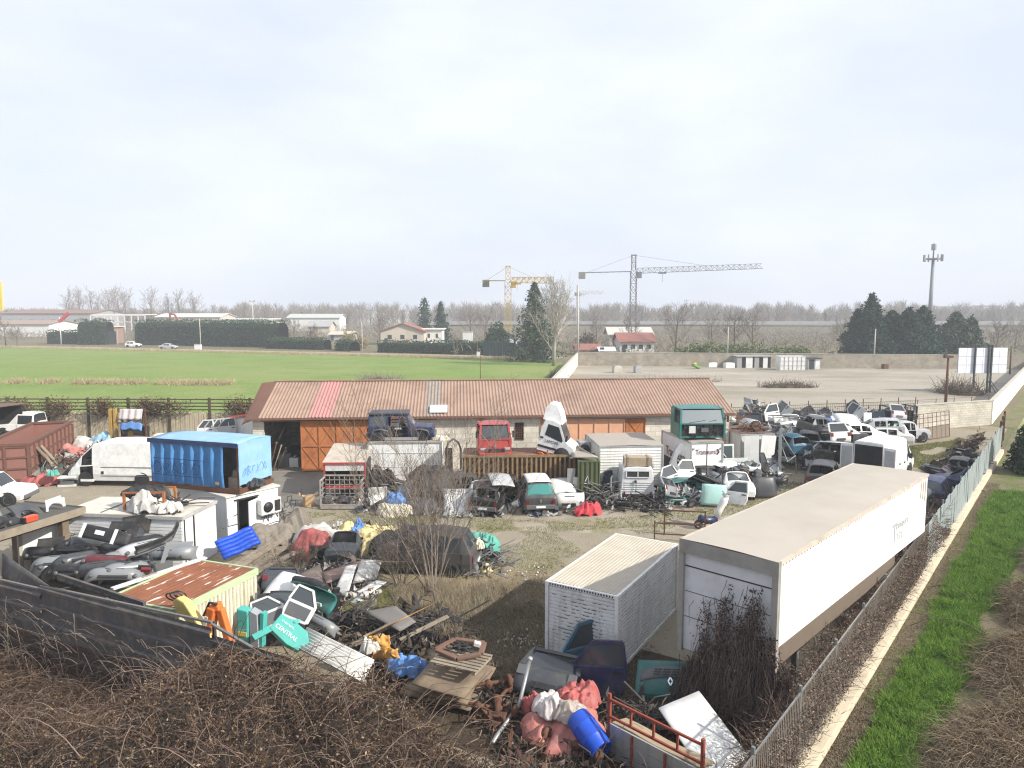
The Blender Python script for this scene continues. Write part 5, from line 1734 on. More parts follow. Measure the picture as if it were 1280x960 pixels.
mb.span((0.13,0.10,1.5),(TW-0.16,0.155,TT-0.343))
fp = mb.build('front_panel',mat('front_panel_white',(0.52,0.53,0.55),0.6,dirt=0.4,dcol=(0.25,0.23,0.2),dscale=1.2),trailer)
mb = MB()
mb.span((0.14,0.085,TT-0.72),(TW-0.17,0.10,TT-0.69))
for z in(3.1,2.4):
 mb.span((0.14,0.092,z),(TW-0.17,0.10,z+0.015))
mb.build('seam',BLACKP,fp)
mb = MB()
mb.beam((TW-0.02,0.1,TT-0.02),(TW-0.02,TL,TT-0.02),0.07,0.09)
mb.beam((0.04,0.1,TT-0.02),(0.04,TL,TT-0.02),0.07,0.09)
mb.build('roof_rail',mat('rail_tan',(0.50,0.43,0.35),0.7,dirt=0.4),trailer)
mb = MB()
for i in range(70):
 mb.box((TW+0.018,0.2+i*(TL-0.3)/69,TT-0.085),(0.012,0.03,0.03))
mb.build('rivet_row',STEEL,trailer)
mb = MB()
for i in range(1,11):
 mb.box((TW-.0285,i*1.19,(TB+TT)/2-.08),(.006,.016,TT-TB-.2))
mb.build('panel_trim',mat('seam_grey',(.5,.5,.48),.7,dirt=.4),trailer)
mb = MB()
mb.span((TW-0.14,0.15,1.85),(TW-0.012,TL*0.72,TB-0.003))
mb.build('side_rail',mat('dirty_shaded_side_rail',(0.13,0.10,0.075),0.85,dirt=0.6,dcol=(0.14,0.11,0.08),dscale=1.5),trailer)  # dirty brown rail, base colour darkened for the shadow under the box
mb = MB()
mb.span((0.5,0.4,1.2),(0.65,TL,TB-0.01));mb.span((TW-0.65,0.4,1.2),(TW-0.5,TL,TB-0.01))
for y in(1,3,5,7,9,11,12.8):
 mb.span((0.3,y,1.75),(TW-0.2,y+0.1,TB-0.01))
mb.build('chassis',RUST,trailer)
for y in(8.6,9.9,11.2):
 for x in(0.3,TW-0.3):
  w_ = MB();w_.lathe([(0.3,-0.17),(0.48,-0.17),(0.53,-0.1),(0.53,0.1),(0.48,0.17),(0.3,0.17),(0.28,0.05),(0.02,0.05)],20,M=Mx((x,y,0.53),(0,math.pi/2,0)))
  w_.build('wheel',RUBBER,trailer)
for x in(0.55,TW-0.55):
 w_ = MB();w_.box((x,2.6,0.7),(0.16,0.16,1.4));w_.box((x,2.6,0.03),(0.35,0.3,0.06));w_.build('landing_leg',STEEL,trailer)
mb = MB()
for i in range(4):
 mb.span((TW-0.02,TL-0.25-i*0.22,TT-0.75-0.04*(i%2)),(TW+0.003-0.02,TL-0.20-i*0.22,TT-0.2))
side_M = lambda y,z:Matrix.Translation((TW-0.024,y,z))@Matrix(((0,0,1,0),(1,0,0,0),(0,1,0,0),(0,0,0,1)))
lettering('T',1.0,INK_GREY,trailer,side_M(9.0,2.75),extrude=0.003,width=.55)
lettering('ransport',0.36,INK_GREY,trailer,side_M(9.42,3.2),extrude=0.003,width=1.35)
lettering('TZL',0.34,INK_GREY,trailer,side_M(9.5,2.8),extrude=0.003,width=.7)
mb = MB()
for i in range(3):
 mb.span((TW-0.027,TL-0.3-i*0.28,TT-0.95+0.1*i),(TW-0.021,TL-0.2-i*0.28,TT-0.2))
mb.build('scuff_mark',mat('brown_scuff',(0.36,0.27,0.18),0.8,dirt=0.6),trailer)
CW_,CL_,CH_ = 2.26,5.36,2.38
cont = thing('site_container','grey white ribbed container standing beside the long trailer','container',(1.07,20.92,0),-0.54)
CRIB = mat('container_grey_white',(0.66,0.66,0.65),0.6,dirt=0.35,dcol=(0.19,0.17,0.14),dscale=1.3,streak=0.35,var=0.06)
mb = MB()
mb.span((0.02,0.02,0.1),(CW_-0.02,CL_-0.02,CH_-0.05))
mb.build('wall',CRIB,cont)
mb = MB()
z = 0.16
while z<CH_-0.14:
 mb.span((0.06,-0.012,z),(CW_-0.06,0.02,z+0.075))
 mb.span((CW_-0.02,0.06,z),(CW_+0.02,CL_-0.06,z+0.075))
 z+=0.112
mb.build('siding',CRIB,cont)
box_frame(cont,CW_,CL_,0.06,CH_-0.03,mat('container_frame_paint',(0.66,0.66,0.65),0.6,dirt=0.4,dscale=3),0.10)
mb = MB()
nx = int(CW_/0.118)
mb.grid(nx*4,10,lambda u,v:(0.03+u*(CW_-0.06),0.03+v*(CL_-0.06),CH_+0.02+0.018*max(0,math.sin(u*nx*2*math.pi))+0.012*noise.noise(Vector((u*3,v*6,0)))),sm=False)
mb.build('roof',mat('container_roof_sheet',(0.43,0.385,0.31),0.75,dirt=0.5,dcol=(0.30,0.25,0.19),dscale=0.8),cont)
mb = MB()
for i in range(24):
 mb.box((0.12+i*(CW_-0.24)/23,-0.055,CH_-0.035),(0.042,0.012,0.05))
mb.build('eave_trim',BLACKP,cont)
rr = random.Random(4)
mb = MB()
for i in range(150):
 x = rr.gauss(CW_*0.5,CW_*0.22)
 k = rr.randint(4,16)
 if 0.15<x<CW_-0.15:
  mb.box((x,-0.012,0.16+k*0.112+0.075),(rr.uniform(0.02,0.13),0.012,0.012))
mb.build('moss_streak',mat('dark_moss',(0.06,0.055,0.045),0.95,dirt=0),cont)
mb = MB();mb.box((CW_*0.42,-0.02,CH_-0.28),(0.16,0.05,0.1));mb.build('vent',CRIB,cont)
def free(kind,color,loc,rot,label,sc=1.0,cat=None):
 c = part(kind,color,loc,rot,'',None,sc,label)
 if cat:c['category'] = cat
 if 'group' in c:del c['group']
 return c
g = P(742,866)
free('car_door','navy',P(716,866),(-0.10,0,-0.16),'navy blue car door standing in front of the grey ribbed container',1.32)
free('car_door','petrol',P(706,850),(-0.08,0,R(28)),'blue car door with pale window edge leaning behind the navy blue door',1.34)
free('tailgate','dark_grey',P(676,873,0.15),(-0.95,0.05,-0.35),'dark grey tailgate with its window facing up left of the navy blue door',(1.32,1.25,1.3))
for o in COL.objects:
 if o.name.startswith('tail_light')and o.parent and o.parent.get('label','').startswith('dark grey tailgate with its window'):
  o.material_slots[0].link = 'OBJECT'
  o.material_slots[0].material = GREYP
q = P(838,880)
o = thing('boot_lid','dark teal boot lid with a small silver diamond emblem before the trailer front','boot lid',(q.x,q.y,0.12),(-0.55,0,-0.08))
mb = MB()
mb.grid(14,7,lambda u,v:((u-.5)*(1.95-0.28*v),-0.06*math.cos((u-.5)*2.6)-0.05*math.sin(v*3.1),v*0.98))
mb.build('skin',paint('dark_teal'),o,solid=0.05)
mb = MB()
mb.grid(10,3,lambda u,v:((u-.5)*(1.62-0.1*v),-0.165+0.055*(2*u-1)**2+0.045*v,0.55+v*0.28-0.13*(2*u-1)**2))
mb.build('glazed_band',GREYP,o,solid=0.012)
mb = MB()
for k in range(3):
 for j in range(4):
  mb.box((-0.36+j*0.24+0.03*k,-0.19+0.02*k,0.62+k*0.065),(0.2,0.012,0.028))
mb.build('louvre',BLACKP,o)
mb = MB()
for a,b in(((0,.10),(.06,0)),((.06,0),(0,-.10)),((0,-.10),(-.06,0)),((-.06,0),(0,.10))):
 mb.beam((a[0],-0.145,0.45+a[1]),(b[0],-0.145,0.45+b[1]),0.03,0.035)
mb.build('emblem',mat('chrome',(0.75,0.75,0.75),0.2,metal=0.9,dirt=0.0),o)
mb = MB();mb.beam((-0.82,-0.09,0.02),(-0.74,-0.11,0.30),0.10,0.05);mb.beam((0.0,-0.12,0.02),(-0.02,-0.13,0.26),0.05,0.03);mb.build('hinge_arm',BLACKP,o)
def quad_sheet(name,label,cat,pts,th,m,group=None):
 c = sum((Vector(p)for p in pts),Vector())/4
 o = thing(name,label,cat,(c.x,c.y,c.z),0,group)
 n = (Vector(pts[1])-Vector(pts[0])).cross(Vector(pts[3])-Vector(pts[0])).normalized()*th
 mb = MB()
 def fq(u,v):
  p = Vector(pts[0]).lerp(Vector(pts[1]),u).lerp(Vector(pts[3]).lerp(Vector(pts[2]),u),v)-c
  return p+n.normalized()*(0.02*noise.noise(Vector((u*2.5,v*2.5,pts[0][0]))))
 mb.grid(6,6,fq)
 mb.build('sheet',m,o,solid=th)
 return o
o = quad_sheet('white_sheet','large white sheet propped on scrap in front of the trailer','panel',[P(823,886,0.95),P(873,865,0.95),P(935,946,0.25),P(890,985,0.25)],0.04,mat('sheet_white',(0.66,0.66,0.64),0.55,dirt=0.25,dcol=(0.4,0.37,0.32),dscale=3))
a,b = Vector((2.30,16.0,0)),Vector((4.02,14.2,0))
o_,L,rz = along(a,b)
o = thing('stake_side','rusty tube frame with grey dropside boards at the bottom edge','lorry side',o_,rz)
mb = MB()
for x in(0,L):
 mb.beam((x,0,0),(x,0,1.56),0.07)
for z in(1.42,1.0):
 mb.beam((0,0,z),(L,0,z),0.05)
for i in range(1,4):
 mb.beam((L*i/4,0,1.0),(L*i/4,0,1.42),0.045)
for x in(0.7,1.6):
 mb.beam((x,-0.06,0),(x,-0.06,0.84),0.05)
mb.build('tube_frame',RUST_RED,o)
for k in range(3):
 mb = MB();mb.span((0.05,-0.045,0.05+k*0.27),(L-0.05,0.0,0.31+k*0.27));mb.build('board',ALU,o)
mb = MB();mb.grid(8,3,lambda u,v:(0.05+u*(L-0.1),0.03+v*0.55,0.86-v*0.12+0.02*math.sin(u*9)),sm=False);mb.build('bed_edge',mat('sawdust_boards',(0.34,0.26,0.17),0.9,dirt=0.4),o,solid=0.03)
p,q = P(722,897,0.75),P(752,938,0.38)
d = (q-p).normalized()
o = thing('plastic_drum','bright blue plastic drum lying on the faded red tarpaulin','drum',(p+q)/2,0)
o.rotation_mode = 'QUATERNION'
o.rotation_quaternion = d.to_track_quat('Z','Y')
BLUEP = mat('blue_plastic',(0.012,0.075,0.50),0.4,dirt=0.12,dcol=(0.1,0.12,0.2),dscale=3)
mb = MB();mb.lathe([(0.01,-.5),(.27,-.5),(.29,-.46),(.31,-.2),(.318,-.19),(.31,-.17),(.31,.17),(.318,.19),(.31,.2),(.29,.46),(.27,.5),(.26,.47),(.01,.47)],28);mb.build('shell',BLUEP,o)
for s in(-.12,.12):
 mb = MB();mb.lathe([(.005,.47),(.035,.47),(.035,.51),(.005,.51)],10,M=Mx((s,0,0)));mb.build('bung',BLACKP,o)
cloth('tarpaulin','faded red tarpaulin heap beneath the bright blue drum',P(704,918),1.15,0.95,0.75,T_PINK,3.3,0.4,fold=1.3)
cloth('tarpaulin','crumpled red tarpaulin fold below the navy blue door',P(722,878,0.3),0.62,0.5,0.55,T_RED,5.1,0.2,fold=1.5)
cloth('tarpaulin','red cloth corner on the scrap left of the milky plastic bag',P(666,884,0.35),0.3,0.3,0.45,T_RED,9.9,1.2,fold=1.5)
cloth('plastic_bag','milky plastic bag lying on the red tarpaulin',P(686,886,0.55),0.42,0.45,0.55,T_CLEAR,6.2,0.3,'bag',fold=0.9)
cloth('plastic_bag','grey brown plastic bag between the red folds',P(713,893,0.6),0.48,0.35,0.40,mat('greyish_bag',(0.34,0.29,0.25),0.4,dirt=0.3,dscale=4),7.7,0.8,'bag',fold=0.9)
o = thing('bent_pipe','long grey bent pipe lying from the tailgate to the brambles','pipe',(0,0,0))
mb = MB();mb.tube([P(662,826,1.25),P(655,855,0.85),P(649,882,0.45),P(640,893,0.2),P(624,915,0.12),P(615,930,0.1)],0.055,8);mb.build('tube',STEEL,o)
mb = MB();mb.tube([P(662,826,1.25),P(663.2,822,1.30)],0.07,8);mb.build('collar',ALU,o)
def axle(label,px,py,rz,L=1.35,z=0.25,tilt=0.0):
 q = P(px,py)
 o = thing('rusty_axle',label,'axle',(q.x,q.y,z),(0,tilt,rz),'rusty axles beside the plywood stack')
 mb = MB();mb.tube([(-L/2,0,0),(0,0,0.03),(L/2,0,0)],0.05,8);mb.lathe([(.02,-.08),(.10,-.07),(.12,0),(.10,.07),(.02,.08)],14,M=Mx((0.1,0,0),(math.pi/2,0,0)));mb.build('tube',RUST,o)
 for s in(-1,1):
  mb = MB();mb.lathe([(.01,-.06),(.16,-.06),(.18,0),(.16,.06),(.07,.07),(.06,.12),(.01,.12)],16,M=Mx((s*L/2,0,0),(0,s*math.pi/2,0)));mb.build('brake_drum',RUST,o)
axle('rusty axle lying across the others at the plywood edge',606,880,0.3,z=0.55)
axle('rusty axle nearest the brambles below the plywood',592,893,-0.2,1.3)
axle('rusty axle with its drum beside the bent pipe',634,876,1.1,1.2,0.3)
axle('rusty axle end lying under the red tarpaulin',678,913,-0.5,1.5,0.3)
axle('rusty axle poking out below the blue drum',715,945,-0.6,1.4,0.3)
c0 = P(556,868)
for i in range(5):
 zz = 0.16+i*0.17
 o = quad_sheet('plywood_sheet',('lowest warped plywood sheet of the stack','second warped plywood sheet from the ground','middle plywood sheet of the warped stack','plywood sheet just under the topmost one','topmost brown plywood sheet below the pallet')[i],'plywood',[P(500+7*(i*3%5),868-3*i,zz),P(536+5*(i*2%5),812+i,zz+0.12),P(620-4*(i*2%5),836+i,zz+0.1),P(588-4*(i*3%5),890-4*i,zz)],0.05,PLY,'warped plywood sheets')
 mb = MB();mb.beam((-0.5,0.1,-0.05),(0.5,-0.1,-0.05),0.08,0.06);mb.build('batten',WOOD,o)
q = P(577,828,1.22)
o = thing('pallet','weathered wooden pallet on the plywood stack','pallet',q,-0.42)
mb = MB()
for i in range(7):
 mb.box((0,-0.45+i*0.15,0.11),(1.35,0.10,0.025))
mb.build('top_boards',WOOD,o)
for x in(-.6,0,.6):
 mb = MB();mb.box((x,0,0.05),(.1,1.0,.085));mb.build('bearer',WOOD,o)
q = P(577,815,1.36)
o = thing('rusty_subframe','rusty four sided subframe lying on the pallet','subframe',q,-0.35)
mb = MB()
sq = [(-.62,-.3,.1),(.05,-.42,.02),(.62,-.15,.12),(.5,.38,.16),(-.35,.35,.14)]
for a,b in zip(sq,sq[1:]+sq[:1]):
 mb.beam(a,b,.15,.09)
mb.build('frame',mat('pinkish_rust',(0.155,0.085,0.06),0.85,dirt=0.5),o,bevel=0.02)
mb = MB()
for i in range(9):
 a = i*0.7
 mb.tube([(0.25*math.cos(a),0.15*math.sin(a),.1),(0.3*math.cos(a+2),0.2*math.sin(a+2),.2)],.03,5)
mb.build('hose',BLACKP,o)
mb = MB();mb.box((.42,.1,.25),(.18,.12,.10),rot=(.2,.3,.4));mb.build('bracket',DIRTY_WHITE,o)
for k_,(px,py,dz,w_,lab)in enumerate(((478,812,.75,.62,'amber crumpled sheet standing up on the dark scrap'),(490,826,.55,.55,'amber cloth strip hanging toward the blue cloth'),(463,806,.8,.4,'brown amber rag left of the standing amber sheet'))):
 q = P(px,py,dz)
 o = thing('tarpaulin',lab,'tarpaulin',q,.5-.6*k_)
 mb = MB()
 mb.grid(14,14,lambda u,v:((u-.5)*w_*(1-.3*v)+.12*noise.noise(Vector((v*3,k_,1))),.22*noise.noise(Vector((u*2.2,v*2.2,k_*3)))+.08*noise.noise(Vector((u*6,v*6,k_))),(v-.45)*w_*1.15+.10*noise.noise(Vector((u*4,v*3,k_+5)))))
 mb.build('sheet',T_ORA,o,solid=.02)
cloth('tarpaulin','small cream rag between the amber tarpaulin and the corrugated strip',P(462,812,0.8),0.28,0.24,0.4,T_WHITE,15.3,0.2,fold=1.6)
cloth('tarpaulin','bright blue cloth heap left of the plywood stack',P(510,838,0.35),0.62,0.4,0.5,T_BLUE,12.9,-0.3,fold=1.8)
o = thing('corrugated_sheet','long white corrugated sheet sloping into the brambles','sheet',(0,0,0))
A_,B_,C_,D_ = P(384,785,1.25),P(468,826,0.95),P(454,853,0.80),P(370,808,1.1)
mb = MB()
def fc(u,v):
 p = A_.lerp(B_,u).lerp(D_.lerp(C_,u),v)
 return p+Vector((0,0,0.04*math.sin(v*7*2*math.pi)))
mb.grid(3,56,fc,sm=True)
mb.build('sheet',mat('fibre_sheet',(0.58,0.57,0.53),0.85,dirt=0.5,dcol=(0.26,0.25,0.21),dscale=3),o,solid=0.012)
mb = MB();mb.beam(A_.lerp(D_,.3)-Vector((0,0,.1)),B_.lerp(C_,.3)-Vector((0,0,.1)),.08);mb.beam(A_.lerp(D_,.8)-Vector((0,0,.12)),B_.lerp(C_,.8)-Vector((0,0,.12)),.08);mb.build('batten',WOOD,o)
def scrap_rods(label,px,py,n,rad,h,m,seed,group=None,L=(0.5,1.4),r=0.022,name='scrap_bundle'):
 q = P(px,py)
 o = thing(name,label,'scrap',(q.x,q.y,0),0,group)
 rr = random.Random(seed)
 mb = MB()
 for i in range(n):
  a = rr.uniform(0,6.28)
  k = rr.uniform(0,1)
  p = Vector((k*rad*math.cos(a),k*rad*math.sin(a),rr.uniform(0.03,h*(1-0.6*k))))
  b = rr.uniform(0,6.28)
  ln = rr.uniform(*L)
  e = rr.uniform(-0.35,0.55)
  d = Vector((math.cos(b)*math.cos(e),math.sin(b)*math.cos(e),math.sin(e)))*ln
  m1 = p+d*0.5+Vector((rr.gauss(0,.07),rr.gauss(0,.07),rr.gauss(0,.05)))
  e2 = p+d
  pts = [Vector((v.x,v.y,max(v.z,0.03)))for v in(p,m1,e2)]
  if rr.random()<0.6:
   mb.tube(pts,r*rr.uniform(0.6,1.5),5)
  else:
   mb.beam(pts[0],pts[2],r*rr.uniform(2,5),r)
 mb.build('rods',m,o)
 mb = MB()
 for i in range(max(n//4,4)):
  a = rr.uniform(0,6.28);k = rr.uniform(0,.8)
  mb.box((k*rad*math.cos(a),k*rad*math.sin(a),rr.uniform(.05,h*.5)),(rr.uniform(.15,.5),rr.uniform(.1,.35),rr.uniform(.06,.25)),rot=(rr.uniform(-.5,.5),rr.uniform(-.5,.5),a))
 mb.build('lumps',BLACKP if m is not RUST else m,o,bevel=0.015)
 return o
DARKSTEEL = mat('oily_dark_steel',(0.055,0.05,0.046),0.6,metal=0.3,dirt=0.5,dcol=(0.12,0.085,0.06),dscale=4)
scrap_rods('tangle of dark rods behind the amber tarpaulin',505,800,70,1.2,0.9,DARKSTEEL,1)
scrap_rods('tangle of dark bars between the amber tarpaulin and the bare shrub',545,790,60,1.2,0.8,DARKSTEEL,2)
scrap_rods('black scrap heap right of the teal machine parts',432,790,60,0.9,1.0,DARKSTEEL,3)
scrap_rods('black scrap strewn under the blue cloth',500,845,40,0.8,0.5,DARKSTEEL,4)
scrap_rods('dark branches and rods heaped before the teal boot lid',808,908,60,0.7,0.6,DARKSTEEL,5,None,(.3,.8),.016)
scrap_rods('rusty scrap inside the tube frame by the white sheet',815,925,26,0.8,0.4,RUST,6,None,(.3,.7),.018)
scrap_rods('rusty iron bits lying between the axles and the drum',668,940,34,0.8,0.3,RUST,7,None,(.2,.6),.018)
scrap_rods('rusty iron bits beside the plywood stack edge',612,902,26,0.5,0.3,RUST,8,None,(.2,.55),.018)
o = quad_sheet('grey_board','twisted grey board lying on the dark rods','board',[P(455,765,1.0),P(495,758,1.2),P(520,778,0.9),P(500,790,0.8)],0.04,mat('grey_board',(0.16,0.15,0.14),0.8,dirt=0.4))
for i,(a,b,lab)in enumerate((((440,805,.5),(488,780,1.0),'long plank lying up the dark scrap heap'),((430,812,.4),(475,793,.9),'grey plank beside the long plank on the dark scrap'),((500,800,.6),(560,770,1.0),'dark plank pointing at the bare shrub'))):
 o = thing('plank',lab,'plank',P(*a))
 mb = MB();e_ = P(*b)-P(*a);mb.beam((0,0,0),e_,0.16,0.04);mb.build('board',WOOD,o)
 mb = MB();mb.beam(e_*0.4-Vector((.1,.1,0)),e_*0.4+Vector((.1,.1,0.02)),0.06,0.09);mb.build('cleat',WOOD,o)
q = P(818,676)
o = thing('bed_rails','rusty bed frame rails standing behind the trailer roof edge','frame',(q.x,q.y,0),-0.2)
mb = MB()
for x in(0,2.0):
 mb.beam((x,0,0),(x,0,0.95),0.06)
for z in(0.35,0.85):
 mb.beam((0,0,z),(2.0,0,z),0.05)
mb.build('near_rail',RUST,o)
mb = MB()
for x in(0.45,2.3):
 mb.beam((x,1.0,0),(x,1.0,1.25),0.06)
for z in(0.6,1.2):
 mb.beam((0.45,1.0,z),(2.3,1.0,z),0.05)
mb.build('far_rail',RUST,o)
q = P(893,660)
o = thing('scooter','white and navy scooter body standing on end behind the trailer roof','scooter',(q.x,q.y,0),0.2)
SC_W = paint('white')
mb = MB();mb.tube([(0.1,0,0.5),(0.25,0,0.9),(0.45,0,1.3),(0.6,0,1.55)],[0.13,0.17,0.2,0.12],8);mb.build('leg_shield',SC_W,o)
mb = MB();mb.tube([(0.1,0,.45),(-.4,0,.4),(-.8,0,.55)],[0.15,0.2,0.16],8);mb.build('tail_fairing',paint('navy'),o)
mb = MB();mb.box((0.55,0,1.62),(.25,.3,.16),rot=(0,.3,0));mb.build('headlamp',LIGHT_CLEAR,o,bevel=0.03)
mb = MB();mb.tube([(.55,-.35,1.72),(.5,0,1.7),(.55,.35,1.72)],.02,6);mb.build('handlebar',BLACKP,o)
wheel(o,(0.0,0,0.22),0.22,0.1)
wheel(o,(-0.85,0,0.24),0.22,0.1)
# row of wrecks and boxes along the hall
def truck_box(name,label,cat,loc,rz,W,L,z0,z1,m,roofm=None,ribs=None,under=True,doors=False,group=None):
 o = thing(name,label,cat,loc,rz,group)
 mb = MB();mb.span((0.02,0.02,z0),(W-0.02,L-0.02,z1-0.04));mb.build('body',m,o)
 mb = MB();mb.grid(6,6,lambda u,v:(u*W,v*L,z1+0.04*math.sin(u*math.pi)+0.03*noise.noise(Vector((u*3,v*3,loc[0])))),sm=False);mb.build('roof',roofm or ROOF_BEIGE,o,solid=0.03)
 box_frame(o,W,L,z0+0.03,z1-0.05,ALU,0.07)
 if under:
  mb = MB();mb.span((0.25,0.2,0.02),(0.45,L-0.2,z0));mb.span((W-.45,0.2,0.02),(W-.25,L-0.2,z0));mb.build('skid',RUST,o)
 if ribs:
  mb = MB()
  z = z0+0.15
  while z<z1-0.15:
   mb.span((0.05,-0.004,z),(W-0.05,0.02,z+0.02))
   z+=ribs
  mb.build('panel_joint',DIRTY_WHITE,o)
 if doors:
  mb = MB();mb.span((W/2-0.012,-0.006,z0+.1),(W/2+0.012,0.02,z1-.12));mb.build('door_gap',BLACKP,o)
  for x in(0.12,W-0.12):
   for z in(z0+.4,(z0+z1)/2,z1-.4):
    mb = MB();mb.box((x,-0.02,z),(.12,.05,.08));mb.build('hinge',STEEL,o)
 return o
p = AT(461,600,41.6)
W1 = AT(552,600,41.6).x-p.x
truck_box('white_box','white box body carrying the dark blue jeep against the hall','box body',(p.x,41.6,0),0.05,W1,2.5,0.35,2.82,WHITE_BOX,ROOF_BEIGE,0.82)
st,sg = PROF['jeep']
jp = make_car('jeep','dark blue two door jeep without wheels on top of the white box body','jeep',(AT(503,560,42.8).x,42.75,2.62),0.05,paint('navy'),GLASS_L,wheels=False,cat='jeep',sc=1.02,seg=['bbg','bgb','oob','oob','bbg','bbb','bbb'])
mb = MB();mb.span((-1.85,-.74,1.74),(0.42,.74,1.86));mb.build('roof_cap',mat('grey_roof_cap',(0.05,0.055,0.07),0.6),jp,bevel=0.04)
for s in(-1,1):
 mb = MB();mb.beam((-0.9,s*.86,.36),(1.0,s*.86,.36),0.12,0.16);mb.build('sill',ALU,jp)
 for ax in(-1.18,1.15):
  mb = MB();mb.tube([(ax-.52,s*.86,.5),(ax-.42,s*.88,.82),(ax,s*.89,.92),(ax+.42,s*.88,.82),(ax+.52,s*.86,.5)],.045,6);mb.build('arch_trim',GREYP,jp)
cloth('tarpaulin','green and white cloth on the box end beside the jeep',(AT(552,552,42.4).x,42.4,2.84),0.55,0.5,0.3,T_CREAM,21.1,fold=1.4)
p = AT(405,610,39.6)
W2 = AT(457,610,39.6).x-p.x
o = thing('lidded_lorry_box','low lorry body with beige lid and red frame beside the white box','lorry body',(p.x,39.6,0),0.03)
REDF = mat('red_frame_paint',(0.40,0.04,0.04),0.5,dirt=0.35)
mb = MB()
for x in(0.04,W2-0.04):
 for y,h in((0.04,2.0),(3.0,2.55)):
  mb.box((x,y,h/2+0.2),(0.09,0.09,h-0.4))
mb.beam((0,0,1.98),(W2,0,1.98),0.12);mb.beam((0,0,.62),(W2,0,.62),0.12)
mb.build('frame',REDF,o)
mb = MB();mb.grid(6,6,lambda u,v:(-0.05+u*(W2+0.1),-0.05+v*3.15,2.05+0.52*v+0.03*noise.noise(Vector((u*4,v*4,1)))),sm=False);mb.build('lid',mat('beige_lid',(0.46,0.40,0.33),0.8,dirt=0.4,dscale=1.5),o,solid=0.04)
mb = MB();mb.span((0.1,0.0,1.55),(W2-0.1,0.05,1.92));mb.build('valance',DIRTY_WHITE,o)
mb = MB();mb.span((0.1,0.1,0.45),(W2-0.1,3.0,0.6));mb.span((0.05,2.9,.6),(W2-.05,2.98,2.4));mb.span((W2-.06,.1,.6),(W2-.02,2.9,2.0));mb.span((.02,.1,.6),(.06,2.9,2.0));mb.build('bed',DARKIN,o)
p,q = P(401,637),P(452,637)
W3 = q.x-p.x
o = thing('mesh_cage','grey steel mesh cage pallet in front of the red framed body','cage',(p.x,p.y,0),0.0)
CAGE = mat('grey_cage_steel',(0.33,0.31,0.28),0.6,dirt=0.5,dcol=(0.18,0.12,0.08),dscale=3)
def mesh_panel(a,b,z0,z1,nx,nz,name):
 mb = MB()
 a,b = Vector(a),Vector(b)
 for i in range(nx+1):
  p = a.lerp(b,i/nx);t = 0.07 if i in(0,nx)else 0.03
  mb.beam((p.x,p.y,z0),(p.x,p.y,z1),t)
 for j in range(nz+1):
  z = z0+(z1-z0)*j/nz;t = 0.07 if j in(0,nz)else 0.03
  mb.beam((a.x,a.y,z),(b.x,b.y,z),t)
 return mb.build(name,CAGE,o)
mesh_panel((0,0.9,0),(W3,0.9,0),0.15,1.65,8,6,'rear_mesh')
mesh_panel((0,0,0),(0,0.9,0),0.15,1.55,2,5,'side_mesh')
mesh_panel((W3,0,0),(W3,0.9,0),0.15,1.55,2,5,'side_mesh')
mb = MB();mb.span((0,-0.05,0.05),(W3,0.95,0.2));mb.beam((0,0,.25),(W3,0,.25),.06);mb.build('base',CAGE,o)
for i in range(8):
 part('engine' if i%3==0 else 'exhaust' if i%3==1 else 'radiator','grey',(p.x+0.25+0.25*i,p.y+0.45,0.22+0.1*(i%3)),(0.2*i,0.1,i*0.9),'lying in the grey mesh cage','scrap inside the mesh cage',0.75 if i%3==0 else 0.42)
q = P(386,632)
o = thing('cardboard_box','brown cardboard box on the concrete left of the mesh cage','box',(q.x,q.y,0),0.3)
mb = MB();mb.span((-.3,-.25,0),(.3,.25,.55));mb.build('carton',mat('cardboard',(0.42,0.28,0.15),0.9,dirt=0.2),o)
for s in(-1,1):
 mb = MB();mb.box((s*.38,0,.62),(.3,.5,.015),rot=(0,-s*.6,0));mb.build('flap',mat('cardboard',(0,0,0)),o)
cloth('tarpaulin','charcoal tarpaulin over the tall heap beside the white box',P(535,625),1.7,1.2,2.1,T_DARK,31.2,0.2,fold=0.9,sharp=0.5)
cloth('tarpaulin','grey tarpaulin sloping below the charcoal heap',P(512,628),0.95,0.8,1.4,T_SLATE,32.9,0.2,fold=1.0,sharp=0.5)
cloth('tarpaulin','slate blue tarpaulin at the front of the charcoal heap',P(527,640),0.95,0.6,1.1,T_SLATE,33.4,-0.3,fold=1.2,sharp=0.45)
cloth('plastic_bag','blue plastic bag on the heap beside the white box',P(495,628,0.5),0.55,0.45,0.6,T_BLUE,34.4,0,'bag',fold=1.2)
cloth('tarpaulin','cream cloth heap on the grass edge in front of the white box',P(494,644),0.95,0.5,0.75,T_CREAM,35.2,0.1,fold=1.5)
cloth('tarpaulin','dull purple rag beside the cream cloth heap',P(478,640),0.35,0.3,0.5,T_SLATE,36.2,0.1,fold=1.5)
quad_sheet('white_sheet','small white board lying on the dark heap by the mesh cage','panel',[P(461,622,.9),P(478,615,1.0),P(481,622,.7),P(463,632,.6)],0.03,DIRTY_WHITE)
o = thing('dark_case','dark open case behind the cream cloth heap','case',P(473,634),0.3)
mb = MB();mb.span((-.5,-.3,0),(.5,.3,.5));mb.build('case',GREYP,o,bevel=0.04)
mb = MB();mb.box((0,.3,.75),(1.0,.05,.6),rot=(.3,0,0));mb.build('lid',DIRTY_WHITE,o)
for i in range(6):
 part('seat','black',(P(462+7*i,616).x,40.9-0.15*(i%2),0.05+0.35*(i%2)),(0.2*(i%3),0.15*i,0.5*i),('dumped upright against the white box','tilted on the heap by the white box')[i%2],'seats dumped against the white box',1.05)
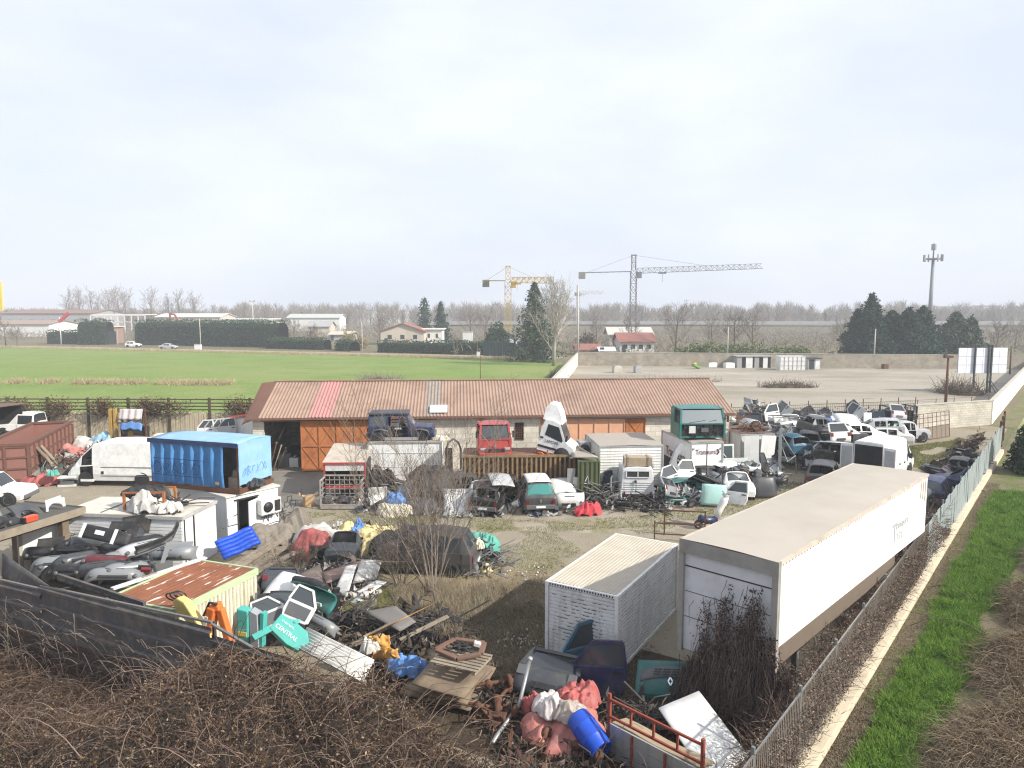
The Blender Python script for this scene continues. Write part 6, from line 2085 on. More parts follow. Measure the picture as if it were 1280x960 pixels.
scrap_rods('maroon rusty rods leaning on the white box',485,612,40,0.8,1.5,mat('maroon_rust',(0.14,0.05,0.05),0.8,dirt=0.5),9)
q = AT(567,610,42.0)
o = thing('gate_post','grey arched steel post between the white box and the brown container','post',(q.x,42.0,0),0.0)
mb = MB();mb.tube([(-.45,0,0),(-.45,0,2.3),(-.3,0,2.75),(0,0,2.95),(.3,0,2.75),(.45,0,2.3),(.45,0,0)],.07,7);mb.build('arch',STEEL,o)
mb = MB();mb.span((-.42,-.02,.1),(-.05,.02,2.4));mb.build('panel',DARKIN,o)
bx,by = AT(578,615,39.9).x,39.9
BW = AT(720,615,39.9).x-bx
o = thing('ribbed_container','brown ribbed container carrying the red and white cabs','container',(bx,by,0),0.02)
BROWN = mat('brown_container_paint',(0.27,0.185,0.085),0.7,dirt=0.7,dcol=(0.12,0.055,0.03),dscale=1.4,streak=0.5,var=0.2)
BH = 2.36
mb = MB()
mb.span((0.05,0.1,0.1),(BW-0.05,2.4,BH-0.04))
mb.build('wall',RUST,o)
mb = MB()
for i in range(24):
 x = 0.1+i*(BW-0.25)/23
 mb.span((x,0.0,0.12),(x+0.11,0.1,BH-0.1))
mb.build('rib',BROWN,o)
mb = MB()
mb.span((0,-0.03,BH-0.1),(BW,0.12,BH+0.03));mb.span((0,-0.03,0.02),(BW,0.12,0.12));mb.span((BW-.1,.12,.1),(BW,2.4,BH));mb.span((0,.12,.1),(.1,2.4,BH))
mb.build('rail',BROWN,o)
mb = MB();mb.grid(14,8,lambda u,v:(0.1+u*(BW-0.2),0.12+v*2.25,BH-0.0+0.03*noise.noise(Vector((u*9,v*4,5)))),sm=False);mb.build('roof',mat('roof_rust_litter',(0.17,0.09,0.065),0.9,dirt=0.6,dcol=(0.30,0.15,0.07),dscale=2.5),o)
rr = random.Random(8)
for i in range(14):
 x = bx+BW*(0.62+0.36*rr.random())
 oo = thing('orange_fitting','orange red plastic fitting strewn on the brown container roof','fitting',(x,by+0.3+rr.random()*0.5,BH+0.06),(rr.random(),rr.random(),rr.random()*6),'orange fittings on the brown container')
 mb = MB();mb.box((0,0,0),(.22,.10,.10));mb.build('body',mat('orange_plastic',(0.5,0.10,0.03),0.6),oo,bevel=0.01)
 mb = MB();mb.tube([(-.12,0,0),(-.2,0,.06)],.03,6);mb.build('spigot',RUST,oo)
def truck_cab(name,label,loc,rz,W,H,D,m,glass,bare=False,sides='open',tilt=0.0):
 """cab over engine: front faces -y; windscreen, grille, lamps, mirrors"""
 o = thing(name,label,'truck cab',loc,(0,0,rz))
 hw = W/2
 zb = H*0.50
 mb = MB()
 if not bare:
  mb.grid(8,4,lambda u,v:((u-.5)*W,-0.05*math.cos((u-.5)*2.6)+0.02+0.05*v,0.05+v*(zb-0.05)),sm=True)
 for s in(-1,1):
  mb.beam((s*(hw-.05),.05,0.02),(s*(hw-.05),.04,zb),.12,.1)
  mb.beam((s*(hw-.06),.04,zb),(s*(hw-.14),.26,H-.08),.11,.1)
  mb.span((s*hw-.03,.08,0.1),(s*hw+.03,D*.58,zb))
  mb.span((s*hw-.03,D*.58,0.1),(s*(hw-.02)+.03,D,H-.12))
  mb.beam((s*(hw-.10),.26,H-.1),(s*(hw-.10),D,H-.1),.1,.12)
 mb.grid(8,8,lambda u,v:((u-.5)*(W-.16),.22+v*(D-.22),H-.06+.07*math.sin(u*math.pi)*math.sin(min(1,v*3)*math.pi/2)),sm=True)
 mb.span((-hw+.02,D-.05,0.1),(hw-.02,D,H-.1))
 mb.span((-hw+.03,.1,0.06),(hw-.03,D,0.16))
 mb.beam((-hw+.06,.03,zb),(hw-.06,.03,zb),.08,.08)
 mb.build('body',m,o)
 mb = MB()
 mb.grid(8,4,lambda u,v:((u-.5)*(W-.22-.12*v),-.03+.06*(2*u-1)**2+.22*v,zb+.03+v*(H-zb-.16)))
 mb.build('windscreen',glass,o)
 for s in(-1,1):
  mb = MB();mb.add([(s*(hw-.03),.14,zb+.03),(s*(hw-.03),D*.55,zb+.03),(s*(hw-.09),D*.55,H-.18),(s*(hw-.09),.34,H-.18)],[(0,1,2,3)]);mb.build('side_window',DARKIN if sides=='open' else glass,o)
  mb = MB();mb.box((s*(hw+.12),.0,zb+.3),(.12,.1,.38));mb.beam((s*(hw-.03),.05,zb+.3),(s*(hw+.12),0,zb+.3),.03);mb.build('mirror',BLACKP,o)
 if bare:
  mb = MB()
  rr = random.Random(3)
  mb.span((-hw+.1,.12,.12),(hw-.1,.2,zb-.02))
  for i in range(26):
   mb.box((rr.uniform(-hw+.2,hw-.2),.08,rr.uniform(.15,zb-.1)),(rr.uniform(.05,.25),.1,rr.uniform(.05,.2)))
  mb.build('bulkhead',BLACKP,o)
  mb = MB();mb.box((-hw*.45,.05,zb*.62),(.38,.12,.42));mb.build('heater_box',DIRTY_WHITE,o)
  mb = MB();mb.box((hw*.1,.05,zb*.6),(.42,.12,.25));mb.build('fan_box',GREYP,o)
 else:
  mb = MB()
  for k in range(3):
   mb.box((0,-.045,.16+k*.085),(W*.66,.03,.045))
  mb.build('grille',BLACKP,o)
  for s in(-1,1):
   mb = MB();mb.box((s*hw*.74,-.015,.34),(.30,.06,.13));mb.build('headlight',LIGHT_CLEAR,o,bevel=.01)
  mb = MB();mb.box((0,-.05,.48),(.16,.03,.1));mb.build('emblem',mat('chrome',(0,0,0)),o)
  mb = MB();mb.box((0,-.04,.05),(W*.98,.12,.14));mb.build('bumper',m,o,bevel=.03)
 mb = MB()
 for s in(-.4,.4):
  mb.box((s*W*.6,D*.55,zb-.25),(.5,.5,.2));mb.box((s*W*.6,D*.72,zb+.2),(.48,.16,.7))
 mb.lathe([(.21,-.015),(.225,0),(.21,.015),(.195,0),(.21,-.015)],16,M=Mx((-W*.22,.35,zb+.02),(.9,0,0)))
 mb.build('seats',DARKIN,o)
 mb = MB();mb.beam((-hw*.6,.0,zb+.06),(hw*.1,.02,zb+.2),.025);mb.beam((hw*.05,.0,zb+.06),(hw*.6,.04,zb+.22),.025);mb.build('wiper',BLACKP,o)
 return o
q = AT(620,567,40.1)
truck_cab('truck_cab','small red truck cab on the brown container roof',(q.x-0.05,40.05,BH+0.03),0.12,1.85,1.75,1.6,paint('red'),GLASS_L)
q = AT(690,566,40.6)
o = thing('van_cab','white van cab with roof deflector tilted on the brown container','van cab',(q.x-0.95,40.5,BH+0.02),(0,R(13),R(-14)))
VW = paint('white')
prof = [(0.0,.25),(.0,1.55),(.12,2.05),(.55,2.12),(1.0,2.0),(1.55,1.05),(2.05,.82),(2.2,.55),(2.15,.30),(1.95,.25),(1.88,.42),(1.72,.58),(1.48,.62),(1.22,.56),(1.08,.40),(1.02,.25)]
mb = MB()
mb.prism(prof,0.05,M=Mx((0,0,0)));mb.prism(prof,0.05,M=Mx((0,1.75,0)))
n_ = len(prof)
for i in(0,1,2,3,5,6,7):
 a,b = prof[i],prof[i+1]
 mb.add([(a[0],.05,a[1]),(b[0],.05,b[1]),(b[0],1.75,b[1]),(a[0],1.75,a[1])],[(0,1,2,3)])
mb.build('body',VW,o)
mb = MB();mb.add([(1.02,.14,1.95),(1.02,1.66,1.95),(1.53,1.70,1.1),(1.53,.10,1.1)],[(0,1,2,3)]);mb.build('windscreen',GLASS_L,o,solid=0.02)
for yy in(-0.008,1.808):
 mb = MB();mb.add([(.28,yy,1.2),(1.32,yy,1.0),(1.36,yy,1.12),(.98,yy,1.82),(.34,yy,1.86)],[(0,1,2,3,4)]);mb.build('side_window',GLASS,o,solid=0.01)
 mb = MB();mb.span((.0,yy-.015,.45),(1.1,yy+.015,.58));mb.build('side_moulding',BLACKP,o)
 mb = MB();mb.box((.14,yy,1.02),(.18,.05,.1));mb.build('handle',BLACKP,o)
mb = MB();mb.lathe([(.01,0),(.46,0),(.46,.05),(.01,.05)],16,M=Mx((1.48,.02,.28),(math.pi/2,0,0)));mb.build('wheel_arch',DARKIN,o)
mb = MB();mb.beam((1.55,-.12,1.15),(1.55,-.12,1.5),.12,.06);mb.build('mirror',BLACKP,o)
mb = MB()
dfl = [(-0.06,2.03),(-0.03,2.75),(.10,2.98),(.52,2.98),(.84,2.55),(1.1,1.98)]
d0 = [(x,.16+.12*max(0,(z-2.1)),z)for x,z in dfl]
d1 = [(x,1.64-.12*max(0,(z-2.1)),z)for x,z in dfl]
mb.add(d0+d1,[tuple(range(6)),tuple(range(11,5,-1))]+[(i,i+6,i+7,i+1)for i in range(5)])
mb.build('roof_deflector',VW,o)
mb = MB()
rr = random.Random(5)
for i in range(16):
 mb.tube([(2.05+rr.uniform(0,.1),rr.uniform(.2,1.6),rr.uniform(.3,.8)),(2.2+rr.uniform(0,.3),rr.uniform(.2,1.6),rr.uniform(.2,.8))],.04,5)
mb.build('front_scrap',BLACKP,o)
lettering('LAMONI',0.26,INK,o,Matrix.Translation((.35,-.012,.80))@Matrix.Rotation(math.pi/2,4,'X'),width=0.75)
quad_sheet('beige_sheet','beige bent sheet lying between the white cab and the green container','sheet',[P(708,545,2.7),P(726,560,2.75),P(748,572,2.5),P(716,572,2.45)],0.03,ROOF_BEIGE)
gx,gy = AT(723,618,38.6).x,38.6
GW = AT(749,618,38.6).x-gx
o = thing('green_container','narrow olive green container end with a white chalk mark','container',(gx,gy,0),0.0)
OLIVE = mat('olive_paint',(0.085,0.105,0.045),0.6,dirt=0.4,dcol=(0.15,0.13,0.08),dscale=2)
mb = MB();mb.span((0.03,0.06,.1),(GW-.03,2.2,2.3));mb.build('wall',OLIVE,o)
mb = MB();ribbed_side(mb,(0.05,.03,0),(GW-.05,.03,0),.15,2.25,.26,.06,(0,-1,0));mb.build('corrugation',OLIVE,o)
box_frame(o,GW,2.2,.08,2.3,OLIVE,.08)
scribble([[(0.35,1.2),(.5,1.5),(.55,1.15)],[(.3,1.1),(.8,1.05)]],.03,INK_W,o,Mx((0,-.05,0)),'chalk_mark')
for i,(px,h)in enumerate(((713,1.9),(718,1.4))):
 o = thing('door_leaf',('grey metal door leaf leaning at the brown container end','white narrow door leaf leaning before the green container')[i],'door',(AT(px,625,38.9).x,38.9,0),(0.12,0.1*i,0.1))
 mb = MB();mb.span((-.22,0,0),(.22,.05,h));mb.build('leaf',(ALU,WHITE_BOX)[i],o)
 mb = MB();mb.box((.12,-.03,h*.5),(.05,.06,.12));mb.build('handle',BLACKP,o)
wx = AT(749,610,40.6).x
WW = AT(830,610,40.6).x-wx
o = truck_box('white_box','white box body with beige roof and a side cooler behind the old white van','box body',(wx,40.6,0),0.09,WW,4.2,0.4,2.78,WHITE_BOX,ROOF_BEIGE,0.16)
mb = MB();mb.box((-.35,3.1,2.1),(.7,.9,.9));mb.build('cooler',ALU,o,bevel=.04)
mb = MB();mb.lathe([(.01,0),(.3,0),(.3,.04),(.01,.04)],16,M=Mx((-.35,2.63,2.1),(math.pi/2,0,0)));mb.build('fan',BLACKP,o)
q = P(798,630)
o = thing('old_van','old white small van seen from behind with a beige crate on top','van',(q.x,q.y+1.9,0),R(88))
RW = mat('aged_white_paint',(0.62,0.63,0.64),0.5,dirt=0.25,dcol=(0.3,0.28,0.25),dscale=2)
st4 = [(-1.95,.55,1.08,2.0,.86,.78),(-1.9,.5,1.1,2.05,.90,.80),(-.4,.45,1.12,2.08,.92,.82),(.2,.45,1.1,1.95,.92,.78),(.7,.45,1.05,1.2,.88,.68),(1.6,.5,.95,1.05,.78,.55),(1.75,.55,.8,.85,.7,.5)]
car_body(o,st4,['bbb','bbb','bgb','bbg','bbb','bbb'],RW,GLASS)
mb = MB()
for z in(.72,.84,.96,1.08,1.2):
 mb.span((-1.985,-.72,z),(-1.955,.72,z+.03))
mb.build('door_swage',RW,o)
mb = MB();mb.span((-1.985,-.62,1.5),(-1.956,.62,1.86));mb.build('rear_window',GLASS,o)
mb = MB()
for a,b in(((-.62,1.5),(.62,1.5)),((.62,1.5),(.62,1.86)),((.62,1.86),(-.62,1.86)),((-.62,1.86),(-.62,1.5)),((0,1.5),(0,1.86))):
 mb.beam((-1.99,a[0],a[1]),(-1.99,b[0],b[1]),.04,.05)
mb.build('window_frame',RW,o)
for s in(-1,1):
 mb = MB();mb.prism([(-.55,.05),(.35,.05),(.45,.55),(-.5,.75)],.08,M=Mx((-1.45,s*.88-.04,.12)));mb.build('mud_wing',RW,o)
 wheel(o,(-1.35,s*.75,.3),.3,.16)
 wheel(o,(1.1,s*.72,.3),.3,.16)
 mb = MB();mb.box((-1.99,s*.72,.6),(.04,.1,.16));mb.build('tail_light',LIGHT_RED,o)
mb = MB();mb.beam((-2.02,0.12,1.22),(-2.02,0.12,1.34),.12,.1);mb.beam((-2.04,.1,1.2),(-2.1,.1,.05),.03);mb.build('door_stay',BLACKP,o)
mb = MB();mb.beam((-1.95,-.75,.52),(-1.95,.75,.52),.12,.1);mb.build('under_beam',BLACKP,o)
q2 = o.location
o = thing('wooden_crate','beige wooden crate lying on the old white van roof','crate',(q2.x-.02,q2.y-1.45,2.08),R(-3))
mb = MB();mb.span((-.75,-.4,.02),(.75,.4,.48));mb.build('boards',mat('crate_wood',(0.36,0.29,0.20),0.85,dirt=0.4,dscale=2),o)
mb = MB()
for x in(-.55,.55):
 mb.span((x-.05,-.43,0),(x+.05,.43,.51))
mb.build('batten',WOOD,o)
free('car_door','navy',(q2.x-1.75,q2.y-1.1,.15),(-.2,.1,R(55)),'navy car door standing open left of the old white van',1.25)
free('car_door','white',(q2.x-1.35,q2.y-1.6,.1),(-.12,.1,R(75)),'thin white car door edge beside the old white van',1.1)
lx,ly = AT(863,610,41.4).x,41.4
LW_ = AT(905,610,41.4).x-lx
l_rz = 0.17
o = truck_box('lorry_box','white lorry box with dark lettering under the teal cab','lorry',(lx,ly,0),l_rz,LW_,4.6,0.5,2.85,mat('lorry_white',(0.76,0.76,0.75),0.5,dirt=0.12,streak=0.12,dscale=0.8,var=0.03),ROOF_BEIGE,None,True,True)
lettering('Transeuro',0.42,INK_RED,o,Matrix.Translation((0.28,-0.012,2.12))@Matrix.Rotation(math.pi/2,4,'X'),width=1.28)
mb = MB()
for a,b in(((1.62,2.40),(1.74,2.24)),((1.74,2.24),(1.62,2.08))):
 mb.beam((a[0],-.008,a[1]),(b[0],-.008,b[1]),.012,.085)
mb.build('chevron',INK_RED,o)
mb = MB();mb.box((.5,-.008,1.28),(.12,.012,.06));mb.build('label_plate',INK,o)
lettering('Transeuro',0.78,INK,o,Matrix.Translation((-0.004,3.9,1.45))@Matrix(((0,0,-1,0),(-1,0,0,0),(0,1,0,0),(0,0,0,1))),width=3.0)
mb = MB();mb.span((-0.006,.25,.55),(0.02,4.3,1.3));mb.build('dark_side_band',mat('navy_band',(0.02,0.022,0.035),0.6),o)
c_ = frame_at((lx,ly,0),l_rz)@Vector((LW_*0.42,0.35,2.95))
truck_cab('truck_cab','teal truck cab with bare front on top of the white lorry box',c_,0.05,2.75,1.85,1.9,paint('teal'),glassmat('milky_screen',(0.24,0.27,0.28),.15),bare=True)
dx,dy = AT(925,600,46.8).x,46.8
DW = AT(968,600,46.8).x-dx
o = truck_box('white_box','battered white box body with bent doors and scrap on its roof','box body',(dx,dy,0),0.14,DW,3.2,0.3,2.42,DIRTY_WHITE,mat('scrap_roof',(0.14,0.08,0.07),.9,dirt=.6))
mb = MB();mb.span((.1,0,0),(1.05,.06,2.0));d_o = mb.build('door',WHITE_BOX,o);d_o.rotation_euler = (0.04,-.04,-.18);d_o.location = (.05,-.22,.33)
mb = MB();mb.span((0,0,0),(1.02,.06,2.0));d_o = mb.build('door',WHITE_BOX,o);d_o.rotation_euler = (0.05,.05,.06);d_o.location = (1.22,-.2,.33)
q = AT(915,590,43.6)
o = thing('torn_vehicle_side','pale torn vehicle side with a window and faint dark letters beside the lorry','body side',(q.x,43.6,0.6),(-.12,0,0.1))
mb = MB();mb.span((-1.05,0,0),(1.05,.06,.85));mb.span((-1.05,0,.85),(-.95,.06,1.6));mb.span((.05,0,.85),(.15,.06,1.6));mb.span((-1.05,0,1.6),(.15,.06,1.72));mb.build('panel',mat('pale_green_white',(0.55,0.60,0.57),.6,dirt=.3),o)
mb = MB();mb.span((-.94,.02,.86),(.04,.04,1.59));mb.build('window',GLASS_L,o)
mb = MB();mb.beam((-.9,-.01,1.55),(-.35,-.01,.9),.05);mb.build('strut',DIRTY_WHITE,o)
lettering('MNT IECT',0.3,INK,o,Matrix.Translation((-.6,-.006,.4))@Matrix.Rotation(math.pi/2,4,'X'),width=1.3)
q = P(681,646)
gc = make_car('grey_car','dark grey people carrier with pale roof and teal rear window','mpv',(q.x-.45,q.y+2.15,0),R(97),paint('dark_grey'),GLASS_T,sc=1.0)
for ch in gc.children:
 if ch.name.startswith('side_window'):ch.data.materials[0] = GLASS
mb = MB();mb.grid(6,8,lambda u,v:(-1.58+u*2.0,(v-.5)*1.24,1.65+.075*math.sin(u*2.6+.2)+.05*math.cos((v-.5)*2.6)),sm=True);mb.build('roof_skin',paint('white'),gc,solid=.03)
mb = MB()
for a,b in(((0,.09),(.055,0)),((.055,0),(0,-.09)),((0,-.09),(-.055,0)),((-.055,0),(0,.09))):
 mb.beam((-2.03,a[0],.80+a[1]),(-2.03,b[0],.80+b[1]),.03,.03)
mb.build('emblem',mat('chrome',(0,0,0)),gc)
make_car('wrecked_car','dark wrecked car with silver roof left of the grey people carrier','hatch',(q.x-2.7,q.y+1.7,0),R(75),paint('black'),GLASS,sc=1.0,open_glass=True,wheels=False)
free('roof_panel','silver',(q.x-2.3,q.y+1.4,1.45),(.15,.1,.2),'silver roof panel lying on the dark wrecked car',1.1)
free('bumper','white',(P(712,640).x,P(712,640).y,.25),(0,0,.1),'white bumper standing right of the grey people carrier',(1.05,1,1.7))
free('bonnet','offwhite',(P(706,634).x,P(706,634).y+.5,.6),(-1.1,0,.2),'dull white bonnet lying behind the white bumper',1.1)
cloth('tarpaulin','bright red crumpled tarpaulin on the grass edge by the rod tangle',P(735,643),0.75,0.45,0.75,tarpm('bright_red',(0.50,0.035,0.05)),41.3,.3,fold=1.8)
quad_sheet('white_sheet','white ribbed panel standing on the grass behind the bare shrub','panel',[P(556,646),P(586,646),P(588,625,0.0)+Vector((0,-1.2,.95)),P(556,625,0.0)+Vector((0,-1.2,.95))],.04,DIRTY_WHITE)
free('front_clip','silver',(P(606,640).x,P(606,640).y+.4,0),(0,0,R(-80)),'silver car front end on the grass behind the bare shrub',1.0)
free('bonnet','offwhite',(P(590,618).x,P(590,618).y,.55),(-1.0,0,.3),'dull white bonnet lying high behind the bare shrub',1.1)
free('car_shell','black',(P(635,630).x,P(635,630).y+1.2,0),(0,0,.2),'black car shell in front of the brown container',.95)
free('car_shell','dark_grey',(P(585,628).x,P(585,628).y+1.3,0),(0,0,.1),'dark grey car shell at the brown container foot behind the shrub',.95)
scrap_rods('tangle of pale and black rods between the red tarpaulin and the old van',752,630,90,1.1,1.1,mat('mixed_steel',(0.20,0.19,0.18),.6,metal=.3,dirt=.7,dcol=(.05,.04,.035),dscale=6),11)
scrap_rods('black rod tangle at the old van front',778,634,60,1.0,.6,DARKSTEEL,12)
scrap_rods('dark strip of iron lying behind the old van',815,634,60,1.4,.35,DARKSTEEL,13)
scrap_rods('black scrap at the foot of the green container',728,630,60,.9,.8,DARKSTEEL,14)
H1 = 'on the heap in front of the lettered lorry'
grp = 'car parts heaped in front of the lettered lorry'
def heap(kind,color,px,py,z,rot,lab,sc=1.0,dy=0.0):
 q = P(px,py,z)
 return part(kind,color,(q.x,q.y+dy,z),rot,'',grp,sc,lab)
heap('bonnet','red',886,590,0.95,(-.15,0,.05),'red bonnet standing against the white lorry doors',(1.25,1.1,.8))
heap('bonnet','mint',892,632,0.1,(-.25,.06,-.05),'pale mint bonnet leaning at the front of the lorry heap',1.08)
heap('front_clip','white',928,628,0.0,(0,0,R(-95)),'white car front end beside the pale mint bonnet',1.0,.5)
heap('tailgate','white',927,623,0.0,(-.35,0,.05),'white tailgate with a silvery window right of the mint bonnet',1.05)
heap('bonnet','dark_grey',957,622,0.05,(-.32,0,.12),'dark grey bonnet at the right end of the lorry heap',1.1)
heap('fender','silver',941,624,0.05,(-.1,0,R(80)),'silver front wing left of the dark grey bonnet',1.1)
heap('tailgate','dark_teal',848,628,0.2,(-1.0,.1,.2),'dark teal tailgate lying right of the old white van',1.15)
heap('car_shell','dark_teal',862,626,0.0,(0,0,.3),'dark teal car shell at the left foot of the lorry heap',.8,.6)
heap('car_door','white',905,628,0.1,(-.3,0,-.6),'white car door tilted behind the mint bonnet',1.1)
heap('car_door','offwhite',846,600,1.0,(-.5,.1,.2),'dull white car door lying high left of the lorry doors',1.1)
heap('car_door','silver',832,612,.6,(-.6,-.2,.4),'silver car door frame beside the old white van',1.1)
heap('fender','silver',850,588,1.5,(-.3,-1.2,.1),'long silver wing standing upright by the dark lorry side',(1.4,1,1))
heap('roof_panel','black',872,608,.75,(-.6,.4,.1),'black roof panel tilted against the red bonnet',1.2)
heap('car_shell','black',893,612,.1,(0,.05,.1),'black car shell buried behind the mint bonnet',.9,.8)
heap('car_shell','white',915,600,.5,(.1,-.1,.5),'white open car shell lying on the lorry heap',.75,.2)
heap('engine','grey',925,594,1.0,(.3,.2,.4),'greasy engine high on the heap before the battered box',1.1)
heap('engine','grey',945,600,.6,(.3,.4,1.4),'greasy engine right on the heap before the battered box',1.1)
heap('engine','grey',908,596,.9,(0,.4,2.4),'greasy engine beside the pale torn vehicle side',1.0)
heap('dashboard','black',955,608,.5,(.4,.2,.3),'black dashboard behind the dark grey bonnet',1.0)
heap('bumper','white',938,592,.95,(.5,.1,.3),'white bumper across the top of the lorry heap',1.0)
heap('bumper','black',965,606,.3,(.3,.1,-.4),'black bumper sticking out at the right end of the lorry heap',1.0)
heap('windscreen','grey',918,607,.7,(-.5,.1,.1),'loose windscreen on the middle of the lorry heap',1.0)
heap('tyre','grey',862,634,0,(.5,0,.4),'tyre lying in the dark heap beside the teal shell',1.0)
heap('tyre','grey',968,612,0,(0,0,.6),'tyre standing right of the dark grey bonnet',1.0)
heap('tailgate','grey',840,622,.5,(-.4,.3,.7),'grey tailgate wedged above the dark teal tailgate',1.0)
heap('car_door','black',955,590,.9,(-.4,.2,.9),'black car door leaning on the battered box corner',1.1)
scrap_rods('fine dark scrap covering the lorry heap',900,604,90,1.7,1.1,DARKSTEEL,15)
scrap_rods('fine grey scrap at the foot of the battered box',945,602,80,1.3,.8,mat('mixed_steel',(0,0,0)),16)
q = AT(974,605,45.4)
o = thing('hoist_post','grey leaning hoist post at the corner of the battered box','post',(q.x,45.4,0),0)
mb = MB();mb.beam((0,0,0),(-.05,0,3.0),.18,.12);mb.beam((0,-.1,.05),(.7,-.3,.05),.12);mb.build('mast',STEEL,o)
mb = MB();mb.tube([(0,0,2.7),(.9,-.2,1.2),(1.0,-.2,.1)],.035,6);mb.tube([(0,0,2.0),(.4,-.2,.9),(.9,-.2,1.3)],.03,6);mb.build('strut',STEEL,o)
# left yard
O_RZ = R(-13)
A0 = P(75,640,2.32)
A1 = P(228,646,2.32)
AW = (A1-A0).length
a_rz = math.atan2((A1-A0).y,(A1-A0).x)
office = thing('site_office','long white ribbed site office with a flat pale roof behind the bumper heap','cabin',(A0.x,A0.y,0),a_rz)
OFFW = mat('office_white',(0.72,0.73,0.72),0.55,dirt=0.2,dcol=(0.35,0.32,0.27),streak=0.2,dscale=0.9,var=0.04)
AL = 2.5
mb = MB();mb.span((0.03,0.03,0),(AW-0.03,AL,2.26));mb.build('wall',OFFW,office)
mb = MB()
z = 0.1
while z<2.2:
 mb.span((0.06,0.0,z),(AW-0.06,0.03,z+0.10));z+=0.135
mb.build('cladding',OFFW,office)
mb = MB();mb.grid(14,8,lambda u,v:(-0.05+u*(AW+0.1),-0.06+v*(AL+0.1),2.30+0.05*math.sin(u*math.pi)+0.02*noise.noise(Vector((u*6,v*3,3)))),sm=False);mb.build('roof',mat('office_roof',(0.58,0.54,0.47),0.8,dirt=0.4,dcol=(0.36,0.31,0.25),dscale=0.8),office,solid=0.04)
mb = MB();mb.span((-0.06,-0.09,2.2),(AW+0.06,-0.03,2.33));mb.span((AW+.003,-.05,2.2),(AW+.06,AL,2.33));mb.build('eave_trim',mat('eave_trim_grey',(0.40,0.39,0.37),.7,dirt=.4),office)
mb = MB()
for x in(AW*.34,AW*.67):
 mb.box((x,AL*.5,2.375),(.03,AL,.03))
mb.build('roof_joint',GREYP,office)
mb = MB();mb.span((AW-0.008,.75,.1),(AW+.022,.80,2.15));mb.span((AW-0.008,.10,.1),(AW+.018,.13,2.15));mb.build('corner_strip',BLACKP,office)
Ma = frame_at((A0.x,A0.y,0),a_rz)
B0 = Ma@Vector((AW+0.18,AL+0.55,0))
B1 = P(347,607,2.34)
b_rz = math.atan2((B1-B0).y,(B1-B0).x)
BL = math.hypot(B1.x-B0.x,B1.y-B0.y)
BD = 4.3
blk = thing('white_block','white flat roofed block with an open door and graffiti under the blue box','building',(B0.x,B0.y,0),b_rz)
mb = MB()
dx0,dx1 = .55,1.55
mb.span((0,0,0),(dx0,.12,2.3));mb.span((dx0,0,2.05),(dx1,.12,2.3));mb.span((dx1,0,0),(BL,.12,2.3))
mb.span((0,.12,0),(.12,BD,2.3));mb.span((BL-.12,.12,0),(BL,BD,2.3));mb.span((0.12,BD-.12,0),(BL-.12,BD,2.3))
mb.build('wall',OFFW,blk)
mb = MB();mb.span((-.1,-.1,2.305),(BL+.08,BD+.1,2.37));mb.build('roof',MATS['office_roof'],blk)
mb = MB();mb.span((.14,.14,.01),(BL-.14,BD-.14,.04));mb.build('floor',DARKIN,blk)
mb = MB();mb.span((0,0,0),(.78,.05,1.98));d_ = mb.build('door',OFFW,blk);d_.location = (dx1-.03,-.06,.03);d_.rotation_euler = (0,0,R(180+24))
mb = MB();mb.beam((dx0-.03,-.02,0),(dx0-.03,-.02,2.1),.06);mb.beam((dx0-.2,-.02,2.1),(dx1+.03,-.02,2.1),.06);mb.build('door_frame',BLACKP,blk)
Mb = lambda x,z:Mx((x,-.014,z))
scribble([[(0,.9),(0,.55),(.45,.55)],[(.28,.95),(.5,1.0),(.5,.85)],[(-.25,.5),(-.2,.52)]],.035,INK,blk,Mb(.02,0.45))
scribble([[(0,0),(.15,.35),(.3,.0),(.32,.45)],[(.45,.1),(.45,.5)],[(.6,.05),(.62,.5),(.8,.1),(.82,.55)],[(.95,.1),(1.05,.45),(1.2,.1)],[(-.1,.25),(1.3,.3)],[(.1,-.15),(.7,-.1),(1.1,-.2)]],.03,INK,blk,Mb(1.75,.75))
scribble([[(0,.3),(.2,.3),(.2,.55),(.35,.55),(.35,.8),(.6,.8),(.6,.55),(.8,.55),(.8,.25),(.65,.2),(.7,-.1)],[(.05,.25),(.15,-.2)],[(.3,.3),(.5,.4),(.6,.2)],[(.35,.05),(.55,.0)]],.035,INK,blk,Mb(2.75,.9))
scribble([[(0,0),(0,.35),(.12,.4)],[(.0,.1),(.1,.1)]],.03,INK,blk,Mb(3.9,1.55))
mb = MB();mb.span((BL-1.25,-.55,1.25),(BL-.2,-.05,1.95));ac = mb.build('air_conditioner',mat('ac_white',(0.6,0.6,0.58),.6,dirt=.4),blk,bevel=.03)
mb = MB();mb.lathe([(.01,0),(.24,0),(.24,.03),(.01,.03)],16,M=Mx((BL-.9,-.56,1.6),(math.pi/2,0,0)));mb.span((BL-.56,-.575,1.35),(BL-.27,-.552,1.85));mb.build('fan',BLACKP,ac)
Mblk = frame_at((B0.x,B0.y,0),b_rz)
U0,U1 = P(190,603,2.55),P(299,613,2.55)
UW = (U1-U0).length
u_rz = math.atan2((U1-U0).y,(U1-U0).x)
UL,UH = 2.3,2.08
bb = thing('curtain_lorry_box','blue tarpaulin lorry body with pleated curtain and rusty base on the white block','lorry body',(U0.x,U0.y,2.40),u_rz)
TB_ = mat('blue_tarp_side',(0.065,0.22,0.46),0.5,dirt=0.3,dcol=(0.03,0.07,0.16),dscale=1.2,streak=0.25,var=0.12)
TB_L = mat('bleached_blue_tarp',(0.22,0.40,0.62),0.5,dirt=0.45,dcol=(0.40,0.52,0.66),dscale=1.4,var=0.1)
